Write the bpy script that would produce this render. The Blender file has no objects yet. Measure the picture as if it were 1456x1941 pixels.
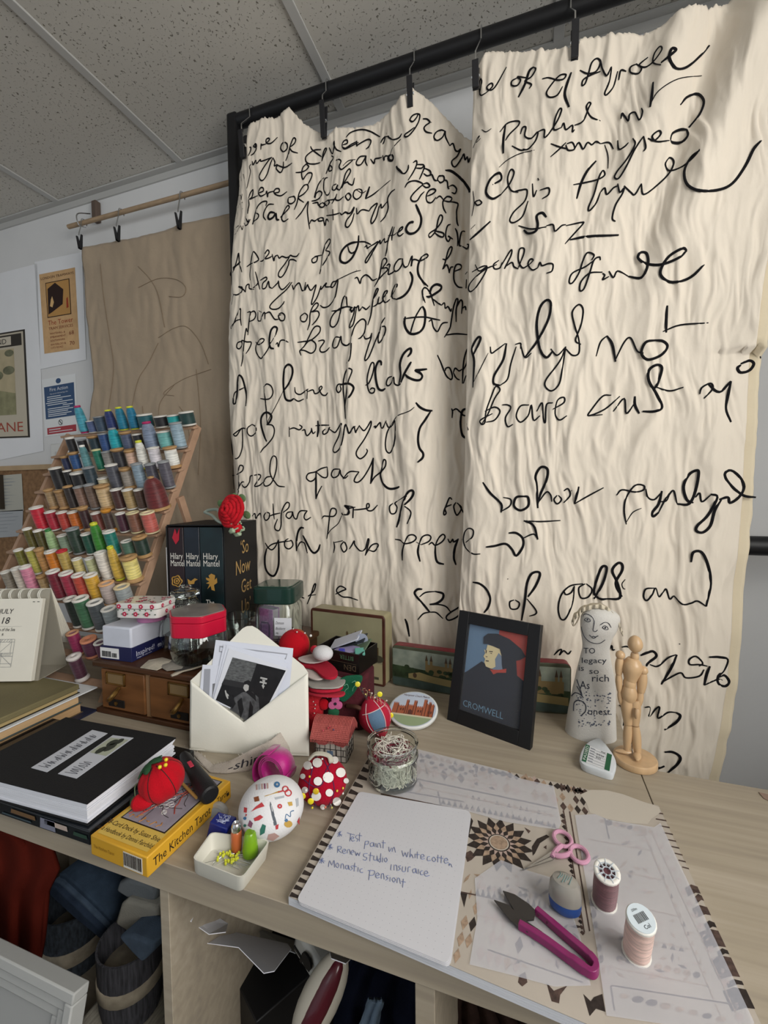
import bpy, bmesh, math, random
from mathutils import Vector, Matrix, noise
random.seed(7)
PI = math.pi
SC = bpy.context.scene
COL = SC.collection
V = Vector
D = 0.77                       # desk top height
CEIL = 2.373
WALLY = 1.25
# ---------------------------------------------------------------- camera
CAMZ = 1.236
FPX = 811.769
YAW, PIT, ROL = -0.324183684, -0.0489926891, -0.010231849
_f0 = V((math.sin(YAW), math.cos(YAW), 0)); _r0 = V((math.cos(YAW), -math.sin(YAW), 0)); _u0 = V((0, 0, 1))
FW = _f0*math.cos(PIT)+_u0*math.sin(PIT); _u1 = _u0*math.cos(PIT)-_f0*math.sin(PIT)
RT = _r0*math.cos(ROL)+_u1*math.sin(ROL); UP = _u1*math.cos(ROL)-_r0*math.sin(ROL)
CP = V((0, 0, CAMZ))
cam = bpy.data.cameras.new('camera'); co = bpy.data.objects.new('camera', cam); COL.objects.link(co)
cam.sensor_fit = 'HORIZONTAL'; cam.sensor_width = 36; cam.lens = 36*FPX/1456
cam.clip_start = 0.02; cam.clip_end = 30
co.matrix_world = Matrix(((RT.x, UP.x, -FW.x, 0), (RT.y, UP.y, -FW.y, 0), (RT.z, UP.z, -FW.z, CAMZ), (0, 0, 0, 1)))
SC.camera = co
SC.view_settings.view_transform = 'Standard'; SC.view_settings.look = 'None'
SC.view_settings.gamma = 1; SC.view_settings.use_curve_mapping = False
SC.view_settings.exposure = 0.08
# ---------------------------------------------------------------- light
w = bpy.data.worlds.new('room_daylight'); SC.world = w; w.use_nodes = True
w.node_tree.nodes['Background'].inputs[0].default_value = (0.80, 0.90, 1.0, 1)
w.node_tree.nodes['Background'].inputs[1].default_value = 0.58
def area(name, loc, target, sx, sy, power, col):
    l = bpy.data.lights.new(name, 'AREA'); l.shape = 'RECTANGLE'; l.size = sx; l.size_y = sy; l.energy = power; l.color = col
    o = bpy.data.objects.new(name, l); COL.objects.link(o); o.location = loc
    o.rotation_euler = (V(target)-V(loc)).to_track_quat('-Z', 'Y').to_euler()
    return o
area('window_daylight', (1.32, -0.22, 1.78), (0.0, 0.0, 1.60), 1.7, 1.3, 64, (1.0, 0.97, 0.92))
area('rear_fill_light', (-1.0, -2.2, 2.0), (-0.3, 0.8, 1.3), 1.6, 0.8, 4, (0.92, 0.96, 1.0))  # added soft fill lamp behind the camera, no window modelled here
# ---------------------------------------------------------------- helpers
def ray(u, v): return RT*((u-728)/FPX)+UP*((970.5-v)/FPX)+FW
def G(u, v, h=0.0):
    d = ray(u, v); return CP+d*((D+h-CAMZ)/d.z)
def AY(u, v, y):
    d = ray(u, v); return CP+d*(y/d.y)
def AX(u, v, x):
    d = ray(u, v); return CP+d*(x/d.x)
def DEP(p): return (V(p)-CP).dot(FW)
def pxw(px, p): return px*DEP(p)/FPX
def lin(c): return c/12.92 if c <= 0.04045 else ((c+0.055)/1.055)**2.4
def RGB(h):
    if isinstance(h, str): h = [int(h[i:i+2], 16) for i in (0, 2, 4)]
    return tuple(lin(c/255) for c in h)
_mats = {}
def mat(name, col, rough=0.6, metal=0.0, var=None, bump=None, spec=0.4, sheen=0.0, trans=0.0, ior=1.45, coat=0.0, alpha=1.0, stretch=None, col2=None):
    """procedural material: var=(scale, amount) colour mottling, bump=(scale, strength)"""
    key = name
    if key in _mats: return _mats[key]
    m = bpy.data.materials.new(name); m.use_nodes = True; nt = m.node_tree
    b = nt.nodes['Principled BSDF']; c = RGB(col)
    b.inputs['Base Color'].default_value = (*c, 1); b.inputs['Roughness'].default_value = rough
    b.inputs['Metallic'].default_value = metal; b.inputs['Specular IOR Level'].default_value = spec
    b.inputs['Sheen Weight'].default_value = sheen; b.inputs['Transmission Weight'].default_value = trans
    b.inputs['IOR'].default_value = ior; b.inputs['Coat Weight'].default_value = coat; b.inputs['Alpha'].default_value = alpha
    tc = None
    if var or bump:
        tc = nt.nodes.new('ShaderNodeTexCoord'); mp = nt.nodes.new('ShaderNodeMapping')
        nt.links.new(tc.outputs['Object'], mp.inputs[0])
        if stretch: mp.inputs['Scale'].default_value = stretch
    if var:
        n = nt.nodes.new('ShaderNodeTexNoise'); n.inputs['Scale'].default_value = var[0]; n.inputs['Detail'].default_value = 5
        nt.links.new(mp.outputs[0], n.inputs['Vector'])
        r = nt.nodes.new('ShaderNodeValToRGB'); a = var[1]
        c2 = RGB(col2) if col2 else tuple(min(1, x*(1+a)) for x in c)
        r.color_ramp.elements[0].position = 0.3; r.color_ramp.elements[1].position = 0.7
        r.color_ramp.elements[0].color = (*[x*(1-a) for x in c], 1); r.color_ramp.elements[1].color = (*c2, 1)
        nt.links.new(n.outputs['Fac'], r.inputs[0]); nt.links.new(r.outputs[0], b.inputs['Base Color'])
    if bump:
        n = nt.nodes.new('ShaderNodeTexNoise'); n.inputs['Scale'].default_value = bump[0]; n.inputs['Detail'].default_value = 4
        nt.links.new(mp.outputs[0], n.inputs['Vector'])
        bp = nt.nodes.new('ShaderNodeBump'); bp.inputs['Strength'].default_value = bump[1]; bp.inputs['Distance'].default_value = 0.002
        nt.links.new(n.outputs['Fac'], bp.inputs['Height']); nt.links.new(bp.outputs[0], b.inputs['Normal'])
    _mats[key] = m
    return m
def P(col, rough=0.6, **k):
    """plain coloured material by hex"""
    return mat('tint_%s_%d%s' % (col, int(rough*100), ''.join(sorted(str(k[x])[:6] for x in k))), col, rough, **k)
def glassmat(name='clear_glass', col='f4faf7', rough=0.03):
    return mat(name, col, rough, trans=1.0, ior=1.47, spec=0.5)
def fabric(name, col, sc=900, st=0.25, var=(14, .08)): return mat(name, col, 0.9, sheen=0.25, spec=0.15, bump=(sc, st), var=var)

def frame(loc, rz=0.0, rx=0.0, ry=0.0, s=1.0):
    return Matrix.Translation(V(loc)) @ Matrix.Rotation(rz, 4, 'Z') @ Matrix.Rotation(rx, 4, 'X') @ Matrix.Rotation(ry, 4, 'Y') @ Matrix.Scale(s, 4)
def axes(o, x, y):
    """matrix with local x,y axes given (orthonormalised)"""
    x = V(x).normalized(); y = V(y); y = (y-x*y.dot(x)).normalized(); z = x.cross(y)
    return Matrix(((x.x, y.x, z.x, o[0]), (x.y, y.y, z.y, o[1]), (x.z, y.z, z.z, o[2]), (0, 0, 0, 1)))
def smooth(pts, n=4, closed=False):
    """Catmull-Rom through points"""
    pts = [V(p) for p in pts]; m = len(pts)
    if m < 3: return pts
    out = []
    rng = range(m if closed else m-1)
    for i in rng:
        p0 = pts[(i-1) % m] if (closed or i > 0) else pts[0]*2-pts[1]
        p1 = pts[i]; p2 = pts[(i+1) % m]
        p3 = pts[(i+2) % m] if (closed or i+2 < m) else pts[-1]*2-pts[-2]
        for k in range(n):
            t = k/n
            out.append(0.5*((2*p1)+(p2-p0)*t+(2*p0-5*p1+4*p2-p3)*t*t+(3*p1-p0-3*p2+p3)*t**3))
    if not closed: out.append(pts[-1])
    return out
_txt = {}
def textgeo(body):
    if body not in _txt:
        cu = bpy.data.curves.new('lettering', 'FONT'); cu.body = body; cu.size = 1.0; cu.resolution_u = 2
        ob = bpy.data.objects.new('lettering', cu); me = ob.to_mesh()
        vs = [(v.co.x, v.co.y) for v in me.vertices]; fs = [tuple(p.vertices) for p in me.polygons]
        ob.to_mesh_clear(); bpy.data.objects.remove(ob); bpy.data.curves.remove(cu)
        _txt[body] = (vs, fs)
    return _txt[body]
class MB:
    def __init__(s): s.v = []; s.f = []; s.m = []
    def add(s, vs, fs, mi=0, M=None):
        b = len(s.v)
        s.v += [(M @ V(v)) if M is not None else V(v) for v in vs]
        s.f += [tuple(i+b for i in f) for f in fs]; s.m += [mi]*len(fs)
        return s
    def box(s, x0, x1, y0, y1, z0, z1, mi=0, M=None):
        vs = [(x0, y0, z0), (x1, y0, z0), (x1, y1, z0), (x0, y1, z0), (x0, y0, z1), (x1, y0, z1), (x1, y1, z1), (x0, y1, z1)]
        return s.add(vs, [(3, 2, 1, 0), (4, 5, 6, 7), (0, 1, 5, 4), (1, 2, 6, 5), (2, 3, 7, 6), (3, 0, 4, 7)], mi, M)
    def lathe(s, prof, n=24, mi=0, M=None, sx=1, sy=1, bend=None):
        vs = []; fs = []
        for r, z in prof:
            for k in range(n):
                a = 2*PI*k/n; p = V((r*math.cos(a)*sx, r*math.sin(a)*sy, z))
                vs.append(bend(p) if bend else p)
        for j in range(len(prof)-1):
            for k in range(n): fs.append((j*n+k, j*n+(k+1) % n, (j+1)*n+(k+1) % n, (j+1)*n+k))
        if prof[0][0] > 1e-6: fs.append(tuple(range(n-1, -1, -1)))
        if prof[-1][0] > 1e-6: fs.append(tuple((len(prof)-1)*n+k for k in range(n)))
        return s.add(vs, fs, mi, M)
    def ell(s, c, rx, ry, rz, mi=0, M=None, n=20, fn=None):
        k = n//2; vs = []; fs = []
        for j in range(k+1):
            t = -PI/2+PI*j/k
            for i in range(n):
                a = 2*PI*i/n; q = V((math.cos(t)*math.cos(a), math.cos(t)*math.sin(a), math.sin(t)))
                f = fn(q) if fn else 1.0
                vs.append((c[0]+rx*q.x*f, c[1]+ry*q.y*f, c[2]+rz*q.z*f))
        for j in range(k):
            for i in range(n): fs.append((j*n+i, j*n+(i+1) % n, (j+1)*n+(i+1) % n, (j+1)*n+i))
        return s.add(vs, fs, mi, M)
    def tube(s, pts, r, n=8, mi=0, M=None, closed=False, flat=1.0, nrm=None):
        pts = [V(p) for p in pts]; m = len(pts); rr = r if hasattr(r, '__len__') else [r]*m
        vs = []; fs = []; prev = None
        for i, p in enumerate(pts):
            if closed: t = pts[(i+1) % m]-pts[i-1]
            else: t = pts[min(i+1, m-1)]-pts[max(i-1, 0)]
            if t.length < 1e-9: t = V((0, 0, 1))
            t.normalize()
            ref = V(nrm) if nrm else (prev if prev is not None else (V((0, 0, 1)) if abs(t.z) < .9 else V((1, 0, 0))))
            a = t.cross(ref)
            if a.length < 1e-6: a = t.cross(V((0.3, .5, .8)))
            a.normalize(); b = a.cross(t); prev = b
            for k in range(n):
                q = 2*PI*k/n; vs.append(p+a*(rr[i]*math.cos(q))+b*(rr[i]*flat*math.sin(q)))
        for i in range(m if closed else m-1):
            j = (i+1) % m
            for k in range(n): fs.append((i*n+k, i*n+(k+1) % n, j*n+(k+1) % n, j*n+k))
        if not closed: fs += [tuple(range(n-1, -1, -1)), tuple((m-1)*n+k for k in range(n))]
        return s.add(vs, fs, mi, M)
    def prism(s, poly, z0, z1, mi=0, M=None):
        n = len(poly); vs = [(p[0], p[1], z0) for p in poly]+[(p[0], p[1], z1) for p in poly]
        fs = [tuple(range(n-1, -1, -1)), tuple(range(n, 2*n))]+[(i, (i+1) % n, n+(i+1) % n, n+i) for i in range(n)]
        return s.add(vs, fs, mi, M)
    def hull(s, lo, hi, mi=0):
        """prism between two matching 3-D rings"""
        n = len(lo); vs = [V(p) for p in lo]+[V(p) for p in hi]
        return s.add(vs, [tuple(range(n-1, -1, -1)), tuple(range(n, 2*n))]+[(i, (i+1) % n, n+(i+1) % n, n+i) for i in range(n)], mi)
    def poly(s, pts, mi=0, M=None): return s.add(pts, [tuple(range(len(pts)))], mi, M)
    def grid(s, fn, nu, nv, mi=0, M=None):
        vs = [fn(i/nu, j/nv) for j in range(nv+1) for i in range(nu+1)]
        fs = [(j*(nu+1)+i, j*(nu+1)+i+1, (j+1)*(nu+1)+i+1, (j+1)*(nu+1)+i) for j in range(nv) for i in range(nu)]
        return s.add(vs, fs, mi, M)
    def text(s, body, h, mi=0, M=None, x=0, y=0, align='l', shear=0, sx=1.0, fn=None, z=0.0):
        vs, fs = textgeo(body); k = h/0.73
        if not vs: return s
        wd = max(v[0] for v in vs)*k*sx; ox = {'l': 0, 'c': -wd/2, 'r': -wd}[align]
        out = [(x+ox+v[0]*k*sx+v[1]*k*shear, y+v[1]*k, z) for v in vs]
        if fn: out = [fn(p) for p in out]
        return s.add(out, fs, mi, M)
    def build(s, name, mats, parent=None, ang=35, bevel=None, seg=2, solid=None, sub=None, raw=False):
        me = bpy.data.meshes.new(name)
        vs = [V(v) for v in s.v]
        o = bpy.data.objects.new(name, me)
        if parent is not None:
            mw = WM[parent.name]; iv = mw.inverted(); vs2 = [iv @ v for v in vs]
            o.parent = parent; WM[o.name] = mw.copy()
        elif not raw:
            lo = V([min(v[i] for v in vs) for i in range(3)]); hi = V([max(v[i] for v in vs) for i in range(3)])
            c = V(((lo.x+hi.x)/2, (lo.y+hi.y)/2, lo.z)); vs2 = [v-c for v in vs]; o.location = c
            WM[o.name] = Matrix.Translation(c)
        else: vs2 = vs; WM[o.name] = Matrix.Identity(4)
        me.from_pydata([tuple(v) for v in vs2], [], s.f)
        if not isinstance(mats, (list, tuple)): mats = [mats]
        for m in mats: me.materials.append(m)
        me.polygons.foreach_set('material_index', s.m)
        me.polygons.foreach_set('use_smooth', [True]*len(s.f))
        me.update()
        me.set_sharp_from_angle(angle=math.radians(ang))
        COL.objects.link(o)
        if bevel:
            md = o.modifiers.new('b', 'BEVEL'); md.width = bevel; md.segments = seg; md.limit_method = 'ANGLE'; md.angle_limit = math.radians(40)
        if solid:
            md = o.modifiers.new('t', 'SOLIDIFY'); md.thickness = solid; md.offset = 0
        if sub:
            md = o.modifiers.new('s', 'SUBSURF'); md.levels = sub; md.render_levels = sub
        return o
WM = {}
def tag(o, label, cat, group=None, kind=None):
    o['label'] = label; o['category'] = cat
    if group: o['group'] = group
    if kind: o['kind'] = kind
    return o
def thing(name, label, cat, loc=(0, 0, 0), rz=0.0, group=None):
    o = bpy.data.objects.new(name, None); COL.objects.link(o); o.location = loc; o.rotation_euler = (0, 0, rz)
    o.empty_display_size = 0.02
    WM[o.name] = frame(loc, rz)
    return tag(o, label, cat, group)
def struct(o): o['kind'] = 'structure'; return o
def rect_ring(w, d, r, n=4):
    """rounded rectangle outline centred on 0"""
    out = []
    for cx, cy, a0 in ((w/2-r, d/2-r, 0), (-w/2+r, d/2-r, PI/2), (-w/2+r, -d/2+r, PI), (w/2-r, -d/2+r, 1.5*PI)):
        for k in range(n+1):
            a = a0+PI/2*k/n; out.append((cx+r*math.cos(a), cy+r*math.sin(a)))
    return out
def rprism(mb, w, d, r, z0, z1, mi=0, M=None, n=5): return mb.prism(rect_ring(w, d, r, n), z0, z1, mi, M)
def quadmap(p00, p10, p11, p01):
    """bilinear map of unit square to four 3-D corners"""
    a, b, c, d = map(V, (p00, p10, p11, p01))
    return lambda x, y, o=0.0: a*(1-x)*(1-y)+b*x*(1-y)+c*x*y+d*(1-x)*y + (b-a).cross(d-a).normalized()*o
# ================================================================ THE ROOM
def add_pits(m, scale, thr, col):
    nt = m.node_tree; b = nt.nodes['Principled BSDF']
    tc = nt.nodes.new('ShaderNodeTexCoord'); mp = nt.nodes.new('ShaderNodeMapping'); mp.inputs['Scale'].default_value = (1, 1.0, 1)
    mp.inputs['Rotation'].default_value = (0, 0, 0.5)
    n = nt.nodes.new('ShaderNodeTexNoise'); n.inputs['Scale'].default_value = scale; n.inputs['Detail'].default_value = 2.5
    n.inputs['Distortion'].default_value = 0.6
    r = nt.nodes.new('ShaderNodeValToRGB'); r.color_ramp.elements[0].position = thr; r.color_ramp.elements[1].position = thr+0.05
    base = tuple(b.inputs['Base Color'].default_value)
    r.color_ramp.elements[0].color = (*RGB(col), 1); r.color_ramp.elements[1].color = base
    nt.links.new(tc.outputs['Object'], mp.inputs[0]); nt.links.new(mp.outputs[0], n.inputs['Vector'])
    nt.links.new(n.outputs['Fac'], r.inputs[0]); nt.links.new(r.outputs[0], b.inputs['Base Color'])
    bp = nt.nodes.new('ShaderNodeBump'); bp.inputs['Strength'].default_value = 0.7; bp.inputs['Distance'].default_value = 0.002
    nt.links.new(r.outputs[0], bp.inputs['Height']); nt.links.new(bp.outputs[0], b.inputs['Normal'])
M_ceil = mat('mineral_fibre_tile', 'c4c1ba', 0.95); add_pits(M_ceil, 150, 0.33, '77736a')
M_bar = mat('ceiling_grid_metal', 'b6b6b4', 0.55)
M_wall = mat('matt_white_wall_paint', 'd6d7d8', 0.9, var=(3, .03), bump=(220, .08))
M_floor = mat('grey_carpet', '5c5a57', 0.98, var=(60, .2), bump=(300, .5))
X0, X1, Y0 = -2.6, 0.97, -1.6
struct(MB().box(X0, X1, Y0, WALLY+.05, CEIL, CEIL+.05).build('ceiling', M_ceil))
struct(MB().box(X0-.05, X1+.05, WALLY, WALLY+.08, 0, CEIL).build('wall_back', M_wall))
struct(MB().box(X0-.06, X0, Y0, WALLY, 0, CEIL).build('wall_left', M_wall))
struct(MB().box(X0, X1, Y0-1.5, WALLY, -.05, 0).build('floor', M_floor))
# wall_right with a window opening (outside the frame, brought close so its sill and pier dim the low right; the daylight comes through it)
wr = MB(); wy0, wy1, wz0, wz1 = -.95, .42, 1.10, 2.28
wr.box(X1, X1+.08, Y0, wy0, 0, CEIL).box(X1, X1+.08, wy1, WALLY, 0, CEIL).box(X1, X1+.08, wy0, wy1, 0, wz0).box(X1, X1+.08, wy0, wy1, wz1, CEIL)
struct(wr.build('wall_right', M_wall))
struct(MB().box(-.5, X1+.08, Y0-.08, Y0, 0, CEIL).build('wall_front_light_block', M_wall))  # unseen part wall, added so ambient light enters only from the left front
wf = MB()
for a in (wy0, (wy0+wy1)/2-.02, wy1-.04): wf.box(X1+.02, X1+.06, a, a+.04, wz0, wz1)
for z in (wz0, wz1-.04): wf.box(X1+.02, X1+.06, wy0, wy1, z, z+.04)
struct(wf.build('window_1', P('e8e8e6', .5)))
k = 1
for x in (-2.339, -1.737, -1.137, -.533, .067, .667):
    struct(MB().box(x-.0125, x+.0125, Y0, WALLY-.024, CEIL-.006, CEIL).build('trim_%d' % k, M_bar, bevel=.0015)); k += 1
struct(MB().box(X0, X1, WALLY-.026, WALLY, CEIL-.006, CEIL-.001).build('trim_%d' % k, M_bar)); k += 1
struct(MB().box(X0, X1, WALLY-.006, WALLY, CEIL-.028, CEIL-.006).build('trim_%d' % k, M_bar))
struct(MB().box(X0, X1, WALLY-.012, WALLY, 0, .09).build('baseboard_back', P('dcdcd8', .5)))

# ================================================================ GARMENT RACK AND THE LETTERED QUILT
M_black = mat('black_painted_steel', '1b1b1d', 0.45, spec=0.35)
M_chrome = mat('chrome_wire', 'd0d2d4', 0.22, metal=1.0)
M_clip = mat('black_plastic_clip', '232326', 0.4)
RY = 1.122; RZ = AY(454, 230, RY).z; RR = 0.0195
pxl = AY(434, 260, RY).x+.006
rack = thing('garment_rack', 'black steel garment rack with a long top rail under the ceiling', 'clothes rack', (pxl+.02, RY, 0))
MB().box(pxl, pxl+.034, RY-.02, RY+.02, 0.03, AY(445, 208, RY-.02).z).build('post', M_black, rack, bevel=.006)
MB().box(.88, .92, RY-.02, RY+.02, 0.03, RZ+.04).build('post', M_black, rack, bevel=.006)
MB().tube([(pxl+.03, RY, RZ), (0.2, RY, RZ), (.89, RY, RZ)], RR, 20).build('top_rail', M_black, rack)
zb = AY(1450, 1032, RY+.03).z
MB().tube([(pxl+.03, RY, zb), (0.2, RY, zb), (.89, RY, zb)], .021, 16).build('lower_rail', M_black, rack)
for x in (pxl+.02, .90): MB().box(x-.02, x+.02, RY-.13, RY+.13, 0, .03).build('foot', M_black, rack, bevel=.005)

def polyl(tab):
    def f(t):
        if t <= tab[0][0]: return tab[0][1]
        for (a, b), (c, d) in zip(tab, tab[1:]):
            if t <= c: return b+(d-b)*(t-a)/(c-a)
        return tab[-1][1]
    return f
YL, YR = 1.085, 1.005
def edge(pts, y): # z -> x polyline from pixels at depth y
    q = sorted([(AY(u, v, y).z, AY(u, v, y).x) for u, v in pts]); return polyl(q)
XLl = edge([(455, 250), (447, 290), (441, 330), (431, 420), (425, 520), (421, 640), (420, 730), (424, 800), (430, 900), (433, 960), (436, 1200), (436, 1500)], YL)
XF = edge([(899, 100), (897, 170), (890, 400), (887, 560), (884, 700), (880, 900), (877, 1000), (872, 1100), (868, 1170), (862, 1500)], YR)
XRr = edge([(1500, -160), (1478, 300), (1441, 560), (1428, 700), (1421, 860), (1412, 1000), (1400, 1100), (1386, 1300), (1374, 1367), (1368, 1398), (1362, 1439), (1352, 1482), (1340, 1560)], YR)
ZTL = polyl([(AY(u, v, YL).x, AY(u, v, YL).z) for u, v in [(452, 252), (463, 247), (482, 238), (505, 233), (524, 220), (531, 213), (540, 222), (560, 237), (600, 253), (614, 260), (630, 248), (660, 246), (700, 238), (735, 222), (765, 200), (780, 188), (800, 194), (830, 214), (860, 235), (885, 252), (910, 262), (960, 240)]])
ZTR = polyl([(AY(u, v, YR).x, AY(u, v, YR).z) for u, v in [(890, 150), (899, 138), (908, 116), (920, 100), (950, 98), (1000, 99), (1050, 97), (1080, 99), (1092, 84), (1108, 75), (1160, 68), (1250, 54), (1340, 20), (1400, -18), (1500, -70), (1600, -120)]])
ZB = AY(1350, 1500, YR).z - .05
gx = lambda u, y, v=600: AY(u, v, y).x
def gs(x, c, wd): return math.exp(-((x-c)/wd)**2)
cl = {u: gx(u, YL, 260) for u in (470, 500, 545, 605, 660, 700, 775, 815, 850, 890)}
def nz(x, z, a, b, s=0.0): return noise.noise(V((x*a+s, z*b, s*1.7)))
def creases(x, z, s):
    xx = x+.030*nz(x, z, 6, 5, s+5)+.010*nz(x, z, 20, 14, s+8); zz = z+.02*nz(x, z, 12, 9, s+3)
    a = 1-abs(nz(xx, zz, 23, 4.2, s))*2.4; b = 1-abs(nz(xx, zz, 41, 9, s+11))*2.4; c = 1-abs(nz(xx, zz, 75, 20, s+17))*2.2
    return -.0052*max(0, a)**1.6-.0034*max(0, b)**1.6-.0014*max(0, c)+.0022*nz(x, z, 34, 15, s+2)
def YsL(x, z):
    a = 0.55+0.45*max(0, min(1, (z-1.3)/1.0))
    y = YL - a*(.012*gs(x, cl[500], .045)-.016*gs(x, cl[605], .040)+.006*gs(x, cl[660], .04)-.009*gs(x, cl[700], .05)+.024*gs(x, cl[775], .045)) + .030*gs(x, cl[890], .055)
    e = max(x-XLl(z), 0)
    if e < .05: y += .9*(0.05-e)**2/.05
    y += .005*nz(x, z, 17, 2.5)+creases(x, z, 4)
    return y
def YsR(x, z):
    y = YR + .010*nz(x, z, 9, 1.2, 3)+.006*nz(x, z, 16, 3, 7)+.85*creases(x, z, 2)
    d = x-.33*z    # the long slanting folds at the top near the frame edge
    top = max(0, min(1, (z-1.55)/.5))
    y -= top*(.036*gs(d, .335-.33*1.9, .032)-.024*gs(d, .272-.33*1.9, .026)+.020*gs(d, .20-.33*1.9, .03)-.010*gs(d, .13-.33*1.9, .03))
    e = max(x-XF(z), 0)
    if e < .05: y += .35*(0.05-e)**2/.05
    xr = XRr(z)-x
    if xr < .10 and z < 1.5: y += .25*(.10-max(xr, 0))**2/.10
    return y
def quilt_panel(ys, xa, xb, zt, nu, nv, back=0.0):
    mb = MB(); cols = []
    def fn(s, t):
        xt = xa(2.1)+(xb(2.1)-xa(2.1))*s
        z = zt(xt)+(ZB-zt(xt))*t
        x = xa(z)+(xb(z)-xa(z))*s
        if t < .004: z += .004*noise.noise(V((x*160, 0, 3)))+.002*noise.noise(V((x*420, 0, 3)))
        return (x, ys(x, z)+back, z)
    mb.grid(fn, nu, nv); return mb
M_quilt = mat('unbleached_calico', 'dfd5c6', 0.92, sheen=0.1, spec=0.1, var=(5, .05), bump=(46, .8), stretch=(1, 1, .45))
quilt = thing('hanging_quilt', 'cream calico quilt covered in black embroidered handwriting, hanging from the black rack', 'quilt', (-.15, 1.06, ZB))
mb = quilt_panel(YsL, XLl, lambda z: XF(z)+.07, ZTL, 300, 260)
mb.build('quilt_top', M_quilt, quilt, ang=180, solid=.004)
mb = quilt_panel(YsR, XF, XRr, ZTR, 320, 280)
mb.build('quilt_top', M_quilt, quilt, ang=180, solid=.004)
# the turn of the pleat joining the two panels
def turn(s, t):
    zt = min(ZTL(XF(2.1)+.07), ZTR(XF(2.1))); z = zt+(ZB-zt)*t; x = XF(z)
    a = V((x, YsR(x, z)+.003, 0)); b = V((x+.06, YR+.035, 0)); c = V((x+.07, YsL(x+.07, z)+.002, 0))
    p = a*(1-s)**2+b*2*s*(1-s)+c*s*s
    return (p.x, p.y, z)
MB().grid(turn, 10, 60).build('pleat', M_quilt, quilt, ang=180)
M_back = mat('quilt_backing_cloth', 'd9ccb2', 0.95, spec=0.1, bump=(40, .5))
def XR2(z): return XRr(z)+.022+.003*noise.noise(V((z*30, 1, 1)))
mb = quilt_panel(lambda x, z: min(YsR(min(x, XRr(z)), z), 1.06), lambda z: XRr(z)-.05, XR2, ZTR, 12, 150, back=.009)
mb.build('backing', M_back, quilt, ang=180, solid=.003)

# ---- embroidered handwriting: strokes (tile origin x, y, zoom), k thick, t thin
TILES = []
def T(ox, oy, s, *strokes): TILES.append((ox, oy, s, strokes))
T(430, 230, 5.824,
'250 285 265 290 260 330 235 380', '310 250 295 275 325 285 325 255 310 250 325 300 300 350 265 375', '375 310 380 250 385 260 430 250', '430 245 470 205 460 185 435 200 440 240 490 240 560 175',
'650 230 610 245 595 300 625 335 665 300 665 250 640 230', '650 435 680 360 700 270 735 185 760 200 745 245 690 290', '690 285 720 330 785 350',
'280 440 290 480 320 430 330 465 370 420 375 440 430 425 500 395', '500 395 470 420 400 520 360 600 375 650 410 640 450 570 480 470 510 400', '510 400 530 450 525 490 560 480 545 520 590 565 620 520 625 445', '545 475 600 500 650 505 720 460',
't270 470 250 500 260 560 230 700 215 750', 't130 660 150 620 165 600 160 660', 't180 580 195 640', '925 275 940 310 990 350 1045 390', '1040 310 960 320 880 380 870 430 900 465 970 470 1030 455',
'1050 440 1060 400 1100 310 1085 300 1065 350 1050 430', '1130 290 1165 355 1180 310 1190 220 1180 250 1210 310 1265 335', '1280 260 1330 240 1325 205 1290 220 1275 270 1300 305 1360 280 1456 230',
'890 480 880 470 840 510 825 580 840 640 870 600 900 570 935 570 940 600 920 650 895 695', '760 565 820 560 870 540 905 500 885 480',
'1155 380 1180 400 1150 450 1130 510 1130 550 1165 530 1150 490 1125 500', '1150 440 1120 520 1095 580', '1205 430 1235 420 1260 440 1240 500 1265 530 1310 500 1390 430',
't100 880 110 835 150 815 155 850 115 900 105 880', 't170 800 150 900 125 960', '240 850 260 790 290 755 280 830 250 860 340 820', '240 860 245 920 235 970 230 1020', '345 790 400 770 400 735 370 735 350 790 375 825 430 800',
'430 800 440 770 450 835 460 790 520 770', '520 790 575 780 575 745 540 745 520 780 545 810 600 820 665 775', '720 830 680 850 680 900 720 905 755 870 745 830 720 830', '745 975 775 900 800 790 850 710 890 700 895 745 850 800 790 845 850 895',
'1075 620 1020 680 985 770 965 840', '935 880 985 870 1030 840 1050 790 1020 770 985 800 975 850', '1115 620 1080 640 1070 740 1100 810 1130 800 1150 750', '1210 690 1175 710 1165 750 1195 755 1225 700 1215 740 1245 760',
'1245 760 1280 690 1310 580 1350 525 1365 555 1330 620 1290 690 1270 735', '1290 690 1330 670 1350 690 1390 700 1410 625', '945 905 1000 895 1010 920 1040 945', '1050 900 1025 920 1030 945 1065 945 1080 915 1055 895', '1080 890 1100 930 1130 900 1120 870 1085 890',
'1120 870 1190 860 1200 840 1160 910', '1215 800 1200 860 1240 870 1290 830', '1330 800 1310 830 1340 870 1370 830 1350 795 1325 800',
't175 890 130 930 115 990 120 1050 90 1110 60 1170 50 1150 80 1140', 't175 960 165 1020', '130 1150 90 1190 65 1220 90 1250 120 1210 150 1150', 't90 1240 70 1310 45 1365', 't150 1140 170 1195 180 1150', 't190 1120 210 1160', '205 1050 230 1110 245 1080', '260 1080 225 1140 200 1150',
'430 935 440 885 390 890 340 940 310 1030 290 1120 280 1135', '290 1110 340 1070 350 1030 320 1010', '520 915 460 920 415 990 405 1050 430 1090', 'k530 1010 480 1005 455 1050 470 1080 510 1060 540 1020 550 1080 580 1085', '590 1060 650 1000 690 950 670 930 630 1000 605 1070 630 1105 680 1075',
'760 1080 820 1010 870 930 900 885 890 980 900 1090 915 1190', '915 1130 935 1090 970 1100 1010 1070', '1040 1060 1010 1080 1015 1100 1055 1095 1065 1070 1035 1060', '1065 1075 1085 1150 1100 1080 1130 1110', '1170 970 1175 1090', '1100 1040 1180 1030 1250 1010', '1250 1010 1270 1030 1310 1000 1340 1020 1395 985')
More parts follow.
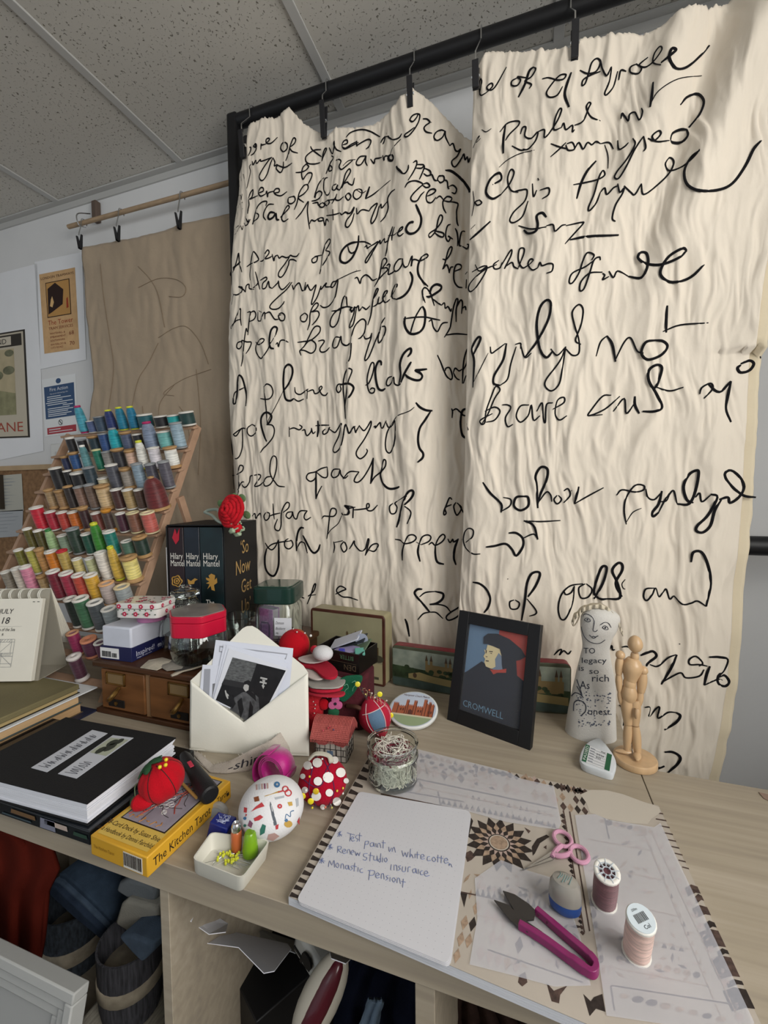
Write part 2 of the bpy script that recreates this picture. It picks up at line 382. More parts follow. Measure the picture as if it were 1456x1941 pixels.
T(650, 200, 5.824,
'35 350 90 295 200 265 300 285 410 345', '0 460 30 470 90 430 160 395', '150 390 155 445 170 430 270 375 310 390 290 450 255 480', 't480 300 485 315', '410 425 440 370 470 345 455 400 440 425', '470 345 500 340 510 355 560 375 620 355 650 310',
'850 105 820 90 770 110 740 160 775 175 815 130 830 95 850 110 835 180 790 260 730 330 690 345 685 320 740 280 790 240', '885 145 930 150 960 185 920 215 895 250 920 290 985 305', 't960 185 980 185', '1130 285 1085 270 1030 295 1005 350 1040 385 1095 355 1120 310 1130 285 1135 350 1180 445',
'1180 445 1215 420 1240 490 1270 505 1300 480 1260 560 1205 610 1210 660 1240 675 1280 630 1320 560', '1310 590 1335 535 1350 600 1375 565 1385 625 1405 575',
't0 665 60 610 140 595', '260 555 190 565 150 620 155 655 200 650 240 590 255 560 250 620 270 665', '305 590 345 640 355 590 400 580 430 570', '440 550 455 605 465 560 500 555', 'k530 540 505 565 510 600 545 605 560 570 540 540', 't525 535 550 470 610 400 640 370',
'180 920 130 940 115 1000 150 1035 200 1000 210 940 180 920', 't150 930 210 965 260 940', 'k295 895 270 970 250 1030', '250 1030 330 985 400 930', 't400 930 470 870 525 825',
'0 1190 40 1180 80 1190 125 1120 100 1190 40 1270 30 1330 60 1340 100 1280 125 1190', '150 1130 160 1195 195 1160 230 1150 290 1165', '290 1165 320 1120 380 1080 340 1180 310 1270 325 1300 370 1230 400 1110', '400 1130 420 1090 430 1130 490 1060', '415 1285 470 1220 500 1130 495 1030 530 960 575 925',
'k590 670 610 700 660 750', '660 750 690 745 720 700 725 655', '775 630 810 610 815 650 780 730 720 825', '815 650 890 655 870 690 810 690', '885 655 900 680 870 760 845 815', '900 690 960 720 970 760 930 775 890 750', '965 770 985 765 1010 820 1050 830', '1100 775 1060 780 1045 820 1075 850 1115 830 1115 785 1090 770',
'1110 820 1150 835 1160 900 1175 920', '1170 895 1215 880 1255 920 1240 970 1200 960', 'k1130 715 1200 725 1290 795 1350 860 1395 930 1395 960', '685 905 720 850 790 830 850 845 880 870 840 910 780 970 750 1020 770 1055 820 1050 860 990 900 950', '880 870 930 855 960 890 920 905 880 880',
'930 1000 990 975 1025 940 1000 920 950 940 920 1000 930 1060 980 1070 1030 1010', '1030 1030 1070 1000 1110 1040', '1110 1050 1180 1060 1200 1020 1150 1005 1105 1060 1110 1130 1140 1190', '1180 1060 1240 1070 1270 1090 1255 1170 1260 1280 1275 1330',
'945 1430 970 1400 1030 1360 1085 1290 1100 1230 1075 1210 1050 1270 1030 1370 1000 1420 960 1455 945 1430', '1000 1380 1090 1400 1115 1420 1105 1450 1060 1440 1010 1400', '1190 1310 1155 1330 1135 1410 1140 1470 1165 1500 1185 1460 1160 1440 1215 1475', '1240 1355 1260 1400 1270 1480 1265 1550', '1350 1390 1315 1390 1295 1450 1285 1540 1310 1550', '1370 1530 1390 1540 1370 1580 1320 1555',
'k805 1090 835 1160 865 1250 850 1340 800 1400 740 1415 705 1390 700 1350 730 1300 770 1285 765 1300')
T(650, 430, 5.824,
'k175 95 165 200 130 290 90 355 30 398 -25 375 -25 300 20 225 90 180 165 165', '165 165 240 165 310 195', '55 215 70 270 100 290 130 270', '240 225 265 205 270 235 300 215', '300 215 345 190 390 165 340 260 265 390 250 370 300 290 390 170', '390 180 410 150 415 185 460 130 465 170 500 150', '470 325 490 230 505 130 530 60 550 -5', '540 150 545 90 570 0', 't500 95 560 90 600 60', '600 70 650 30 660 0 630 20 605 80 630 100 670 70',
't150 475 152 481', '130 570 160 560 190 625 205 570 250 530 290 550 330 590 380 570', '350 660 400 560 420 460 440 370 470 345 485 380 455 430 430 460', '430 460 480 450 490 480 440 530 380 600', '480 430 510 410 520 430 500 520 540 510 580 480', '650 350 610 365 570 430 575 490 620 470 660 400 660 350 670 420 690 445 720 430', '720 430 765 320 755 435 770 370 800 360 850 375 910 350 940 320 920 300 870 330',
'k870 330 830 420 830 510 870 590 940 660', '1100 470 1130 390 1160 270 1190 220 1205 240 1180 310 1140 360 1100 355', '1110 465 1140 420 1160 440 1175 510', '1175 510 1190 450 1220 440', '1235 490 1300 460 1300 420 1250 420 1225 500 1230 600 1270 660 1320 670', 't1350 525 1375 495', '1365 580 1360 680',
'85 890 80 920 110 920 130 880 120 960 75 1090 85 1110 120 1060 150 900', '150 900 170 870 180 925 210 890', '210 880 240 900 260 910 300 870', '275 1085 310 970 335 800 370 690 390 690 370 740 340 790', '335 880 380 850 400 770', '390 790 390 845 430 830 450 790', '440 790 480 740 490 705 460 720 440 790 470 835 520 800', '530 770 580 700 600 640 580 640 545 720 545 780 590 800', 'k590 800 660 770 720 710 760 620 765 550 740 495',
'910 840 885 770 880 700 910 670 960 720 980 770 1010 870', 'k960 740 980 670 1030 635 1080 650 1080 690 1030 730 960 770 920 770', '985 790 1050 840 1090 865', '1090 865 1120 840 1130 900 1160 880 1190 930 1200 900', '1120 1220 1180 1120 1200 1020 1220 890 1250 800 1270 810 1250 920 1250 1050', '1250 900 1290 820 1310 810 1320 850 1310 960', '1320 900 1350 880 1360 920', '1130 1195 1250 1180 1385 1190',
'k690 990 680 1060 700 1130 750 1180 830 1170 890 1110 910 1000 905 930 880 875', '875 880 850 910 800 1000 760 1120 750 1170', '670 1015 780 1000 900 995 1000 1015 1075 1030', '950 1045 980 1030 1000 1110 1045 1155 1080 1090 1110 1060 1160 1055',
'0 1290 40 1310 80 1280', '40 1510 75 1456 90 1350 95 1220 130 1100 190 1030 230 1020 255 1060 240 1160 200 1220 170 1235', '230 1200 250 1235 300 1220 320 1170', '320 1170 310 1230 280 1320 245 1440 250 1475 290 1430 340 1310 400 1160', '465 1000 430 1060 410 1150 390 1230 400 1280 440 1230 470 1150 465 1100 430 1100')
T(430, 430, 5.824,
'45 500 60 480 130 400 150 390', '165 500 140 400 130 290 110 370 80 470 50 535 40 515 70 450 130 410 150 385', '220 440 260 410 265 400 280 310 300 275 350 350 330 380 260 410', '260 590 258 520 270 400', '370 380 400 370 465 290 450 255 420 300 420 350 470 340 500 320', '500 300 520 375 530 330 560 310', '560 310 580 345 610 325 660 340 700 320', '800 290 770 325 730 325 700 315 680 350 640 410 580 490 570 540 600 555 640 510 680 420 690 370 730 360 770 380',
'980 325 940 360 950 395 990 380 1000 330 970 330 1050 310', '1025 520 1045 430 1060 300 1090 190 1130 135 1145 160 1115 220 1090 260', '1090 260 1135 280 1110 340 1080 390 1050 435',
'55 860 70 780 75 745 60 720', '75 745 110 750 160 720 170 670 130 660 180 690 205 720', '205 720 215 650 245 635 250 680 300 690', '315 495 340 590 365 690', '270 690 330 640 350 600', '370 590 430 555 440 580 400 620 395 680 430 670 460 600 470 660 500 680', '500 680 560 620 570 600 580 660 620 690 700 610', '720 610 660 690 560 780 490 850 475 890 510 910 570 900 620 850 635 820', '720 640 740 690 760 650 800 620 830 700 850 700', '870 610 860 700 890 640 900 660 930 700 985 640 960 740 935 840 950 850 1000 770 1040 650', '1040 650 1040 690 1080 640 1100 620 1090 660 1150 660', '1215 600 1170 610 1150 660 1180 660 1225 580 1215 680 1190 790 1130 870 1070 890 1030 865', 't1200 595 1290 550 1400 500 1480 480',
'160 1090 150 1000 150 900 110 980 80 1060 55 1120 50 1100 100 1040 150 1020', '225 945 260 940 250 1010 240 1100 232 1195', '255 950 300 930 320 970 300 1020 250 1045', '345 940 345 1030 370 1040', 't340 920 390 945', '370 1045 400 960 420 950 420 1020', '420 960 470 940 500 980 530 1020 570 1020', '600 970 570 980 590 1030 630 1030 640 980 610 950 575 960', '860 950 815 990 825 1040 870 1040 890 980 860 950', '890 1140 915 1060 920 960 950 880 990 840 1010 860 980 910 930 940', '940 940 1000 930 1020 970 990 1030 940 1085',
'1155 930 1230 920 1290 890 1330 880 1390 890', '1330 880 1325 840 1320 780 1295 770 1270 840 1250 960 1220 1060 1180 1105 1145 1090 1145 1030 1180 960 1250 900 1310 880', '1390 890 1370 905 1380 940 1410 900 1440 880',
'170 1260 120 1280 110 1330 140 1345 170 1300 165 1255 220 1270 270 1275 250 1340 210 1400', '225 1160 215 1120 200 1200 185 1330 175 1456 158 1540', '320 1270 350 1300 400 1270 410 1240 370 1240 325 1310 325 1380 370 1450 400 1430 460 1340 480 1270', 'k540 1190 555 1120 520 1105 485 1150 470 1250 480 1330 520 1345', '480 1290 540 1190', '540 1300 560 1280 570 1325 590 1260 630 1250 680 1275',
'780 1275 850 1265 930 1250 1020 1170 1030 1110 990 1095 950 1130 900 1230 860 1310 810 1360', '860 1310 920 1250 980 1290 975 1360 930 1395 870 1370 830 1360 805 1370 820 1420', '1010 1260 1060 1250 1075 1270 1030 1340 1040 1380 1090 1375 1135 1330', '1250 1220 1200 1220 1170 1290 1180 1335 1220 1320 1250 1240 1260 1210 1270 1280 1310 1310 1370 1290')
T(430, 660, 5.824,
'k210 640 220 540 200 430 170 330 135 300 120 370 115 490 100 600 75 610 70 550', '70 550 90 490 140 460 190 435', '410 420 420 530 435 680 445 830', '370 555 430 565 480 550 510 490 490 420 440 395 410 430', 't445 830 480 750 540 640 620 480', 'k620 480 690 380 725 280 720 210 680 180 640 220 625 330 630 470 650 560 700 580 740 555', '740 555 790 585 850 560', '750 430 760 490 810 510 870 470 900 450', '890 450 885 560', '890 480 950 460 970 500 1010 490 1050 440 1040 420 1020 450 1050 510 1090 520 1115 490',
'1290 400 1230 400 1210 450 1230 490 1260 460 1250 410', 'k1250 405 1320 390 1370 400 1400 440 1370 510 1330 560', '1310 780 1300 600 1285 450 1295 320 1330 230 1370 230 1380 260 1340 370 1320 500 1305 640',
'50 930 100 970 150 900 170 880', '170 880 175 1000 170 1100 140 1190 100 1220 70 1180 55 1080 55 980 100 930 170 885 220 890', '280 840 230 880 230 940 270 970 320 930 320 870 280 840', 'k440 1030 410 960 380 850 380 770 410 720 450 710 490 740 490 780 460 830 440 845', '440 845 500 850 525 900 510 980 450 1060 400 1110 370 1155',
'690 870 690 980', '690 895 740 880 800 900 830 870 800 845', '830 910 860 900 870 940 890 965 930 920 935 880', '935 880 950 940 980 920', 'k1005 800 1010 900 1000 980', '980 855 1050 850 1130 850', '1090 890 1060 920 1070 950 1110 930 1130 880 1140 880', '1130 890 1190 930 1220 900 1265 830 1240 960 1190 1070 1175 1130 1200 1150 1250 1100 1280 1000 1295 880', '1290 900 1320 850 1350 940 1390 880 1420 860')
T(650, 660, 5.824,
'250 410 290 380 330 280 345 180 320 160 290 230 270 330 275 430 300 490 340 490 350 450 320 440 300 460', 'k425 190 420 150 390 150 360 230 365 340 390 440 430 465 470 445', '545 310 500 330 480 390 500 415 540 380 560 320 570 390 610 410 640 390', 'k620 400 640 290 630 180 660 80 710 20 750 5 750 50 715 95', 'k640 380 680 280 730 190 755 150', 'k690 290 720 320 790 350 850 350 875 310 850 270 800 245 850 240 930 230',
'1045 75 1090 180 1140 300 1190 345 1210 310 1180 220 1140 220 1130 250', '1220 270 1240 220 1280 250 1320 230', '1220 270 1250 330 1290 350', '1320 390 1325 250 1340 110 1375 10 1390 60 1370 160 1330 240', '1330 390 1360 310 1390 290',
'10 960 20 860 40 850 65 940 110 880 125 870 140 930 150 910 185 850', '185 860 230 910 270 870 310 805 305 870 240 1000 160 1120 150 1180 190 1220 240 1190 270 1140 260 1110', '340 870 360 860 360 880 410 820 420 860 440 880 480 800', '480 820 500 870 540 860 575 800 580 930 560 1080 520 1155 480 1130 470 1040 490 930 530 850', 't530 850 600 750 680 715 740 690 790 650', 'k805 600 850 650 920 685 990 690', 'k970 695 910 790 850 880 830 1000 845 1100 885 1160 880 1210 825 1260',
'1200 665 1210 700 1205 770', '1210 690 1250 670 1290 700 1330 740 1380 745', 'k1370 665 1320 690 1300 770 1300 880 1320 960 1355 995', '1370 830 1385 905')
T(430, 860, 5.824,
't70 130 70 260 75 390', '60 240 100 235 170 190 180 140 145 130 130 180 135 280 130 400 120 460', '120 400 160 320 190 310', '165 340 190 370 220 360 250 310 260 250 290 240', '290 240 360 230 370 260 320 330 310 360 360 350 420 300', '500 250 440 260 410 310 420 355 470 345 510 290 545 180 550 60 520 25 490 60 475 170 490 250 530 310 570 355 640 365', '1110 145 1040 165 980 200 900 220 880 270 920 305 960 290 980 260', 'k985 200 985 350 985 500', '985 500 1010 430 1050 355', '985 200 1060 260 1110 250 1110 150', '1250 170 1180 175 1155 230 1180 265 1230 240 1250 180 1260 230 1300 270 1340 240',
'280 690 310 660 320 715 345 680 370 660 385 720', '430 650 410 690 430 735 465 710 470 660 440 645', '510 550 515 640 525 725', '470 690 520 670 590 655', '560 720 530 800 540 840 580 845 600 780 600 680 620 600 660 540 690 550 680 600 620 650', '720 640 670 650 655 690 690 715 720 680 725 640 740 700 770 720 790 660 820 630 890 630', '890 630 860 670 855 710 880 730 930 700', '1050 720 1070 690 1110 690 1180 690 1210 650 1200 610 1160 605 1140 650 1130 740 1120 830 1105 940', 't1110 900 1150 840 1230 770 1270 680', '1270 650 1280 670 1340 670 1350 630 1300 575 1340 600 1420 590', '1400 590 1395 710',
'425 985 460 1040 500 1060 540 1020 570 950', 'k570 950 575 1100 570 1240 530 1340 480 1340 430 1270 420 1150 440 1050', '440 1050 500 1000 600 975 690 965', '680 935 640 970 645 1030 690 1050 730 1010 715 960 690 965', 'k850 820 815 820 785 870 770 970 770 1075', '775 1050 810 980 850 980 870 1020 890 1100', 'k840 900 880 980 930 1070 970 1095 1010 1060 1030 1000', '1180 1095 1190 1030 1180 970', '1190 980 1280 960', '1290 970 1260 1020 1290 1085 1325 1050 1310 990 1285 970')
T(650, 880, 4.853,
'0 135 60 70 150 70', '150 70 120 110 105 155 140 165 190 120 250 20 280 -60', 'k280 -60 270 80 255 180', '255 180 290 120 350 70 390 20 395 -30 375 -40 360 30', 'k360 30 350 110 380 190 430 225 490 220 520 205', '0 460 40 460 55 400 15 380 90 390', '95 390 90 495', '95 420 160 415 235 400 240 365 220 370 225 420 270 425 320 375', '460 360 430 390 440 450 480 450 500 400 480 360 500 340', 't500 340 560 300 610 250', 'k495 580 520 500 550 370 590 270 630 240 650 260 630 310 560 380', '560 380 620 430 620 480 590 550', '1005 325 980 310 950 380 930 430 930 465 950 450 940 400 1000 370', '1040 350 1020 390 1040 460 1060 460 1090 400 1050 355', '1060 360 1090 410 1110 450',
'60 780 85 740 105 705 110 740 150 790 180 800', '180 800 210 770 230 690 240 700 225 770 205 840', '205 840 260 750 310 730 325 750 290 800 240 790', '480 690 530 700 570 730 640 715 675 680 650 650 600 660 565 730', 'k565 730 550 810 550 885', 't675 715 720 740', '720 740 790 710 810 670 780 650 730 670 700 740', 'k700 740 690 810 710 895', '790 740 820 720 850 745 910 715 940 670 920 645 880 680 850 750', 'k850 750 850 830 870 900 930 920', '965 685 985 720 1010 690 1020 715 1065 685', 'k1060 690 1030 770 1020 860 1040 925', '1130 720 1190 670 1200 610 1160 590 1120 630 1110 710 1140 780 1200 825 1265 825', 'k1195 1085 1260 1100 1320 1150 1355 1230 1340 1310 1300 1365',
'690 1430 740 1375 800 1360', 'k800 1360 750 1300 680 1220 660 1180 690 1150 730 1150', '705 1220 760 1180 850 1170', 'k850 1170 920 1190 915 1240 860 1280 800 1290', '800 1290 880 1290 950 1310 990 1360', '800 1360 860 1365 920 1420', '1090 1290 1060 1320 980 1370 950 1410 980 1435 1060 1395 1080 1330', 'k572 1422 592 1475 612 1585')
T(420, 620, 2.8, '430 1405 425 1430 440 1440', '455 1470 475 1420 490 1370 500 1365 490 1400 460 1430', '460 1425 500 1420', '600 1420 640 1400 660 1390 630 1375 610 1400 640 1430 680 1435 725 1450')
T(860, 0, 2.443,
'120 440 130 380 125 365 120 400 125 440 150 430', '150 430 180 400 175 385 155 400 160 415 190 405 245 310', '295 360 270 375 270 395 295 395 310 370 295 355 340 360', 'k300 450 330 390 350 330 370 310', '370 310 380 320 360 355 330 375 360 390 350 410', '410 365 440 360 480 370 510 365 520 345 490 350 450 395 430 430 445 450 480 440 505 400', 'k545 335 525 390 515 440 535 495',
'585 325 620 340 660 330 680 290 665 270 640 290 625 340 610 385 595 395 600 370 630 350 680 330', '680 275 690 320 710 350 730 310 720 380 700 430 710 438 740 400 760 330', '765 370 775 325 800 330', '850 295 820 310 820 335 855 340 870 315 845 295', '900 265 860 300 890 310 930 280 965 230 955 215 930 250 925 290 960 300', 'k960 290 1010 250 1030 230 1010 225 1000 270 1030 315 1080 310 1140 260 1185 210',
't90 685 110 640 120 630 105 660 125 640', 't130 600 150 610 175 595', '215 610 250 570 300 560 300 580 260 620 240 650', 'k240 580 230 650 230 710', 't210 775 250 740 310 710 375 695', '270 675 310 695 345 690', '310 620 320 590 335 590 330 630 360 640 390 610 380 650 345 690 320 690', '390 610 420 600 420 635 440 620 480 560 500 510 490 505 470 550 465 600 500 590', '500 590 510 570 520 600 550 580 550 610 560 600', '560 580 600 560 625 500 635 480 625 475 615 500 635 540 680 560',
'775 550 780 525 790 535 810 560 815 530 840 520 860 555 875 520 870 500', 'k925 380 920 430 910 495', 't910 485 950 420 1040 365 1150 350', 'k1050 485 1080 450 1130 435 1160 470 1140 530 1090 590', '450 665 490 680 530 690', '450 725 490 690 520 660', '525 665 550 660 560 690 530 695 520 670', '560 690 580 660 600 690 620 660 640 670 660 655 680 665', 't700 670 715 720 715 780', '680 665 720 660 740 690', '760 650 765 690 790 680 810 660', '830 640 840 670 800 740 760 790 745 820 765 825 800 770 840 690 880 630', '880 630 890 680 880 700', '900 640 930 650 960 620 950 605 920 630 940 655 1000 650', 'k1080 600 1050 600 1010 620 1005 655 1050 660 1085 630 1080 600',
't85 1000 95 940 90 885', '120 925 100 935 110 950 130 940 120 925', 'k190 850 220 830 210 800 170 830 150 890 180 920 220 900', '180 853 183 856', '220 900 260 850 280 800 265 785 250 830 265 880 300 890', '285 885 310 880 340 880 330 930 280 980 260 1020 280 1030 320 1000 345 930', '365 850 370 910 385 880', '390 825 395 835', '400 880 440 870 440 900 410 920', 'k660 745 620 790 590 850 570 920', '555 855 610 845 670 830 700 810 690 790 670 830 650 900 625 960 630 975 660 940 680 890', '680 890 700 870 710 900 740 870 760 860', '760 850 770 890 790 870 780 900 750 950 735 1010 750 1025', '790 860 820 890 840 900 870 850', '870 850 880 900 940 860 1000 800 1020 750 1000 730 980 760 1000 790 1060 770 1120 720 1140 690', 'k1140 695 1100 730 1070 790 1080 850 1130 880 1220 880 1290 850 1350 770 1390 690 1425 650',
'k75 1110 110 1080 170 1025', 't80 1060 100 1040', '300 1045 360 1060 430 1050', 'k430 1005 410 985 385 1000 390 1040 380 1070 345 1080 325 1065', '430 1045 460 1040 470 1070 500 1045 520 1040', '520 1045 590 1030 600 1035 560 1080 515 1130', 'k540 1110 620 1095 765 1088')
T(860, 440, 2.443,
'85 185 130 160 155 155', '100 150 120 180 155 160 140 200 100 260 75 275 70 250 100 210 150 170 200 150', '210 130 185 150 190 170 215 165 225 140', '215 165 260 90 270 85 265 110 240 160 235 170', '240 160 270 140 280 160 300 170', '300 165 325 100 325 75 305 80 300 130 320 165 350 150', '350 150 370 130 355 125 345 150 365 175 390 165', '390 165 400 140 410 155 440 145 460 150 455 180 430 190',
'640 130 650 105 620 95 600 130 580 190 550 235 535 230 550 190 610 160 650 130', '680 130 675 115 650 130 630 190 605 260 585 270 590 230 630 190 690 185', '690 190 700 200 690 220 720 205', '720 180 740 210 760 180 810 205', 'k810 205 870 210 900 150 895 100 865 95 855 120 890 145 960 150 1040 120 1080 85', 'k1080 85 1060 75 1000 110 965 160 960 200 1000 230 1060 225 1110 200 1160 150',
'k90 720 95 600 85 540 110 490 125 490 115 520 90 570', 't90 700 130 620 160 560', '170 530 175 560 200 545 240 515', 'k245 515 230 590 190 660 185 700 215 710', '215 710 250 680 265 610 290 530', '285 520 310 515 310 540', '310 520 330 580 360 560', 'k330 580 390 500 440 400 450 330 430 315 400 350 385 430 400 540 430 580 460 550', '450 540 480 570 520 530', '520 530 490 600 430 680 425 715 455 735 490 700 505 620 520 530', '520 540 550 570 580 560 580 500 560 430 550 370 580 335 600 360 590 430 565 500 590 520',
'660 575 680 510 710 480', 'k710 480 735 520 750 600', '750 590 790 510 820 490 850 550 880 560', 'k940 500 890 510 870 560 900 590 960 570 990 530 970 505 930 500', 'k990 340 985 400 985 465', '970 460 1050 430 1180 420',
'130 890 160 840 190 770 215 730 195 715 175 760 150 830 145 880 130 890 125 870 180 840', '145 830 190 810 215 830 190 870 150 880', '225 800 250 800 265 815 240 860 250 900 275 890', '350 800 310 805 290 850 310 880 345 850 360 800 370 870 400 850', '385 830 410 790 415 860 425 880 430 800 460 790', '460 820 510 790 510 765 480 780 470 840 490 870 525 850', '730 755 690 760 640 820 625 850 700 820 770 760', '625 850 690 845', '740 830 790 770 800 840 840 790', 'k840 760 840 800 860 840', 'k875 830 930 830 965 810 940 750 905 690 905 640 940 615 965 630 945 700 930 725', '930 715 1000 735 1065 718', '1140 750 1150 720 1190 700 1200 725 1160 770', 'k1180 705 1230 740 1285 690', 'k1285 690 1270 760 1260 820 1285 880', 'k1330 615 1315 630 1330 650 1370 640 1390 610 1370 595 1330 610', '1420 575 1422 585')
T(860, 820, 2.443,
'k135 230 170 280 220 330 220 370', '220 365 260 340 265 310 230 300', 'k330 295 290 300 280 340 310 360 345 340 345 300 320 295', 'k390 350 385 250 380 200 405 160 435 170 430 220 400 290 390 330', '395 320 430 275 450 290 455 320', '480 290 465 310 480 330 500 310 485 290', '510 270 530 260 540 290 510 325', '545 270 580 255', 'k580 250 570 290 560 330', '560 330 620 295 695 255',
'755 290 780 265 840 275 880 265 880 245 840 245 800 300 790 360 800 425', 't800 415 830 370 870 350', '890 260 900 300 930 310 960 280', 'k965 270 950 330 920 370 925 388 950 370', '950 370 980 310 1000 280', '960 320 985 315 1000 285 1020 270 1035 330', 'k1035 330 1090 330 1120 270 1135 190 1125 175 1090 195 1065 250 1080 310 1110 325', '1120 300 1140 280 1150 320 1190 290', 'k1190 285 1220 300 1180 380 1130 430 1125 455 1155 462 1190 430 1210 360 1240 310', 'k1230 310 1270 300 1280 325 1320 300 1345 250 1320 200 1280 175 1255 195 1280 240 1340 290 1400 300',
'k150 530 190 525 240 515 270 540 290 570 320 530 320 490 290 465 255 465', '320 490 370 470 390 495', 'k390 495 370 430 325 408', '325 408 400 412 495 407', '280 775 260 785 265 815 295 815 305 790 285 775', 'k315 870 330 780 340 700 360 655 390 645 400 660 380 710 345 760', '340 770 380 820 380 840 350 850', '250 677 252 679', '510 730 520 750 545 740 560 710', '560 710 550 790 520 860 495 860 485 810 500 750 540 710 600 700', '610 700 580 720 590 765 625 760 640 725 615 700', 'k650 770 690 700 710 630 690 620 670 660 650 740 680 770 710 770', 'k710 770 770 765 760 700 735 640 760 605 780 610 780 640 750 700 780 760', 't795 680 780 700 785 720 795 725',
'930 720 890 725 880 760 895 778 920 750 935 720 950 760 970 740', '970 740 985 725 1000 770 1020 755', '1020 755 1060 795 1100 790 1130 780 1170 805', 'k1170 805 1190 700 1180 620 1150 555 1110 555 1100 600', '465 1030 485 1010 500 1005 490 1030 510 1010 530 1025 545 1010')
T(1000, 1100, 3.193,
'475 390 490 420 510 395 515 420 530 420', '570 405 600 400 620 410', 'k685 455 720 440 760 430 780 460 730 500 720 520', '740 510 790 520 850 470 900 450', 'k905 450 870 530 810 630', '820 615 880 580 930 560 960 590 1040 580 1070 540', '1040 520 1060 500 1020 460 980 480 985 510 1040 510 1090 520', 'k1105 520 1085 570 1070 635', '1070 635 1150 600 1180 605', 'k1100 465 1160 465 1210 480 1190 540 1150 590 1160 630 1200 640 1220 610 1190 575 1150 590',
'710 770 740 770 735 825 780 775 800 770 790 835 850 800 900 800', 'k900 800 925 820 900 860 830 905', '515 590 530 620 545 640', '555 755 580 775', '585 840 580 880', 'k830 1040 880 1040 925 1070 910 1110 850 1165', 'k760 1145 800 1135 830 1125', '920 383 923 388')
UF = polyl([(100, 899), (170, 897), (400, 890), (560, 887), (700, 884), (900, 880), (1000, 877), (1100, 872), (1170, 868), (1500, 862)])
def onquilt(u, v, right, off=.003):
    ys = YsR if right else YsL; y = YR if right else YL
    for _ in range(5):
        p = AY(u, v, y); y = ys(p.x, p.z)
    p = AY(u, v, y-off); return p
M_floss = mat('black_embroidery_floss', '0d0c10', 0.75, spec=0.2, bump=(900, .6))
WRD = []   # words: strokes that nearly touch
for ox, oy, sc_, strokes in TILES:
    for st in strokes:
        wd = {'k': 1.55, 't': .62}.get(st[0], 1.0); st = st.lstrip('kt')
        n = list(map(float, st.split())); px = smooth([V((ox+n[i]/sc_, oy+n[i+1]/sc_, 0)) for i in range(0, len(n), 2)], 5)
        vm = sum(p.y for p in px)/len(px); um = sum(p.x for p in px)/len(px)
        right = um > UF(vm)
        if not right: px = [p for p in px if p.x < UF(p.y)+12]
        if len(px) < 2: continue
        g = 7 if right else 4.5
        bb = [min(p.x for p in px)-g, max(p.x for p in px)+g, min(p.y for p in px)-g*.3, max(p.y for p in px)+g*.3]
        near = [w_ for w_ in WRD if w_[0] == right and any(bb[0] < q[1] and q[0] < bb[1] and bb[2] < q[3] and q[2] < bb[3] and
                any((p.x-r.x)**2+(p.y-r.y)**2 < (g*1.5)**2 for p in px[::2] for r in q[4][::2]) for q in w_[1])]
        new = [right, [bb+[px, wd]]]
        for w_ in near: new[1] += w_[1]; WRD.remove(w_)
        WRD.append(new)
for right, sts in WRD:
    mb = MB()
    for *_, px, wd in sts:
        pts = [onquilt(p.x, p.y, right) for p in px]
        m = len(pts); base = (.0017 if right else .0020)*wd
        mb.tube(pts, [base*(.55+.45*min(1, min(i, m-1-i)/4+.15)) for i in range(m)], 6, flat=.4, nrm=(0, -1, 0))
    mb.build('embroidered_word', M_floss, quilt, ang=60)

def hook_clip(u, vhook, vclip, y, label, vj):
    """chrome hook over the rail holding a black bulldog clip"""
    p = AY(u, vclip, y); x = p.x; z0 = p.z
    zj = AY(u, vj, y).z
    t = thing('curtain_clip', label, 'clip', (x, RY, z0), 0, 'clips on the black rail')
    a = [V((x, RY+.0*k + (RR+.004)*math.cos(q), RZ+(RR+.004)*math.sin(q))) for k, q in enumerate([-.3+PI*1.1*i/12 for i in range(13)])]
    a += [V((x, RY-RR-.003, RZ-.02)), V((x, y-.004, z0+.03)), V((x, y-.004, z0+.012)), V((x, y+.004, z0+.004)), V((x, y+.01, z0+.012))]
    MB().tube(a, .0017, 6).build('hook', M_chrome, t)
    c = MB(); h = z0-zj
    for s in (-1, 1):
        c.hull([(x-.007, y+s*.003-.002, zj), (x+.007, y+s*.003-.002, zj), (x+.007, y+s*.003+.002, zj), (x-.007, y+s*.003+.002, zj)],
               [(x-.010+.003, y+s*.011-.002, z0+h*.15), (x+.007, y+s*.011-.002, z0+h*.15), (x+.007, y+s*.011+.002, z0+h*.15), (x-.007, y+s*.011+.002, z0+h*.15)])
    c.build('jaws', M_clip, t, bevel=.001)
    MB().tube([(x-.009, y, z0-h*.45), (x+.009, y, z0-h*.45)], .004, 8).build('spring', M_chrome, t)
hook_clip(460, 215, 258, YL-.022, 'black clip at the post end of the rail, first on the quilt', 300)
hook_clip(613, 165, 205, YL-.004, 'black clip gripping the quilt below the first ceiling grid bar', 262)
hook_clip(778, 103, 158, YL-.026, 'black clip at the highest peak of the narrower half of quilt', 205)
hook_clip(902, 58, 128, YR-.016, 'clip at the pleat where the two halves of the quilt overlap', 168)
hook_clip(1090, 5, 55, YR-.012, 'large dark clip above the topmost line of writing on wider half', 112)
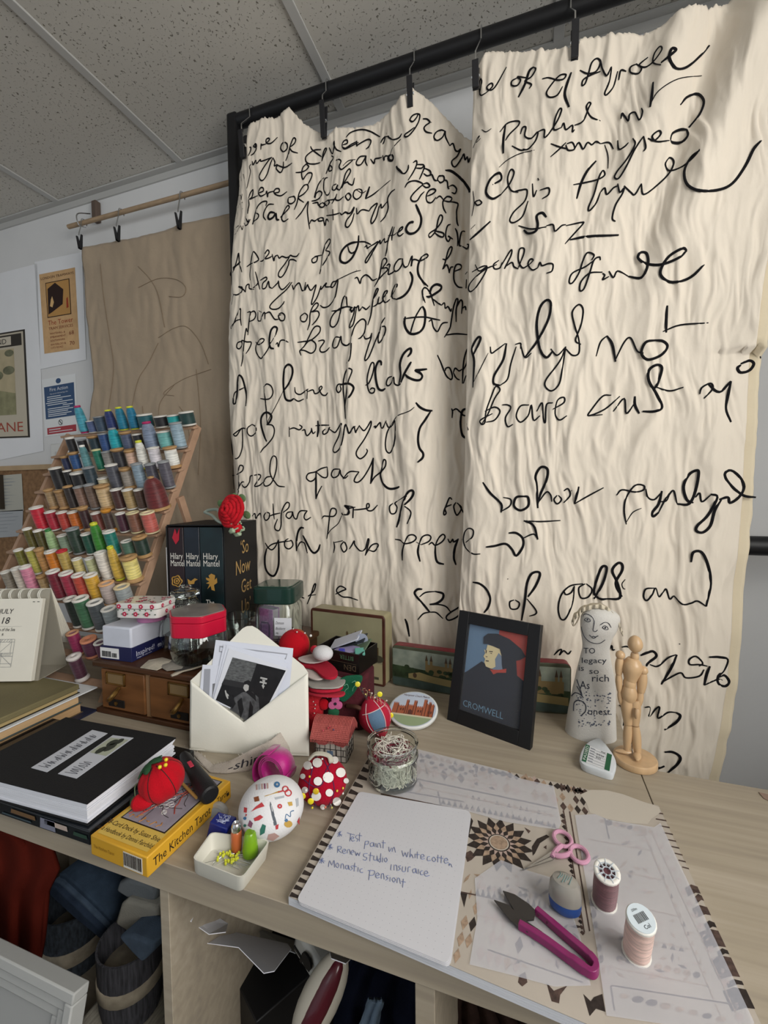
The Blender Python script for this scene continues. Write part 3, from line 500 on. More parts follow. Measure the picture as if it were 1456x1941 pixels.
# ================================================================ ON THE BACK WALL
def wallquad(tl, tr, br, bl, y=WALLY-.001):
    f = quadmap(AY(*bl, y), AY(*br, y), AY(*tr, y), AY(*tl, y))
    return lambda x, y, o=0.0: f(x, y, -o)
def sheet(mb, qm, x0, y0, x1, y1, off, mi, th=.0006):
    a = [qm(x0, y0, off), qm(x1, y0, off), qm(x1, y1, off), qm(x0, y1, off)]
    b = [qm(x0, y0, off-th), qm(x1, y0, off-th), qm(x1, y1, off-th), qm(x0, y1, off-th)]
    mb.hull(b, a, mi)
def qtext(mb, qm, body, x, y, h, off, mi, asp, align='l', shear=0, sx=1.0):
    """text on a quad map: x,y start in 0..1, h height as share of the quad height, asp = width/height of the quad"""
    vs, fs = textgeo(body); k = h/0.73
    if not vs: return
    wd = max(v[0] for v in vs)*k*sx/asp; ox = {'l': 0, 'c': -wd/2, 'r': -wd}[align]
    mb.add([qm(x+ox+(v[0]*sx+v[1]*shear)*k/asp, y+v[1]*k, off) for v in vs], fs, mi)
def qpoly(mb, qm, pts, off, mi): mb.poly([qm(x, y, off) for x, y in pts], mi)
def qdisc(mb, qm, cx, cy, rx, ry, off, mi, n=20): qpoly(mb, qm, [(cx+rx*math.cos(2*PI*k/n), cy+ry*math.sin(2*PI*k/n)) for k in range(n)], off, mi)
M_paper = mat('white_paper', 'e4e6ea', 0.85, var=(8, .02))
M_ink = P('2a2a2c', .8)
# tower poster on its white sheet
t = thing('tower_poster', 'small tan tram poster headed The Tower, on a white sheet taped to the wall', 'poster', AY(110, 690, WALLY))
qs = wallquad((66, 497), (156, 478), (164, 682), (78, 700))
mb = MB(); sheet(mb, qs, 0, 0, 1, 1, -.001, 0); mb.build('backing_sheet', M_paper, t)
qt = wallquad((74.5, 520.5), (142, 507), (150.5, 661), (84.5, 670.5), WALLY-.003)
mats = [mat('tan_poster_paper', 'c9a477', .8, var=(30, .1)), P('2c1a16', .8), P('b98d52', .8), P('7c3a26', .8), P('9a3a24', .8), P('d8b27c', .8), P('4a2a1c', .8)]
mb = MB(); sheet(mb, qt, 0, 0, 1, 1, 0, 0); A = .47
qtext(mb, qt, 'LONDON TRAMWAYS', .5, .925, .032, -.001, 6, A, 'c', sx=.98)
qpoly(mb, qt, [(.16, .44), (.84, .44), (.84, .88), (.16, .88)], -.0008, 1); qpoly(mb, qt, [(.18, .45), (.82, .45), (.82, .87), (.18, .87)], -.0012, 2)
qpoly(mb, qt, [(.20, .48), (.30, .50), (.62, .58), (.66, .76), (.44, .86), (.22, .80)], -.0016, 1)
qpoly(mb, qt, [(.26, .58), (.33, .56), (.38, .62), (.34, .70), (.30, .66)], -.002, 5); qpoly(mb, qt, [(.72, .52), (.78, .53), (.77, .66), (.73, .64)], -.0016, 4)
qtext(mb, qt, 'The Tower', .52, .345, .062, -.001, 4, A, 'c', sx=.85)
qtext(mb, qt, 'TRAM SERVICES', .52, .285, .036, -.001, 3, A, 'c', sx=.95)
for y, s in ((.225, 'WHITEHALL &'), (.18, 'EMBANKMENT'), (.135, 'SOUTHWARK')): qtext(mb, qt, s, .2, y, .026, -.001, 3, A, sx=.9)
qtext(mb, qt, '68', .74, .19, .05, -.001, 3, A); qtext(mb, qt, '70', .74, .06, .05, -.001, 3, A)
for y, s in ((.085, 'WATERLOO &'), (.045, 'CITY ROAD')): qtext(mb, qt, s, .2, y, .026, -.001, 3, A, sx=.9)
mb.build('printed_poster', mats, t)
# underground poster, cut by the frame
t = thing('underground_poster', 'framed-border Park Lane underground poster on a white sheet, beside the fire notice', 'poster', AY(0, 840, WALLY))
qs = wallquad((-160, 560), (71, 500), (83, 855), (-160, 905)); mb = MB(); sheet(mb, qs, 0, 0, 1, 1, -.001, 0); mb.build('backing_sheet', M_paper, t)
qt = wallquad((-150, 656), (47, 624), (57, 829), (-150, 836), WALLY-.003); A = .95
mats = [P('bfb7a6', .8), P('34302c', .8), P('8c8a6a', .8, var=(25, .25)), P('b5a98a', .8, var=(14, .12)), P('c8c0b0', .8), P('a04a3c', .8), P('6f7059', .8, var=(40, .4))]
mb = MB(); sheet(mb, qt, 0, 0, 1, 1, 0, 1); qpoly(mb, qt, [(.015, .015), (.985, .015), (.985, .985), (.015, .985)], -.0008, 0)
qpoly(mb, qt, [(.03, .86), (.97, .86), (.97, .97), (.03, .97)], -.0012, 1); qpoly(mb, qt, [(.04, .875), (.88, .875), (.88, .955), (.04, .955)], -.0016, 4)
qtext(mb, qt, 'UNDERGROUND', .84, .89, .05, -.002, 1, A, 'r', sx=.8)
qpoly(mb, qt, [(.05, .22), (.9, .22), (.9, .84), (.05, .84)], -.0012, 3)
qpoly(mb, qt, [(.05, .22), (.9, .22), (.9, .42), (.6, .5), (.3, .46), (.05, .5)], -.0016, 2)
for cx, cy, r in ((.62, .66, .05), (.74, .6, .06), (.85, .64, .05), (.55, .58, .04), (.68, .76, .05), (.86, .8, .04)): qdisc(mb, qt, cx, cy, r, r*.8, -.002, 6)
qtext(mb, qt, 'PARK LANE', .95, .06, .095, -.0012, 5, A, 'r', sx=.85)
mb.build('printed_poster', mats, t)
# fire action notice
t = thing('fire_action_notice', 'blue and white Fire Action notice on the wall above the socket', 'sign', AY(115, 825, WALLY))
qt = wallquad((79, 720), (143, 708), (148, 820), (86, 828), WALLY-.001); A = .56
mats = [P('dfe2e4', .5), P('2f4d74', .5), P('a83a44', .5), P('d8dce2', .5), P('55585c', .5)]
mb = MB(); sheet(mb, qt, 0, 0, 1, 1, 0, 0, .0005)
qdisc(mb, qt, .5, .93, .075, .045, -.001, 1)
qpoly(mb, qt, [(.06, .30), (.95, .30), (.95, .86), (.06, .86)], -.001, 1)
qtext(mb, qt, 'Fire Action', .5, .77, .062, -.0015, 3, A, 'c', sx=.8)
qtext(mb, qt, 'Any person discovering a fire', .5, .715, .024, -.0015, 3, A, 'c', sx=.78)
for y, x0, x1 in ((.67, .14, .55), (.635, .14, .85), (.60, .14, .6), (.565, .1, .9), (.53, .14, .72), (.50, .6, .9), (.465, .14, .8), (.43, .14, .9), (.40, .14, .75), (.365, .14, .85), (.335, .14, .7)):
    qpoly(mb, qt, [(x0, y), (x1, y), (x1, y+.013), (x0, y+.013)], -.0015, 3)
n = 24
for k in range(n):
    a0, a1 = 2*PI*k/n, 2*PI*(k+1)/n; c = (.5, .215)
    qpoly(mb, qt, [(c[0]+.06*math.cos(a0)/A*.6, c[1]+.05*math.sin(a0)), (c[0]+.06*math.cos(a1)/A*.6, c[1]+.05*math.sin(a1)), (c[0]+.048*math.cos(a1)/A*.6, c[1]+.038*math.sin(a1)), (c[0]+.048*math.cos(a0)/A*.6, c[1]+.038*math.sin(a0))], -.001, 4)
qpoly(mb, qt, [(.45, .245), (.47, .255), (.555, .185), (.535, .175)], -.001, 4)
qpoly(mb, qt, [(.08, .03), (.96, .03), (.96, .145), (.08, .145)], -.001, 2); qpoly(mb, qt, [(.14, .10), (.5, .10), (.5, .115), (.14, .115)], -.0015, 3); qpoly(mb, qt, [(.14, .06), (.85, .06), (.85, .072), (.14, .072)], -.0015, 3)
mb.build('printed_panel', mats, t)
# socket with cable hooks
c = AY(118, 862, WALLY); t = thing('wall_socket', 'white wall socket plate below the fire notice, behind the thread rack', 'socket', (c.x, WALLY, c.z-.04))
MB().box(c.x-.05, c.x+.05, WALLY-.012, WALLY, c.z-.045, c.z+.045).build('plate', P('d5d6d4', .4), t, bevel=.004)
MB().box(c.x-.02, c.x+.02, WALLY-.016, WALLY-.011, c.z-.012, c.z+.012).build('rocker', P('c4c5c3', .4), t, bevel=.002)
# cork board
a = AY(-160, 893, WALLY-.02); b = AY(95, 893, WALLY-.02); bx = AY(130, 893, WALLY-.02).x
t = thing('pin_board', 'brown cork pin board with a light wooden edge, behind the calendar', 'notice board', ((a.x+bx)/2, WALLY, .86))
MB().box(a.x, bx, WALLY-.015, WALLY, .86, a.z-.012).build('cork', mat('cork', '8a6a4c', .95, var=(60, .25), bump=(200, .4)), t)
MB().box(a.x, bx, WALLY-.022, WALLY, a.z-.014, a.z+.006).build('edge_strip', mat('pale_pine', 'b49a78', .6, var=(20, .1)), t)
def pinned(tl, tr, br, bl, col, name, label, lines=0):
    q = wallquad(tl, tr, br, bl, WALLY-.017); mb = MB(); sheet(mb, q, 0, 0, 1, 1, 0, 0)
    for k in range(lines):
        y = .9-.8*k/lines; qpoly(mb, q, [(.08, y), (.08+.5+.35*random.random(), y), (.9-.3*random.random(), y-.02), (.08, y-.02)], -.0008, 1)
    tag(mb.build(name, [P(col, .85), P('8f949a', .85)]), label, 'paper', 'papers on the pin board')
pinned((-40, 905), (41, 898), (45, 968), (-40, 972), 'b9b8ae', 'pinned_note', 'upper grey-green note pinned to the cork board', 9)
pinned((-40, 972), (44, 966), (42, 1016), (-40, 1022), 'aeb2b6', 'pinned_note', 'lower pale grey torn note pinned to the cork board', 6)
tag(MB().box(-2.17, AY(5, 900, 1.23).x, 1.215, 1.232, AY(0, 965, 1.23).z, AY(0, 900, 1.23).z).build('pinned_photo', P('3a3228', .6)), 'dark photograph on the cork board at the frame edge', 'photo')
# batten, rod and plain quilt
p = AY(178, 398, WALLY-.02); t = thing('wall_bracket', 'short dark wooden bracket on the wall holding the rod', 'bracket', (p.x, WALLY, p.z-.04))
z0, z1 = AY(178, 419, WALLY-.02).z, AY(178, 379, WALLY-.02).z
MB().box(p.x-.012, p.x+.012, WALLY-.022, WALLY, z0, z1).build('block', mat('dark_bracket_wood', '5f5148', .7), t, bevel=.004)
RDY = 1.195
ra, rb = AY(130, 430, RDY), AY(436, 346, RDY)
slope = (rb.z-ra.z)/(rb.x-ra.x)
MB().tube(smooth([(p.x-.02, WALLY-.02, z0+.03), (p.x-.02, RDY-.015, z0+.0), (p.x-.018, RDY-.012, ra.z-.012+slope*.1), (p.x-.012, RDY+.01, ra.z-.012)], 5), .0022, 6).build('hook', M_chrome, t)
rod = thing('wooden_rod', 'thin natural wooden rod on the wall carrying the plain quilt', 'rod', ra)
MB().tube([ra, (ra+rb)/2, rb+(rb-ra)*.4], .0078, 14).build('dowel', mat('natural_dowel', 'a28b70', .6, var=(30, .15), stretch=(1, 6, 6)), rod)
QY = 1.185
ZT2 = polyl([(AY(u, v, QY).x, AY(u, v, QY).z) for u, v in [(155, 474), (160, 470), (190, 462), (225, 456), (262, 450), (300, 440), (345, 424), (390, 414), (435, 404), (500, 392)]])
XA2 = edge([(157, 465), (165, 600), (175, 690), (178, 740), (170, 780), (168, 900), (168, 1100)], QY)
XB2 = AY(500, 600, QY).x
def Ys2(x, z):
    y = QY+.006*nz(x, z, 8, 2, 21)+.003*(1-2*abs(nz(x, z, 24, 9, 13)))
    e = x-XA2(z)
    if e < .06: y += .004*nz(x, z, 40, 16, 3)
    for u in (160, 226, 342): y -= .006*gs(x, AY(u, 430, QY).x+.2*(0), .03)*max(0, 1-(2.2-z)/.5)
    return y
mb = MB()
def fn(s, t):
    xt = XA2(2.1)+(XB2-XA2(2.1))*s; zt = ZT2(xt); z = zt+(.80-zt)*t; x = XA2(z)+(XB2-XA2(z))*s; return (x, Ys2(x, z), z)
mb.grid(fn, 110, 130)
pq = thing('plain_quilt', 'plain beige quilted cloth hanging from the wooden rod behind the spools', 'quilt', AY(300, 800, QY))
mb.build('cloth', mat('beige_calico', 'a3937f', .95, sheen=.1, spec=.1, var=(6, .06), bump=(45, .6)), pq, ang=180, solid=.003)
st = MB()
for s in ('262 545 300 528 335 530 352 545 345 562 320 562', '300 640 330 622 355 620 380 650 395 690', '250 770 262 720 280 690 300 650', '330 750 310 745 345 720 385 705 400 700', '300 790 305 760 330 730', '270 770 272 800 268 830', '340 770 352 790 360 830', '205 780 215 700 208 640 196 560 190 500', '372 700 380 800 376 900', '262 505 285 530 300 560 312 620'):
    n = list(map(float, s.split())); pts = []
    for q in smooth([(n[i], n[i+1], 0) for i in range(0, len(n), 2)], 6):
        a = AY(q.x, q.y, QY); y = Ys2(a.x, a.z)-.003; pts.append(AY(q.x, q.y, y))
    st.tube(pts, .0009, 5)
st.build('stitched_outline', P('8a7863', .9), pq)
for u, vh, vj, lab in ((155, 428, 470, 'chrome and black clip at the free end of the wooden rod'), (226, 410, 455, 'chrome clip just beyond the bracket on the wooden rod'), (342, 378, 432, 'chrome clip on the wooden rod nearest the lettered quilt')):
    h = AY(u, vh, RDY-.01); j = AY(u, vj, QY-.012); x = h.x
    t = thing('curtain_clip', lab, 'clip', (x, QY-.012, j.z), 0, 'clips on the wooden rod')
    zr = ra.z+slope*(x-ra.x)
    arc = [V((x, RDY+.011*math.cos(q), zr+.011*math.sin(q))) for q in [PI*1.0-PI*1.2*i/10-.0 for i in range(11)]][::-1]
    zz = j.z+(zr-j.z)*.45
    MB().tube(arc+[V((x, RDY-.013, zr-.02)), V((x, QY-.012, zz+.006)), V((x, QY-.012, zz))], .0022, 6).build('hook', M_chrome, t)
    c = MB()
    for s in (-1, 1): c.hull([(x-.004+s*.001, QY-.014, j.z), (x+.004+s*.001, QY-.014, j.z), (x+.004+s*.001, QY-.004, j.z), (x-.004+s*.001, QY-.004, j.z)], [(x-.002+s*.012, QY-.014, zz), (x+.002+s*.012, QY-.014, zz), (x+.002+s*.012, QY-.008, zz), (x-.002+s*.012, QY-.008, zz)])
    c.build('jaws', M_clip, t)

# ================================================================ THREAD RACK
M_rackwood = mat('beech_rack_wood', 'aa8a72', .6, var=(30, .12), bump=(120, .1))
XR_ = AY(367, 803, 1.0).x
rows_v = [808, 851, 888, 926, 966, 1010, 1055, 1101, 1146, 1195, 1246, 1293]
ROWP = []
for v in rows_v:
    u = 367-114/332*(v-803); q = AX(u, v, XR_); ROWP.append((q.y, q.z))
(ya, za), (yb, zb_) = ROWP[0], ROWP[-1]
sl = V((0, ya-yb, za-zb_)).normalized(); nrm = V((0, -sl.z, sl.y))
lo = V((0, yb, zb_))+sl*((D-zb_)/sl.z); hi = V((0, ya, za))+sl*.008
XL_ = AY(77, 905, ROWP[3][0]).x-.005
rk = thing('thread_rack', 'tall wooden thread rack leaning back on the desk, its rails full of spools', 'thread rack', ((XL_+XR_)/2, lo.y, D))
def bar(mb, x, a, b, w_, d_):
    dirv = (b-a).normalized(); M = axes(V((x, a.y, a.z)), (1, 0, 0), dirv); L = (b-a).length
    mb.box(-w_/2, w_/2, 0, L, -d_/2, d_/2, 0, M)
for x in (XL_, XR_+.004):
    mb = MB(); bar(mb, x, lo+nrm*(-.012), hi+nrm*(-.012), .012, .022); mb.build('stile', M_rackwood, rk, bevel=.001)
    mb = MB(); q = lo+(hi-lo)*.7; bar(mb, x+(.014 if x < -1 else -.014)*0+.013, V((0, q.y+.19, D)), q+nrm*(-.02), .011, .02); mb.build('back_leg', M_rackwood, rk, bevel=.001)
PHI = math.radians(17)
for y, z in ROWP:
    M = frame((0, y, z), 0, PHI)
    mb = MB().box(XL_-.008, XR_+.014, -.014, .006, -.007, 0, 0, M); mb.build('rail', M_rackwood, rk, bevel=.0015)
# spool prototypes, height 1, diameter 1
def thread_mat(col):
    key = 'thread_'+col
    if key in _mats: return _mats[key]
    m = bpy.data.materials.new(key); m.use_nodes = True; nt = m.node_tree; b = nt.nodes['Principled BSDF']
    c = RGB(col); b.inputs['Roughness'].default_value = .42; b.inputs['Sheen Weight'].default_value = .2; b.inputs['Specular IOR Level'].default_value = .45
    tc = nt.nodes.new('ShaderNodeTexCoord'); mp = nt.nodes.new('ShaderNodeMapping'); mp.inputs['Scale'].default_value = (.6, .6, 9); mp.inputs['Rotation'].default_value = (.12, .08, 0)
    n = nt.nodes.new('ShaderNodeTexNoise'); n.inputs['Scale'].default_value = 2.2; n.inputs['Detail'].default_value = 4
    r = nt.nodes.new('ShaderNodeValToRGB'); r.color_ramp.elements[0].position = .3; r.color_ramp.elements[1].position = .7
    r.color_ramp.elements[0].color = (*[x*.62 for x in c], 1); r.color_ramp.elements[1].color = (*[min(1, x*1.3+.01) for x in c], 1)
    wv = nt.nodes.new('ShaderNodeTexWave'); wv.bands_direction = 'Z'; wv.inputs['Scale'].default_value = 14; wv.inputs['Distortion'].default_value = .4
    bp = nt.nodes.new('ShaderNodeBump'); bp.inputs['Strength'].default_value = .25; bp.inputs['Distance'].default_value = .002
    nt.links.new(tc.outputs['Object'], mp.inputs[0]); nt.links.new(mp.outputs[0], n.inputs['Vector']); nt.links.new(n.outputs['Fac'], r.inputs[0]); nt.links.new(r.outputs[0], b.inputs['Base Color'])
    nt.links.new(tc.outputs['Object'], wv.inputs['Vector']); nt.links.new(wv.outputs['Fac'], bp.inputs['Height']); nt.links.new(bp.outputs[0], b.inputs['Normal'])
    _mats[key] = m; return m
M_core = P('d9d6cf', .45); M_wcore = mat('turned_spool_wood', 'b08c60', .55, var=(40, .15)); M_mcore = P('8b3a62', .4)
PROTO = {}
def ring_top(prof_r, hole, z):  # flange top with a hollow
    return [(prof_r, z), (hole*1.25, z), (hole, z-.02), (hole, z-.25), (0, z-.25)]
def proto(kind):
    if kind in PROTO: return PROTO[kind]
    c = MB(); th = MB(); extra = None
    if kind == 'plastic':
        c.lathe([(.46, 0), (.5, .02), (.5, .06), (.40, .07), (.40, .93), (.5, .94), (.5, .98), (.47, 1.0)]+ring_top(.47, .30, 1.0)[1:], 20)
        th.lathe([(.40, .06), (.46, .09), (.475, .5), (.46, .91), (.40, .94)], 20)
    elif kind == 'squat':
        c.lathe([(.47, 0), (.5, .03), (.5, .10), (.40, .13), (.40, .87), (.5, .90), (.5, .97), (.47, 1.0)]+ring_top(.47, .18, 1.0)[1:], 20)
        th.lathe([(.40, .11), (.47, .14), (.48, .5), (.47, .86), (.40, .89)], 20)
    elif kind == 'wood':
        c.lathe([(.47, 0), (.5, .02), (.5, .07), (.34, .16), (.34, .84), (.5, .93), (.5, .98), (.47, 1.0)]+ring_top(.47, .13, 1.0)[1:], 20)
        th.lathe([(.34, .12), (.42, .16), (.43, .5), (.42, .84), (.34, .88)], 20)
    elif kind == 'cone':
        c.lathe([(.42, 0), (.45, .02), (.45, .05), (.3, .06), (.22, .92), (.29, .93), (.31, .96), (.28, 1.0)]+ring_top(.28, .15, 1.0)[1:], 20)
        th.lathe([(.34, .04), (.48, .07), (.5, .14), (.47, .5), (.38, .82), (.30, .91), (.22, .93)], 20)
    elif kind == 'big cone':
        c.lathe([(.47, 0), (.5, .01), (.5, .09), (.3, .1), (.12, .9), (.13, 1.0)]+ring_top(.13, .06, 1.0)[1:], 24)
        th.lathe([(.3, .09), (.46, .095), (.465, .3), (.43, .62), (.34, .82), (.22, .93), (.12, .96)], 24)
    a = c.build('core', [M_core], raw=True); b = th.build('wound_thread', [M_core], raw=True)
    for o in (a, b): COL.objects.unlink(o)
    PROTO[kind] = (a, b); return PROTO[kind]
ORD = 'first second third fourth fifth sixth seventh eighth ninth tenth eleventh twelfth'.split()
RN = ['top', 'second', 'third', 'fourth', 'fifth', 'sixth', 'seventh', 'eighth', 'ninth', 'tenth', 'eleventh', 'lowest']
def place_spool(loc, wm, hm, kind, col, label, group, tilt=PHI, rz=0, core=None, name='thread_spool', rx=None):
    a, b = proto(kind)
    t = bpy.data.objects.new(name, None); COL.objects.link(t); t.location = loc; t.scale = (wm, wm, hm)
    t.rotation_euler = (tilt, 0, rz); t.empty_display_size = .2
    tag(t, label, 'thread spool', group)
    cm = core or (M_wcore if kind in ('wood', 'big cone') else M_core)
    for src, mm in ((a, cm), (b, thread_mat(col))):
        o = src.copy(); COL.objects.link(o); o.parent = t
        o.material_slots[0].link = 'OBJECT'; o.material_slots[0].material = mm
    return t
Y_ = P('c9cc3a', .45); MG = P('a8285e', .4); WH = P('e4e2dc', .45); GY = P('8f9294', .45); GN = P('2f7a3c', .45); RDc = P('b8303a', .45); OW = P('c98a34', .5)
p_, s_, w_, c_ = 'plastic', 'squat', 'wood', 'cone'
SP = [
 [(157,821,138,779,17,c_,'3f94a8','light teal',MG),(173,818,167,799,17,p_,'4f5f88','slate blue',0),(190,812,183,787,20,p_,'33475c','slate',GY),(210,808,199,774,18,c_,'1e2f66','navy',Y_),(231,809,216,773,18,c_,'0d7390','deep teal',Y_),(252,808,237,772,18,c_,'0c6f92','peacock teal',Y_),(275,806,270,782,27,s_,'0d5560','dark teal',0),(304,810,296,792,24,s_,'131319','black',0),(328,806,320,788,23,s_,'109a9c','bright turquoise',0),(354,810,343,789,26,s_,'0b3534','bottle green',0)],
 [(135,849,131,821,15,s_,'15151a','black and white',0),(156,853,149,831,16,p_,'17171d','black',GY),(179,849,168,823,20,w_,'17303a','dark petrol',0),(199,848,192,817,18,p_,'28497e','mid blue',GY),(219,847,211,808,21,c_,'109aa6','turquoise',GY),(241,846,234,814,21,w_,'4a5570','slate violet',0),(262,841,255,814,17,p_,'14151e','blue black',0),(286,845,275,799,25,c_,'76839a','lavender grey',MG),(313,846,304,817,25,p_,'69aaa6','pale teal',0),(339,849,327,807,22,p_,'8ea6b4','pale blue',GY)],
 [(124,881,116,856,14,w_,'1d274c','dark navy',0),(143,886,134,855,18,w_,'1f4a7e','royal blue',0),(164,882,150,841,15,c_,'56868a','grey teal',WH),(188,886,177,852,15,p_,'127058','emerald',P('cfcb9a', .5)),(206,882,198,851,18,p_,'85827e','mid grey',GY),(227,885,219,850,22,w_,'2b2a30','charcoal',0),(249,883,242,851,18,w_,'c9a894','pink banded',0),(271,881,262,834,18,c_,'d8d6ce','white',Y_),(295,883,287,848,21,p_,'d5d0d6','pale lilac',0),(326,885,314,851,25,w_,'e2e2dc','snow white',0)],
 [(112,922,105,885,21,p_,'111116','black',0),(132,922,127,890,14,p_,'131318','jet black',0),(151,921,145,892,25,s_,'0f0f14','broad black',0),(174,921,167,884,21,p_,'2b3c46','dark slate',GY),(195,920,191,901,19,s_,'d6cba8','cream',0),(218,923,212,882,21,p_,'4a4c56','lead grey',0),(242,924,235,890,20,w_,'938a80','taupe',0),(266,923,258,881,20,p_,'8397a6','pale steel blue',GY),(291,922,282,881,20,p_,'45434f','violet grey',GY),(317,925,304,881,21,p_,'524f5a','dusk grey',GY)],
 [(97,963,87,931,16,w_,'a08662','sand',0),(117,964,107,934,17,w_,'94744f','tan',0),(136,963,124,926,16,p_,'2a211e','dark brown',w_),(156,963,146,926,18,p_,'806354','mauve brown',GY),(177,966,167,925,18,p_,'6d5a4e','grey brown',GY),(200,966,191,926,26,w_,'c6aa80','cream beige',0),(225,968,216,935,20,p_,'43221e','chocolate',0),(246,968,239,935,19,p_,'a38a5e','khaki tan',0),(267,969,259,936,17,p_,'513b30','mid brown',0),(297,967,287,913,40,'big cone','5c1518','burgundy',0)],
 [(77,1001,66,964,22,p_,'c01530','scarlet',0),(100,1003,90,973,18,p_,'a81c34','crimson',0),(122,1004,110,975,18,p_,'b23a30','brick red',0),(143,1005,131,975,18,p_,'c0641c','orange',0),(164,1006,152,967,18,w_,'35161a','dark maroon',0),(186,1006,176,976,17,p_,'70372c','russet',0),(207,1004,197,968,17,w_,'4a3a36','dark taupe',OW),(232,1009,224,978,17,p_,'461d30','plum',0),(256,1012,248,979,22,p_,'7a4f3c','warm brown',P('cfc49a', .5)),(284,1012,273,979,25,p_,'b85a50','coral',P('dccfa8', .5))],
 [(60,1040,47,1004,15,p_,'5c5520','olive',WH),(79,1040,67,1006,15,p_,'534c20','dark olive',WH),(99,1041,87,1005,17,c_,'98b682','pale green',GN),(123,1045,112,1017,18,p_,'82957e','silver green',0),(146,1047,133,1007,22,p_,'22382c','forest green',GY),(169,1050,159,1017,18,p_,'0d4a38','deep green',0),(190,1048,173,998,20,c_,'2f7a22','bright green',Y_),(214,1049,203,1010,21,p_,'0d7468','jade',0),(242,1053,233,1029,20,p_,'507260','sage',0),(269,1056,258,1024,26,w_,'132e22','dark green',0)],
 [(44,1080,31,1043,15,p_,'74702c','moss',0),(67,1083,52,1044,16,p_,'b2ac50','yellow olive',0),(84,1087,73,1045,16,w_,'b88a50','gold tan',0),(105,1086,94,1047,20,p_,'cf7a1c','amber',0),(127,1089,114,1048,18,p_,'b49a50','old gold',RDc),(150,1090,143,1060,17,p_,'d2c27e','pale gold',0),(175,1093,165,1061,16,p_,'bfc294','pale green',0),(200,1098,187,1055,21,p_,'dcd6cc','white',0),(222,1096,207,1043,18,c_,'c6a440','gold',Y_),(251,1100,239,1061,29,w_,'e2d27e','yellow',0)],
 [(20,1130,12,1094,16,p_,'8d8578','grey',0),(44,1130,31,1087,18,p_,'cfc6b8','cream',0),(62,1130,48,1083,19,p_,'d486a0','pink',0),(85,1133,76,1099,15,w_,'b09468','fawn',0),(112,1137,99,1093,22,p_,'7c1f34','dark crimson',0),(136,1138,123,1095,23,p_,'a4304a','raspberry',0),(159,1140,146,1098,23,p_,'c04a38','red orange',0),(182,1143,170,1099,23,p_,'cfa034','golden',0),(207,1147,199,1114,26,p_,'b8a8a2','pinkish silver',P('d9a878', .5)),(235,1147,228,1117,27,p_,'9aa0a0','shiny silver',P('dcc8a0', .5))],
 [(145,1190,134,1146,22,p_,'1c2a24','very dark green',0),(165,1194,152,1148,27,p_,'3a6a4a','mid green',0),(190,1194,179,1151,27,p_,'454c50','iron grey',0),(212,1190,203,1155,25,p_,'8d9698','pewter',0)],
 [(144,1244,134,1212,21,p_,'8f1f50','magenta',P('c09070', .5)),(171,1244,164,1218,27,s_,'55203e','purple',P('cf8a6a', .5)),(192,1240,187,1216,22,p_,'5f2a48','dusky purple',0)],
 [(149,1292,147,1255,24,w_,'4a1f34','deep plum',P('cfc8c4', .5))]]
for ri, row in enumerate(SP):
    y, z = ROWP[ri]; n = len(row)
    for i, (ub, vb, ut, vt, wp, kind, col, cn, core) in enumerate(row):
        yy = y-.016; q = AY(ub, vb, yy); x = q.x; dp = DEP((x, yy, z))
        dep = math.atan2(CAMZ-z, dp)
        L = math.hypot(ub-ut, vb-vt)*dp/FPX/math.cos(PHI+dep)
        wm = wp*dp/FPX*1.05; L *= 1.1
        base = V((x, yy, z))+V((0, .016*math.cos(PHI)*0, 0))
        kd = kind if kind in ('plastic', 'squat', 'wood', 'cone', 'big cone') else 'plastic'
        cm = core if not (core == 0 or isinstance(core, str)) else (M_wcore if core == 'wood' else None)
        place_spool((x, y-.006, z+.002), wm, L, kd, col, '%s thread on %s spool, %s from the boxed books on %s rail' % (cn, {'big cone': 'large'}.get(kd, kd), ORD[n-1-i], RN[ri]),
                    'spools on the thread rack', core=cm)
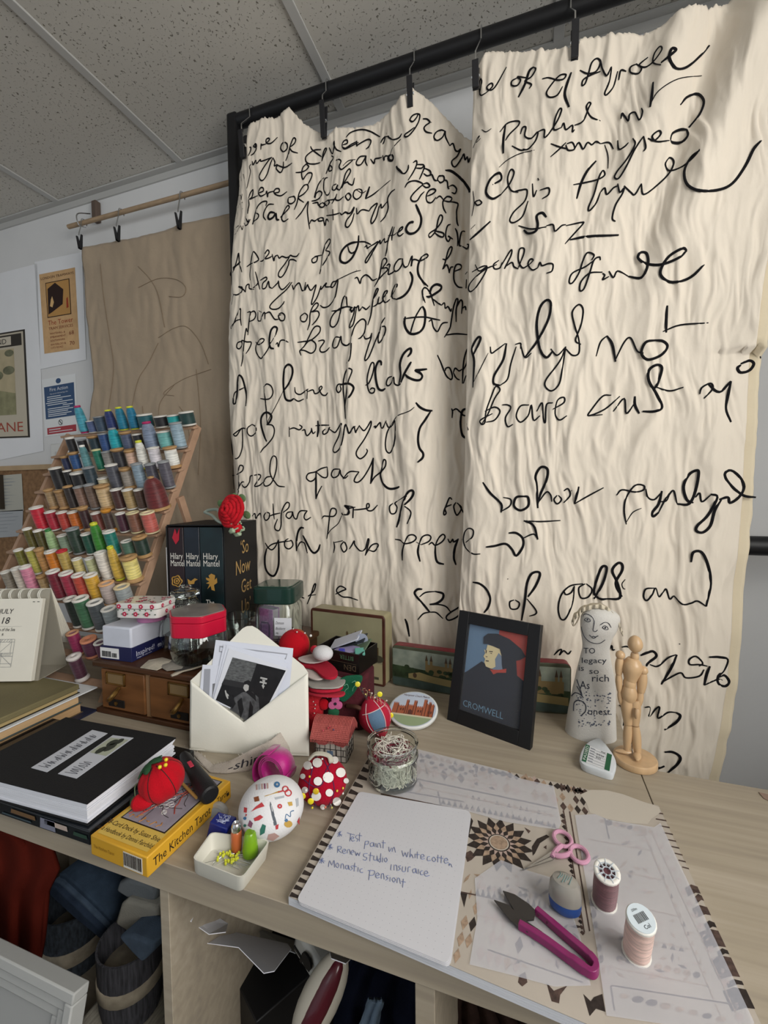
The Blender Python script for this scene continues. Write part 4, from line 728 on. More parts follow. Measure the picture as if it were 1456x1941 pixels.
# ================================================================ DESKS
def wood_mat(name, c1, c2, c3):
    m = bpy.data.materials.new(name); m.use_nodes = True; nt = m.node_tree; b = nt.nodes['Principled BSDF']; b.inputs['Roughness'].default_value = .45; b.inputs['Specular IOR Level'].default_value = .35
    tc = nt.nodes.new('ShaderNodeTexCoord'); mp = nt.nodes.new('ShaderNodeMapping'); mp.inputs['Scale'].default_value = (1.6, 34, 34)
    n1 = nt.nodes.new('ShaderNodeTexNoise'); n1.inputs['Scale'].default_value = 2.4; n1.inputs['Detail'].default_value = 7; n1.inputs['Distortion'].default_value = .35
    mp2 = nt.nodes.new('ShaderNodeMapping'); mp2.inputs['Scale'].default_value = (.8, 5, 5)
    n2 = nt.nodes.new('ShaderNodeTexNoise'); n2.inputs['Scale'].default_value = 2; n2.inputs['Detail'].default_value = 3
    r = nt.nodes.new('ShaderNodeValToRGB'); r.color_ramp.elements[0].position = .32; r.color_ramp.elements[1].position = .68
    r.color_ramp.elements[0].color = (*RGB(c1), 1); r.color_ramp.elements[1].color = (*RGB(c3), 1); e = r.color_ramp.elements.new(.5); e.color = (*RGB(c2), 1)
    mx = nt.nodes.new('ShaderNodeMath'); mx.operation = 'MULTIPLY_ADD'; mx.inputs[1].default_value = .65
    m3 = nt.nodes.new('ShaderNodeMath'); m3.operation = 'MULTIPLY'; m3.inputs[1].default_value = .35
    L = nt.links.new
    L(tc.outputs['Object'], mp.inputs[0]); L(tc.outputs['Object'], mp2.inputs[0]); L(mp.outputs[0], n1.inputs['Vector']); L(mp2.outputs[0], n2.inputs['Vector'])
    L(n2.outputs['Fac'], m3.inputs[0]); L(n1.outputs['Fac'], mx.inputs[0]); L(m3.outputs[0], mx.inputs[2]); L(mx.outputs[0], r.inputs[0]); L(r.outputs[0], b.inputs['Base Color'])
    bp = nt.nodes.new('ShaderNodeBump'); bp.inputs['Strength'].default_value = .06; L(n1.outputs['Fac'], bp.inputs['Height']); L(bp.outputs[0], b.inputs['Normal'])
    return m
M_oak = wood_mat('pale_oak_laminate', '918779', '9f9482', 'aba090')
XS = .178; YF = .402; YB1 = 1.0; YB2 = .792
desk = thing('shelf_desk', 'long pale oak shelf unit used as a desk, covered in sewing things', 'desk', (-.9, .69, 0))
MB().box(-1.95, XS-.0006, YF, YB1, D-.0385, D).build('top', M_oak, desk, bevel=.0008)
xp1 = AY(315, 1800, YF).x; xp2 = AY(815, 1890, YF).x
for x, wd in ((xp1, .0115), (xp2, .0165), (xp1-.62, .0115), (-1.95+.0165, .0165)):
    MB().box(x-wd, x+wd*.25, YF+.004, YB1-.004, .0385, D-.0385).build('partition', M_oak, desk, bevel=.0006)
MB().box(-1.95, xp2, YF, YB1, 0, .0385).build('base', M_oak, desk)
MB().box(-1.94, xp2-.017, YF+.004, YB1-.004, .232, .248).build('shelf', M_oak, desk)
d2 = thing('side_table', 'matching pale oak table standing against the open end of the long desk', 'table', (.55, .6, 0))
MB().box(XS+.0006, .94, YF, YB2, D-.0385, D).build('top', M_oak, d2, bevel=.0008)
MB().box(XS+.001, XS+.02, YF+.004, YB2-.004, 0, D-.0385).build('partition', M_oak, d2)
MB().box(.90, .938, YF+.004, YB2-.004, 0, D-.0385).build('partition', M_oak, d2)
MB().box(XS+.0205, .899, YF+.004, YB2-.004, .232, .248).build('shelf', M_oak, d2)
SZ = .248
# ---------------------------------------------------------------- things in the shelves under the top
def cloth_sheet(name, uv, Y, fold, col, label, nfold=5, mm=None, thick=.006, cat='cloth'):
    """vertical hanging cloth between left and right pixel edges; uv = [(vtop.., uleft, uright)]"""
    mb = MB(); vs = [a[0] for a in uv]; L = polyl([(a[0], a[1]) for a in uv]); R = polyl([(a[0], a[2]) for a in uv])
    def fn(s, t):
        v = vs[0]+(vs[-1]-vs[0])*t; u = L(v)+(R(v)-L(v))*s
        y = Y+fold*math.sin(s*nfold*PI*2+2*math.sin(t*2.5))*(.5+.5*t)+fold*.6*noise.noise(V((s*5, t*4, 3)))
        return AY(u, v, y)
    mb.grid(fn, 60, 40)
    return tag(mb.build(name, mm or mat('cloth_'+col, col, .95, spec=.05, bump=(500, .3), var=(14, .1)), ang=180, solid=thick), label, cat)
cloth_sheet('red_cloth', [(1572, -90, 60), (1600, -90, 98), (1650, -90, 112), (1690, -90, 92), (1780, -90, 84), (1826, -90, 78)], .455, .006, '521c14', 'dark brick red cloth hanging in the shelf below the black sketchbook', 4)
def slab(mb, u, v, Y, w_, d_, h_, rz, rx, ry, r=.012, mi=0):
    p = AY(u, v, Y); M = frame(p, rz, rx, ry); pr = rect_ring(w_, h_, min(r, h_*.48), 4)
    n = len(pr); vs = []; ny = 6
    for j in range(ny+1):
        y = -d_/2+d_*j/ny; k = 1-.06*(abs(j-ny/2)/(ny/2))**4
        for q in pr: vs.append((q[0]*k+.004*noise.noise(V((q[0]*30, y*20, q[1]*40))), y, q[1]*k+.004*noise.noise(V((q[0]*25, y*25, 7)))))
    fs = [(j*n+i, j*n+(i+1) % n, (j+1)*n+(i+1) % n, (j+1)*n+i) for j in range(ny) for i in range(n)]+[tuple(range(n-1, -1, -1)), tuple(ny*n+i for i in range(n))]
    return mb.add(vs, fs, mi, M)
def pxslab(name, pts, Y, depth, m, label, cat, bev=.004, group=None):
    """solid whose front outline is traced at depth Y and which runs back into the shelf"""
    F_ = [AY(u, v, Y) for u, v in pts]; B_ = [q+V((.012, depth, .004)) for q in F_]
    return tag(MB().hull(B_, F_).build(name, m, bevel=bev, seg=3, ang=50), label, cat, group)
pxslab('cardboard_folder', [(112, 1616), (300, 1688), (302, 1800), (214, 1760)], .70, .006, mat('buff_card', '857a68', .85, var=(9, .15)), 'buff cardboard folder leaning at the back of the shelf above the denim', 'folder', .001)
for pts, Y, c, lab in (([(110, 1656), (122, 1658), (150, 1682), (200, 1732), (228, 1762), (224, 1772), (212, 1766), (160, 1714), (116, 1672)], .575, '4a5c72', 'topmost folded denim piece in the slanting pile'),
    ([(100, 1668), (114, 1672), (158, 1712), (210, 1764), (224, 1772), (218, 1782), (204, 1776), (150, 1726), (104, 1682)], .568, '5a6c82', 'middle folded denim piece with pale edge in the pile'),
    ([(90, 1678), (104, 1682), (148, 1724), (202, 1774), (217, 1783), (210, 1790), (194, 1784), (140, 1740), (92, 1696)], .560, '3e4c62', 'lowest folded denim piece, over the speckled basket')):
    pxslab('folded_denim', pts, Y, .07, mat('denim_'+c, c, .95, spec=.1, bump=(700, .5), var=(40, .25)), lab, 'fabric', .003, 'folded denim in the shelf')
M_bk = mat('speckled_fabric_basket', '3c434c', .9, var=(70, .5), bump=(300, .5), stretch=(3, 3, 1)); M_bk2 = mat('striped_fabric_basket', '4a4a50', .9, var=(90, .5), bump=(200, .4), stretch=(3, 3, .3))
M_band = mat('cream_printed_band', 'a89e8c', .85, var=(50, .25))
def basket(u, v, vt, Y, wpx, m, label):
    a = AY(u, v, Y); b = AY(u, vt, Y); h = b.z-a.z; r = pxw(wpx, a)/2
    t = thing('fabric_basket', label, 'basket', (a.x, Y, a.z))
    M = frame((a.x, Y, a.z))
    MB().lathe([(r*.9, 0), (r, h*.25), (r*1.02, h), (r*.95, h), (r*.92, h*.3), (0, h*.3)], 28, 0, M).build('tub', m, t, ang=50)
    MB().lathe([(r*1.01, h*.42), (r*1.04, h*.43), (r*1.045, h*.60), (r*1.02, h*.61)], 28, 0, M).build('band', M_band, t, ang=50)
    return a, r
b1, r1 = basket(146, 1842, 1705, .615, 104, M_bk, 'grey speckled fabric basket with cream band, beneath the denim pile')
b2, r2 = basket(252, 1902, 1778, .535, 108, M_bk2, 'striped grey fabric basket with printed band, nearer the shelf partition')
M_wt = mat('white_towelling', 'b4b1a6', .95, spec=.1, bump=(300, .5), var=(30, .08))
pxslab('cloth_roll', [(218, 1690), (224, 1674), (244, 1668), (276, 1676), (295, 1692), (294, 1708), (276, 1712), (240, 1704)], .545, .06, mat('grey_towelling', '868c90', .95, spec=.1, bump=(300, .5)), 'grey rolled towel on top of the white cloth in the shelf', 'towel', .006)
pxslab('white_cloth', [(216, 1752), (228, 1714), (240, 1706), (296, 1722), (298, 1770), (284, 1790), (262, 1782)], .535, .06, M_wt, 'thick folded white cloth resting on the striped basket', 'towel', .006)
pxslab('denim_bundle', [(222, 1776), (250, 1774), (290, 1790), (286, 1806), (268, 1826), (250, 1808)], .50, .04, mat('pale_denim', '5e7086', .95, bump=(600, .4), var=(30, .2)), 'pale blue denim bundle poking out of the striped basket', 'fabric', .005)
M_st = mat('white_striped_towel', 'aaa598', .95, var=(40, .3), bump=(300, .4), stretch=(6, 1, 1))
def towels(x0, x1, y0, y1, ztop, n, where):
    z = SZ; th = (ztop-SZ)/n
    for k in range(n): tag(MB().prism([(x+(x0+x1)/2, y+(y0+y1)/2) for x, y in rect_ring(x1-x0, y1-y0, .02)], z+.001, z+th-.001).build('striped_towel', M_st, bevel=min(.012, th*.4), seg=4), '%s folded striped towel in the pile under the %s basket' % (('lowest', 'middle', 'top')[k], where), 'towel'); z += th
towels(b1.x-.075, b1.x+.062, b1.y-.02, b1.y+.10, b1.z-.001, 3, 'speckled'); towels(b2.x-.072, xp1-.014, b2.y-.07, b2.y+.05, b2.z-.001, 3, 'striped')
# white picture frame leaning in front of the shelf
tr = AY(171, 1858, .385); H_ = .50; rxl = math.radians(-14)
t = thing('white_picture_frame', 'white moulded picture frame leaning on the shelf front at floor level', 'picture frame', (tr.x-.2, .30, 0))
M = frame((tr.x, tr.y, tr.z), 0, rxl)
mb = MB(); Wd = .42; Hh = tr.z/math.cos(rxl)-.02
for (a, bz, wdt) in ((0, 0, .045),):
    for k, (o1, o2, d1) in enumerate(((0, .014, .022), (.014, .030, .016), (.030, .045, .011))):
        mb.box(-Wd+o1, -o1, -d1, 0, -o2, -o1, 0, M); mb.box(-Wd+o1, -o1, -d1, 0, -Hh+o1, -Hh+o2, 0, M)
        mb.box(-o2, -o1, -d1, 0, -Hh+o2, -o2, 0, M); mb.box(-Wd+o1, -Wd+o2, -d1, 0, -Hh+o2, -o2, 0, M)
mb.build('moulding', P('a9aaa8', .5), t, bevel=.002)
MB().box(-Wd+.04, -.04, -.006, -.002, -Hh+.04, -.04, 0, M).build('mount', P('9b9c9b', .8), t)
mb = MB(); mb.tube([M @ V((-.19+.016*math.cos(2*PI*k/20), -.009, -.10+.02*math.sin(2*PI*k/20))) for k in range(20)], .0035, 6, closed=True); mb.build('wreath_motif', P('6f6a50', .8), t)
# ---- middle shelf
def boxpx(name, u, v, Y, w_, d_, h_, rz, m, label, cat, rx=0, ry=0, bev=.003):
    p = AY(u, v, Y); o = MB().box(-w_/2, w_/2, 0, d_, -h_, 0, 0, frame(p, rz, rx, ry)).build(name, m, bevel=bev)
    return tag(o, label, cat)
t = thing('black_carton', 'black carton with small red and gold stripes standing in the middle shelf', 'box', AY(430, 1900, .60))
p = AY(447, 1858, .545); M = frame((p.x, p.y, p.z), -.52)
MB().box(-.075, .075, 0, .14, SZ-p.z, 0, 0, M).build('carton', P('141416', .5), t, bevel=.002)
mb = MB()
for k, c in enumerate((0, 1)): mb.box(-.073+.012*k, -.062+.012*k, -.0006, 0, -.022, -.010, k, M)
for k in range(3): mb.box(-.070+k*.008, -.068+k*.008, .02, .10, 0, .0006, 2, M)
mb.build('printed_stripes', [P('8a3a34', .6), P('a08a44', .6), P('55565a', .6)], t)
# white oval tray
c = AY(500, 1822, .60); t = thing('oval_tray', 'white oval tray rim lying over the black carton in the shelf', 'tray', (c.x, c.y, c.z))
M = frame(c, -.35, 0, .30); mb = MB()
el = lambda rx, ry, z: [(rx*math.cos(2*PI*k/40), ry*math.sin(2*PI*k/40), z) for k in range(40)]
mb.tube([M @ V(q) for q in el(.085, .055, 0)], .0055, 8, closed=True)
mb.lathe([(0, -.024), (.9, -.024), (1, 0)], 40, 0, M @ Matrix.Diagonal((.083, .053, 1, 1))); mb.build('tray_body', P('b9b9b4', .45), t)
t = thing('white_sharpener', 'white plastic desk device with a dark round hole, below the desk edge', 'device', AY(575, 1820, .52))
p = AY(582, 1796, .52); M = frame(p, -.42, 0, .28)
MB().box(-.030, .030, 0, .06, -.042, 0, 0, M).build('casing', P('bdbdb8', .4), t, bevel=.008, seg=3)
MB().lathe([(.011, 0), (.011, .003), (0, .003)], 20, 0, M @ frame((.008, -.0026, -.012), 0, PI/2)).build('hole', P('0e0e10', .6), t)
MB().box(-.008, -.003, -.0016, 0, -.036, -.026, 0, M).box(-.024, .014, -.0016, 0, -.030, -.026, 0, M).build('black_band', P('18181a', .5), t)
t = thing('steam_iron', 'maroon and cream rounded appliance lying in the shelf beside the blue cloth', 'appliance', AY(600, 1930, .52))
a, b = AY(644, 1818, .50), AY(566, 1975, .46); ax = (b-a); M = axes(a, ax, (.9, .35, .2))
Lx = ax.length
def capsule(mb, L, r, rz, mi=0, M=None, x0=0, z0=0): mb.ell((x0+L/2, 0, z0), L/2, r, rz, mi, M, 24, lambda q: (1+.16*(1-abs(q.x)**2)))
mb = MB(); capsule(mb, Lx*1.15, .022, .016, 0, M, -.01); mb.build('cream_shell', P('b3ada0', .4), t)
mb = MB(); capsule(mb, Lx*1.05, .0135, .014, 0, M, -.006, .006); mb.build('maroon_top', P('4e1620', .3, coat=.3), t)
cloth_sheet('navy_cloth', [(1812, 668, 815), (1850, 655, 812), (1900, 640, 812), (1960, 630, 812)], .62, .012, '191d2c', 'dark navy cloth bundle filling the shelf beside the appliance', 3)
cloth_sheet('pale_blue_cloth', [(1895, 700, 726), (1920, 690, 722), (1960, 676, 716)], .56, .004, '7d90a4', 'small pale blue cloth corner in front of the navy bundle', 2)
cloth_sheet('brown_cloth', [(1880, 845, 1000), (1920, 845, 1040), (1960, 840, 1080)], .56, .008, '2e221e', 'dark brown cloth under the pad end of the desk', 6)
def paper_px(pts, ys, label, col='e2e3ea', name='loose_paper', marks=None):
    P3 = [AY(u, v, y) for (u, v), y in zip(pts, ys)]; up = V((0, .0004, .0009)); mb = MB().hull(P3, [q+up for q in P3])
    return tag(mb.build(name, P(col, .85)), label, 'paper', None)
paper_px([(352, 1712), (374, 1720), (363, 1748), (340, 1739)], [.46, .46, .44, .44], 'small folded receipt with barcode, nearest the shelf partition')
m3 = MB(); P3 = [AY(u, v, .4415) for u, v in [(353, 1722), (364, 1726), (358, 1741), (347, 1737)]]; 
m3 = paper_px([(372, 1713), (432, 1752), (428, 1768), (396, 1772), (361, 1748)], [.49, .50, .47, .455, .455], 'creased white paper under the receipt in the middle shelf')
paper_px([(386, 1755), (545, 1790), (552, 1800), (520, 1842), (500, 1846), (452, 1797), (378, 1787)], [.52, .55, .54, .47, .465, .47, .47], 'largest white paper sliding out over the oval tray')
paper_px([(492, 1762), (590, 1795), (560, 1808), (494, 1784)], [.60, .60, .54, .56], 'pale paper tucked behind the white desk device', 'aeb2b4')
paper_px([(625, 1806), (664, 1820), (655, 1828), (628, 1818)], [.50, .50, .46, .46], 'tiny white paper slip above the maroon appliance')
tag(MB().box(AY(430, 1750, .72).x, AY(495, 1750, .72).x, .68, .72, AY(430, 1778, .72).z, AY(430, 1738, .72).z).build('cardboard_box', mat('brown_card', '7a5f44', .85)), 'brown cardboard box end behind the loose papers', 'box')
# ================================================================ LEFT HALF OF THE DESK TOP
CH = .114; CZ = D+CH
M_dwood = mat('dark_stained_oak', '4a2e1c', .4, var=(9, .35), bump=(90, .15), stretch=(1, 1, 5))
M_dwood2 = mat('drawer_oak', '6b4628', .38, var=(7, .3), stretch=(1.2, 1, 6)); M_brass = mat('aged_brass', '8a6a3a', .35, metal=.9); M_dk = P('120d0b', .7)
t = thing('card_index_cabinet', 'dark oak two-drawer card index cabinet with brass label holders', 'cabinet', (-.68, .81, D))
cx0, cx1, cy0, cy1 = -.868, -.505, .652, .985
MB().box(cx0, cx1, cy0+.012, cy1, D+.006, CZ-.012).build('body', M_dwood, t, bevel=.002)
MB().box(cx0-.006, cx1+.006, cy0-.006, cy1+.002, CZ-.013, CZ).build('top_board', M_dwood, t, bevel=.003)
MB().box(cx0-.004, cx1+.004, cy0-.002, cy1, D, D+.010).build('plinth', M_dwood, t, bevel=.002)
xd = AY(279, 1330, cy0).x
MB().box(xd-.006, xd+.006, cy0+.004, cy0+.014, D+.01, CZ-.013).build('divider', mat('worn_oak_edge', '8a6a4c', .5), t)
for xa, xb in ((cx0+.012, xd-.007), (xd+.007, cx1-.008)):
    dr = MB().box(xa, xb, cy0, cy0+.014, D+.013, CZ-.017).build('drawer', M_dwood2, t, bevel=.002)
    xm = xa+(xb-xa)*.36; zt = CZ-.034
    mb = MB()
    for q in ((-.026, .026, .010, .013), (-.026, .026, -.013, -.010)): mb.box(xm+q[0], xm+q[1], cy0-.003, cy0, zt+q[2], zt+q[3])
    for q in ((-.026, -.022), (.022, .026)): mb.box(xm+q[0], xm+q[1], cy0-.003, cy0, zt-.013, zt+.013)
    mb.build('label_holder', M_brass, dr, bevel=.0006)
    MB().box(xm-.022, xm+.022, cy0-.0012, cy0, zt-.010, zt+.010).build('label_card', P('7a6444', .8), dr)
    MB().tube(smooth([(xm+.008, cy0-.001, zt-.018), (xm+.010, cy0-.014, zt-.026), (xm+.002, cy0-.018, zt-.036), (xm-.008, cy0-.012, zt-.042)], 5), [.004]*3+[.005]*8+[.004]*5, 8).build('pull', M_brass, dr)
    MB().box(xm-.022, xm+.022, cy0-.002, cy0, D+.020, D+.036).build('rod_plate', M_dk, dr, bevel=.001)
    MB().lathe([(.004, 0), (.004, .002), (0, .003)], 10, 0, frame((xm, cy0-.002, D+.028), 0, PI/2)).build('rod_knob', M_brass, dr)

# ---- on the cabinet
a, b = G(192, 1249, CH), G(250, 1256, CH); ex = (b-a).normalized(); w_ = (b-a).length; d_ = .088
M = axes(a, ex, V((-ex.y, ex.x, 0)))
t = thing('card_box', 'navy business-card box with frosted lid and barcode label', 'box', (a+b)/2)
nb_ = MB().box(0, w_, 0, d_, 0, .030, 0, M).build('navy_base', P('1d2048', .45), t, bevel=.001)
fro = mat('frosted_plastic', 'c6cad6', .35, trans=.0, var=(30, .04), spec=.5)
MB().box(.002, w_-.002, .002, d_-.002, .018, .072, 0, M).build('frosted_lid', fro, t, bevel=.004, seg=3)
mb = MB(); mb.box(-.001, .048, -.0008, .001, .004, .026, 0, M)
x = .004
while x < .043:
    q = .0006+.0012*random.random()
    if not .026 < x < .030: mb.box(x, x+q, -.0012, -.0007, .007 if x < .028 else .007, .019 if x < .028 else .016, 1, M)
    x += q+.0007+.0006*random.random()
mb.build('barcode_label', [P('dcdcdc', .6), P('1a1a1c', .7)], nb_)
Mr = axes(b, V((-ex.y, ex.x, 0)), (0, 0, 1)); mb = MB()
mb.text('Inspired!', .0115, 0, Mr, .010, .009, sx=.92, z=.0011); mb.text('Designs for every event', .003, 0, Mr, .012, .004, z=.0011)
for k in range(3): mb.tube(smooth([Mr @ V((.068+.004*k, .012, .0014)), Mr @ V((.072+.004*k, .016, .0014)), Mr @ V((.070+.004*k, .008, .0014))], 4), .0005, 5)
mb.build('brand_lettering', P('c2c4d4', .5), nb_)
zt = CZ+.072
p = G(262, 1181, CH+.072); mp_ = V((p.x+.006, p.y+.03, zt))
tag(MB().lathe([(.028, 0), (.029, .001), (.029, .018), (.028, .019), (.02, .019), (.02, .002), (0, .002)], 28, 0, frame(mp_)).build('pink_tape_roll', P('b878a4', .5)), 'pink roll of tape sandwiched between the card box and the floral tin', 'tape')
hT = CH+.072+.0195
a, b = G(217, 1171, hT), G(300, 1173, hT); ex = (b-a).normalized(); wT = (b-a).length; dT = .068
M = axes((a+b)/2+V((-ex.y, ex.x, 0))*dT/2, ex, V((-ex.y, ex.x, 0)))
t = thing('floral_tin', 'small white tin with red flowers, topmost on the card box', 'tin', (a+b)/2)
M_tinw = P('d2d0cc', .3, coat=.4)
rprism(MB(), wT, dT, .012, 0, .018, 0, M).build('base', M_tinw, t, bevel=.001)
rprism(MB(), wT+.002, dT+.002, .013, .0185, .031, 0, M).build('lid', M_tinw, t, bevel=.0025)
mb = MB(); random.seed(4)
def flower(mb, M, x, z, r, mi=0):
    for k in range(5): mb.lathe([(r*.55, 0), (0, .0004)], 8, mi, M @ frame((x+r*.6*math.cos(k*1.2566), z+r*.6*math.sin(k*1.2566), .0007)))
    mb.lathe([(r*.35, 0), (0, .0006)], 8, 2, M @ frame((x, z, .0012)))
Mf = M @ axes((0, -dT/2-.001, 0), (1, 0, 0), (0, 0, 1)); Mt = M @ frame((0, 0, .031)); Ms = M @ axes((wT/2+.001, 0, 0), (0, 1, 0), (0, 0, 1))
for k in range(7):
    x = -wT/2+.012+k*(wT-.024)/6; flower(mb, Mf, x, (.025, .009)[k % 2], .0045, 0)
    mb.box(x+.005, x+.008, .008, .010, .0004, .001, 1, Mf); mb.box(x-.003, x-.001, .016, .019, .0004, .001, 1, Mf)
for k in range(4): flower(mb, Ms, -dT/2+.014+k*.013, (.025, .010)[k % 2], .004, 0)
for k in range(16): flower(mb, Mt, random.uniform(-.45, .45)*wT, random.uniform(-.42, .42)*dT, .0042, 0); x = random.uniform(-.45, .45)*wT; y = random.uniform(-.42, .42)*dT; mb.box(x, x+.003, y, y+.002, .0003, .0009, 1, Mt)
mb.build('flower_print', [P('b02448', .4), P('4a5a4a', .5), P('e6c4c8', .4)], t)

M_glass = glassmat()
def jar(name, label, base, prof_out, wall=.0028, n=40, sx=1, sy=1, rz=0, cat='jar', mat_=None, botz=.006):
    t = thing(name, label, cat, base); M = frame(base, rz)
    inner = [(max(r-wall, .001), max(z, botz)) for r, z in prof_out if z >= botz]; inner = [(0, botz)]+[(inner[0][0]*.9, botz)]+inner
    prof = prof_out+inner[::-1]
    MB().lathe([(0, 0)]+prof, n, 0, M, sx, sy).build('glass_body', mat_ or M_glass, t, ang=50)
    return t, M
# red-lidded sweet jar
base = G(378, 1250, CH); dJ = DEP(base); rl = 50*dJ/FPX; zl0 = AY(377, 1190, base.y).z-base.z; zl1 = AY(377, 1162, base.y).z-base.z
t, M = jar('red_lidded_jar', 'wide glass jar with a bright red lid on the cabinet', base, [(rl*.78, 0), (rl*.9, .006), (rl*1.02, .03), (rl*1.05, zl0*.55), (rl*1.0, zl0*.85), (rl*.90, zl0*.97), (rl*.90, zl0+.01)])
mb = MB(); oct_ = lambda r: [(r*math.cos(2*PI*k/6+.28)*1.05, r*math.sin(2*PI*k/6+.28)) for k in range(6)]
def rounded(pts, k=5):
    return [tuple(q)[:2] for q in smooth([V((x, y, 0)) for x, y in pts], k, True)]
hexr = []
for i in range(6):
    a_, b_ = oct_(rl*1.06)[i], oct_(rl*1.06)[(i+1) % 6]
    for s in (.12, .5, .88): hexr.append((a_[0]+(b_[0]-a_[0])*s, a_[1]+(b_[1]-a_[1])*s))
hexr = rounded(hexr, 3); M_red = P('c01236', .35, coat=.3)
mb.prism(hexr, zl0-.006, zl1-.008, 0, M); mb.prism([(x*1.012, y*1.012) for x, y in hexr], zl1-.0075, zl1+.006, 0, M); mb.build('lid_rim', M_red, t, bevel=.0015)
MB().prism([(x*.95, y*.95) for x, y in hexr], zl1+.006, zl1+.0075, 0, M).build('lid_top', mat('pewter_lid_top', '8a8480', .3, var=(25, .3), metal=.3), t)
# round glass behind it
base = G(316, 1240, CH); r = 31*DEP(base)/FPX
jar('round_glass_bowl', 'round clear glass bowl between the card box and the red-lidded jar', base+V((0, .035, 0)), [(r*.6, 0), (r*.95, .012), (r*1.08, .034), (r*1.0, .058), (r*.8, .074), (r*.82, .08)], cat='bowl')
# small stoppered jar with thread ends
b0 = AY(352, 1150, .775); base = V((b0.x, .775, CZ)); r = 27*DEP(base)/FPX; hz = AY(352, 1128, .775).z-CZ; ht = AY(352, 1109, .775).z-CZ
t, M = jar('stoppered_jar', 'small stoppered glass jar holding pale thread ends, in front of the boxed books', base, [(r*.9, 0), (r*1.0, .006), (r*1.02, hz*.7), (r*.98, hz*.86), (r*.72, hz*.95), (r*.78, hz)])
MB().lathe([(0, hz-.006), (r*.66, hz-.004), (r*.70, hz+.001), (r*.95, hz+.002), (r*.95, hz+.010), (r*.4, hz+.014), (r*.34, hz+.018), (r*.46, ht-.004), (r*.3, ht), (0, ht)], 32, 0, M).build('stopper', M_glass, t)
def threads(name, M, r, z0, z1, cols, n, parent, rad=.0006, seed=1):
    random.seed(seed); mbs = [MB() for _ in cols]
    for k in range(n):
        pts = []; a = random.uniform(0, 2*PI)
        for j in range(7):
            a += random.uniform(-1.6, 1.6); q = r*math.sqrt(random.random()); pts.append(M @ V((q*math.cos(a), q*math.sin(a), random.uniform(z0, z1))))
        mbs[min(len(cols)-1, int(k*len(cols)/n))].tube(smooth(pts, 5), rad, 4)
    for m_, c in zip(mbs, cols): o = m_.build(name, P(c, .8), parent); o['kind'] = 'stuff'
threads('thread_ends', M, r*.85, .012, hz*.8, ['c9c4b8', '3a3a3c'], 70, t, .0007, 3)
# two clear tumblers
for (u, v, w__, vt, lab, dy) in ((470, 1172, 36, 1138, 'clear glass dish farther back, beside the boxed books', .0), (455, 1212, 33, 1166, 'clear glass tumbler behind the envelope flap', .0)):
    base = G(u, v, CH); r = w__*DEP(base)/FPX; h = AY(u, vt, base.y).z-base.z
    jar('glass_tumbler', lab, base, [(r*.6, 0), (r*.75, .006), (r*.92, h*.5), (r, h)], cat='glass')
# green-lidded jar
base = G(531, 1205, CH); dG = DEP(base); wG = 74*dG/FPX; hb = AY(531, 1132, base.y).z-base.z; hl = AY(531, 1104, base.y).z-base.z
t = thing('green_lidded_jar', 'square glass jar with a dark green lid and white jam label', 'jar', base); M = frame(base, .22)
mb = MB(); rings = []
for k, z in ((.94, 0), (1, .004), (1, hb*.8), (.9, hb*.9), (.86, hb*.98)): rings.append([(x, y, z) for x, y in rect_ring(wG*k, wG*k, wG*.2, 5)])
for k, z in ((.82, hb*.98), (.84, hb*.9), (.93, hb*.8), (.93, .008), (.8, .006)): rings.append([(x, y, z) for x, y in rect_ring(wG*k, wG*k, wG*.2, 5)])
n = len(rings[0]); vs = [q for rg in rings for q in rg]
fs = [(j*n+i, j*n+(i+1) % n, (j+1)*n+(i+1) % n, (j+1)*n+i) for j in range(len(rings)-1) for i in range(n)]+[tuple(range(n-1, -1, -1)), tuple((len(rings)-1)*n+i for i in range(n))]
mb.add(vs, fs, 0, M); mb.build('glass_body', M_glass, t, ang=40)
rprism(MB(), wG*1.06, wG*1.06, wG*.2, hb*.94, hl-.003, 0, M).build('lid', P('16332c', .3, coat=.3), t, bevel=.003)
rprism(MB(), wG*.9, wG*.9, wG*.16, hl-.0035, hl-.001, 0, M).build('lid_panel', P('1d4034', .2, coat=.5), t, bevel=.001)
Ml = M @ axes((0, -wG/2-.0008, 0), (1, 0, 0), (0, 0, 1)); mb = MB(); l0, l1 = .05*wG, wG*.48; z0_, z1_ = hb*.18, hb*.62
mb.box(l0, l1, z0_, z1_, 0, .0006, 0, Ml)
hh = z1_-z0_
for s, y, q, sh in (('Damson', .64, .17, .3), ('Blackberry', .34, .15, .3), ('200g', .10, .10, .2)): mb.text(s, hh*q, 1, Ml, l0+.002, z0_+hh*y, shear=sh, sx=.62, z=.0009)
mb.build('paper_label', [P('d9dce2', .7), P('20222c', .8)], t)
# little pink book
base = G(519, 1216, CH); dB = DEP(base); ex = (G(480, 1207, CH)-base).normalized(); wB = 40*dB/FPX; hB = AY(519, 1156, base.y).z-base.z
M = axes(base, -ex, V((ex.y, -ex.x, 0))); tb = 13*dB/FPX*1.2
t = thing('pink_book', 'miniature pink hardback book standing in front of the green-lidded jar', 'book', base)
M_pk = mat('pink_patterned_cover', 'b076ac', .5, var=(260, .25))
mb = MB(); mb.box(-wB, 0, -.0015, 0, 0, hB, 0, M).box(-wB, 0, tb, tb+.0015, 0, hB, 0, M).box(-wB-.0015, -wB, -.0015, tb+.0015, 0, hB, 0, M); mb.build('cover', M_pk, t, bevel=.0005)
MB().box(-wB, -.002, 0, tb, .002, hB-.002, 0, M).build('pages', mat('page_edges', 'b4a8ae', .9, var=(500, .12), stretch=(.2, 5, .05)), t)
Mq = M @ axes((0, -.0022, 0), (1, 0, 0), (0, 0, 1)); mb = MB()
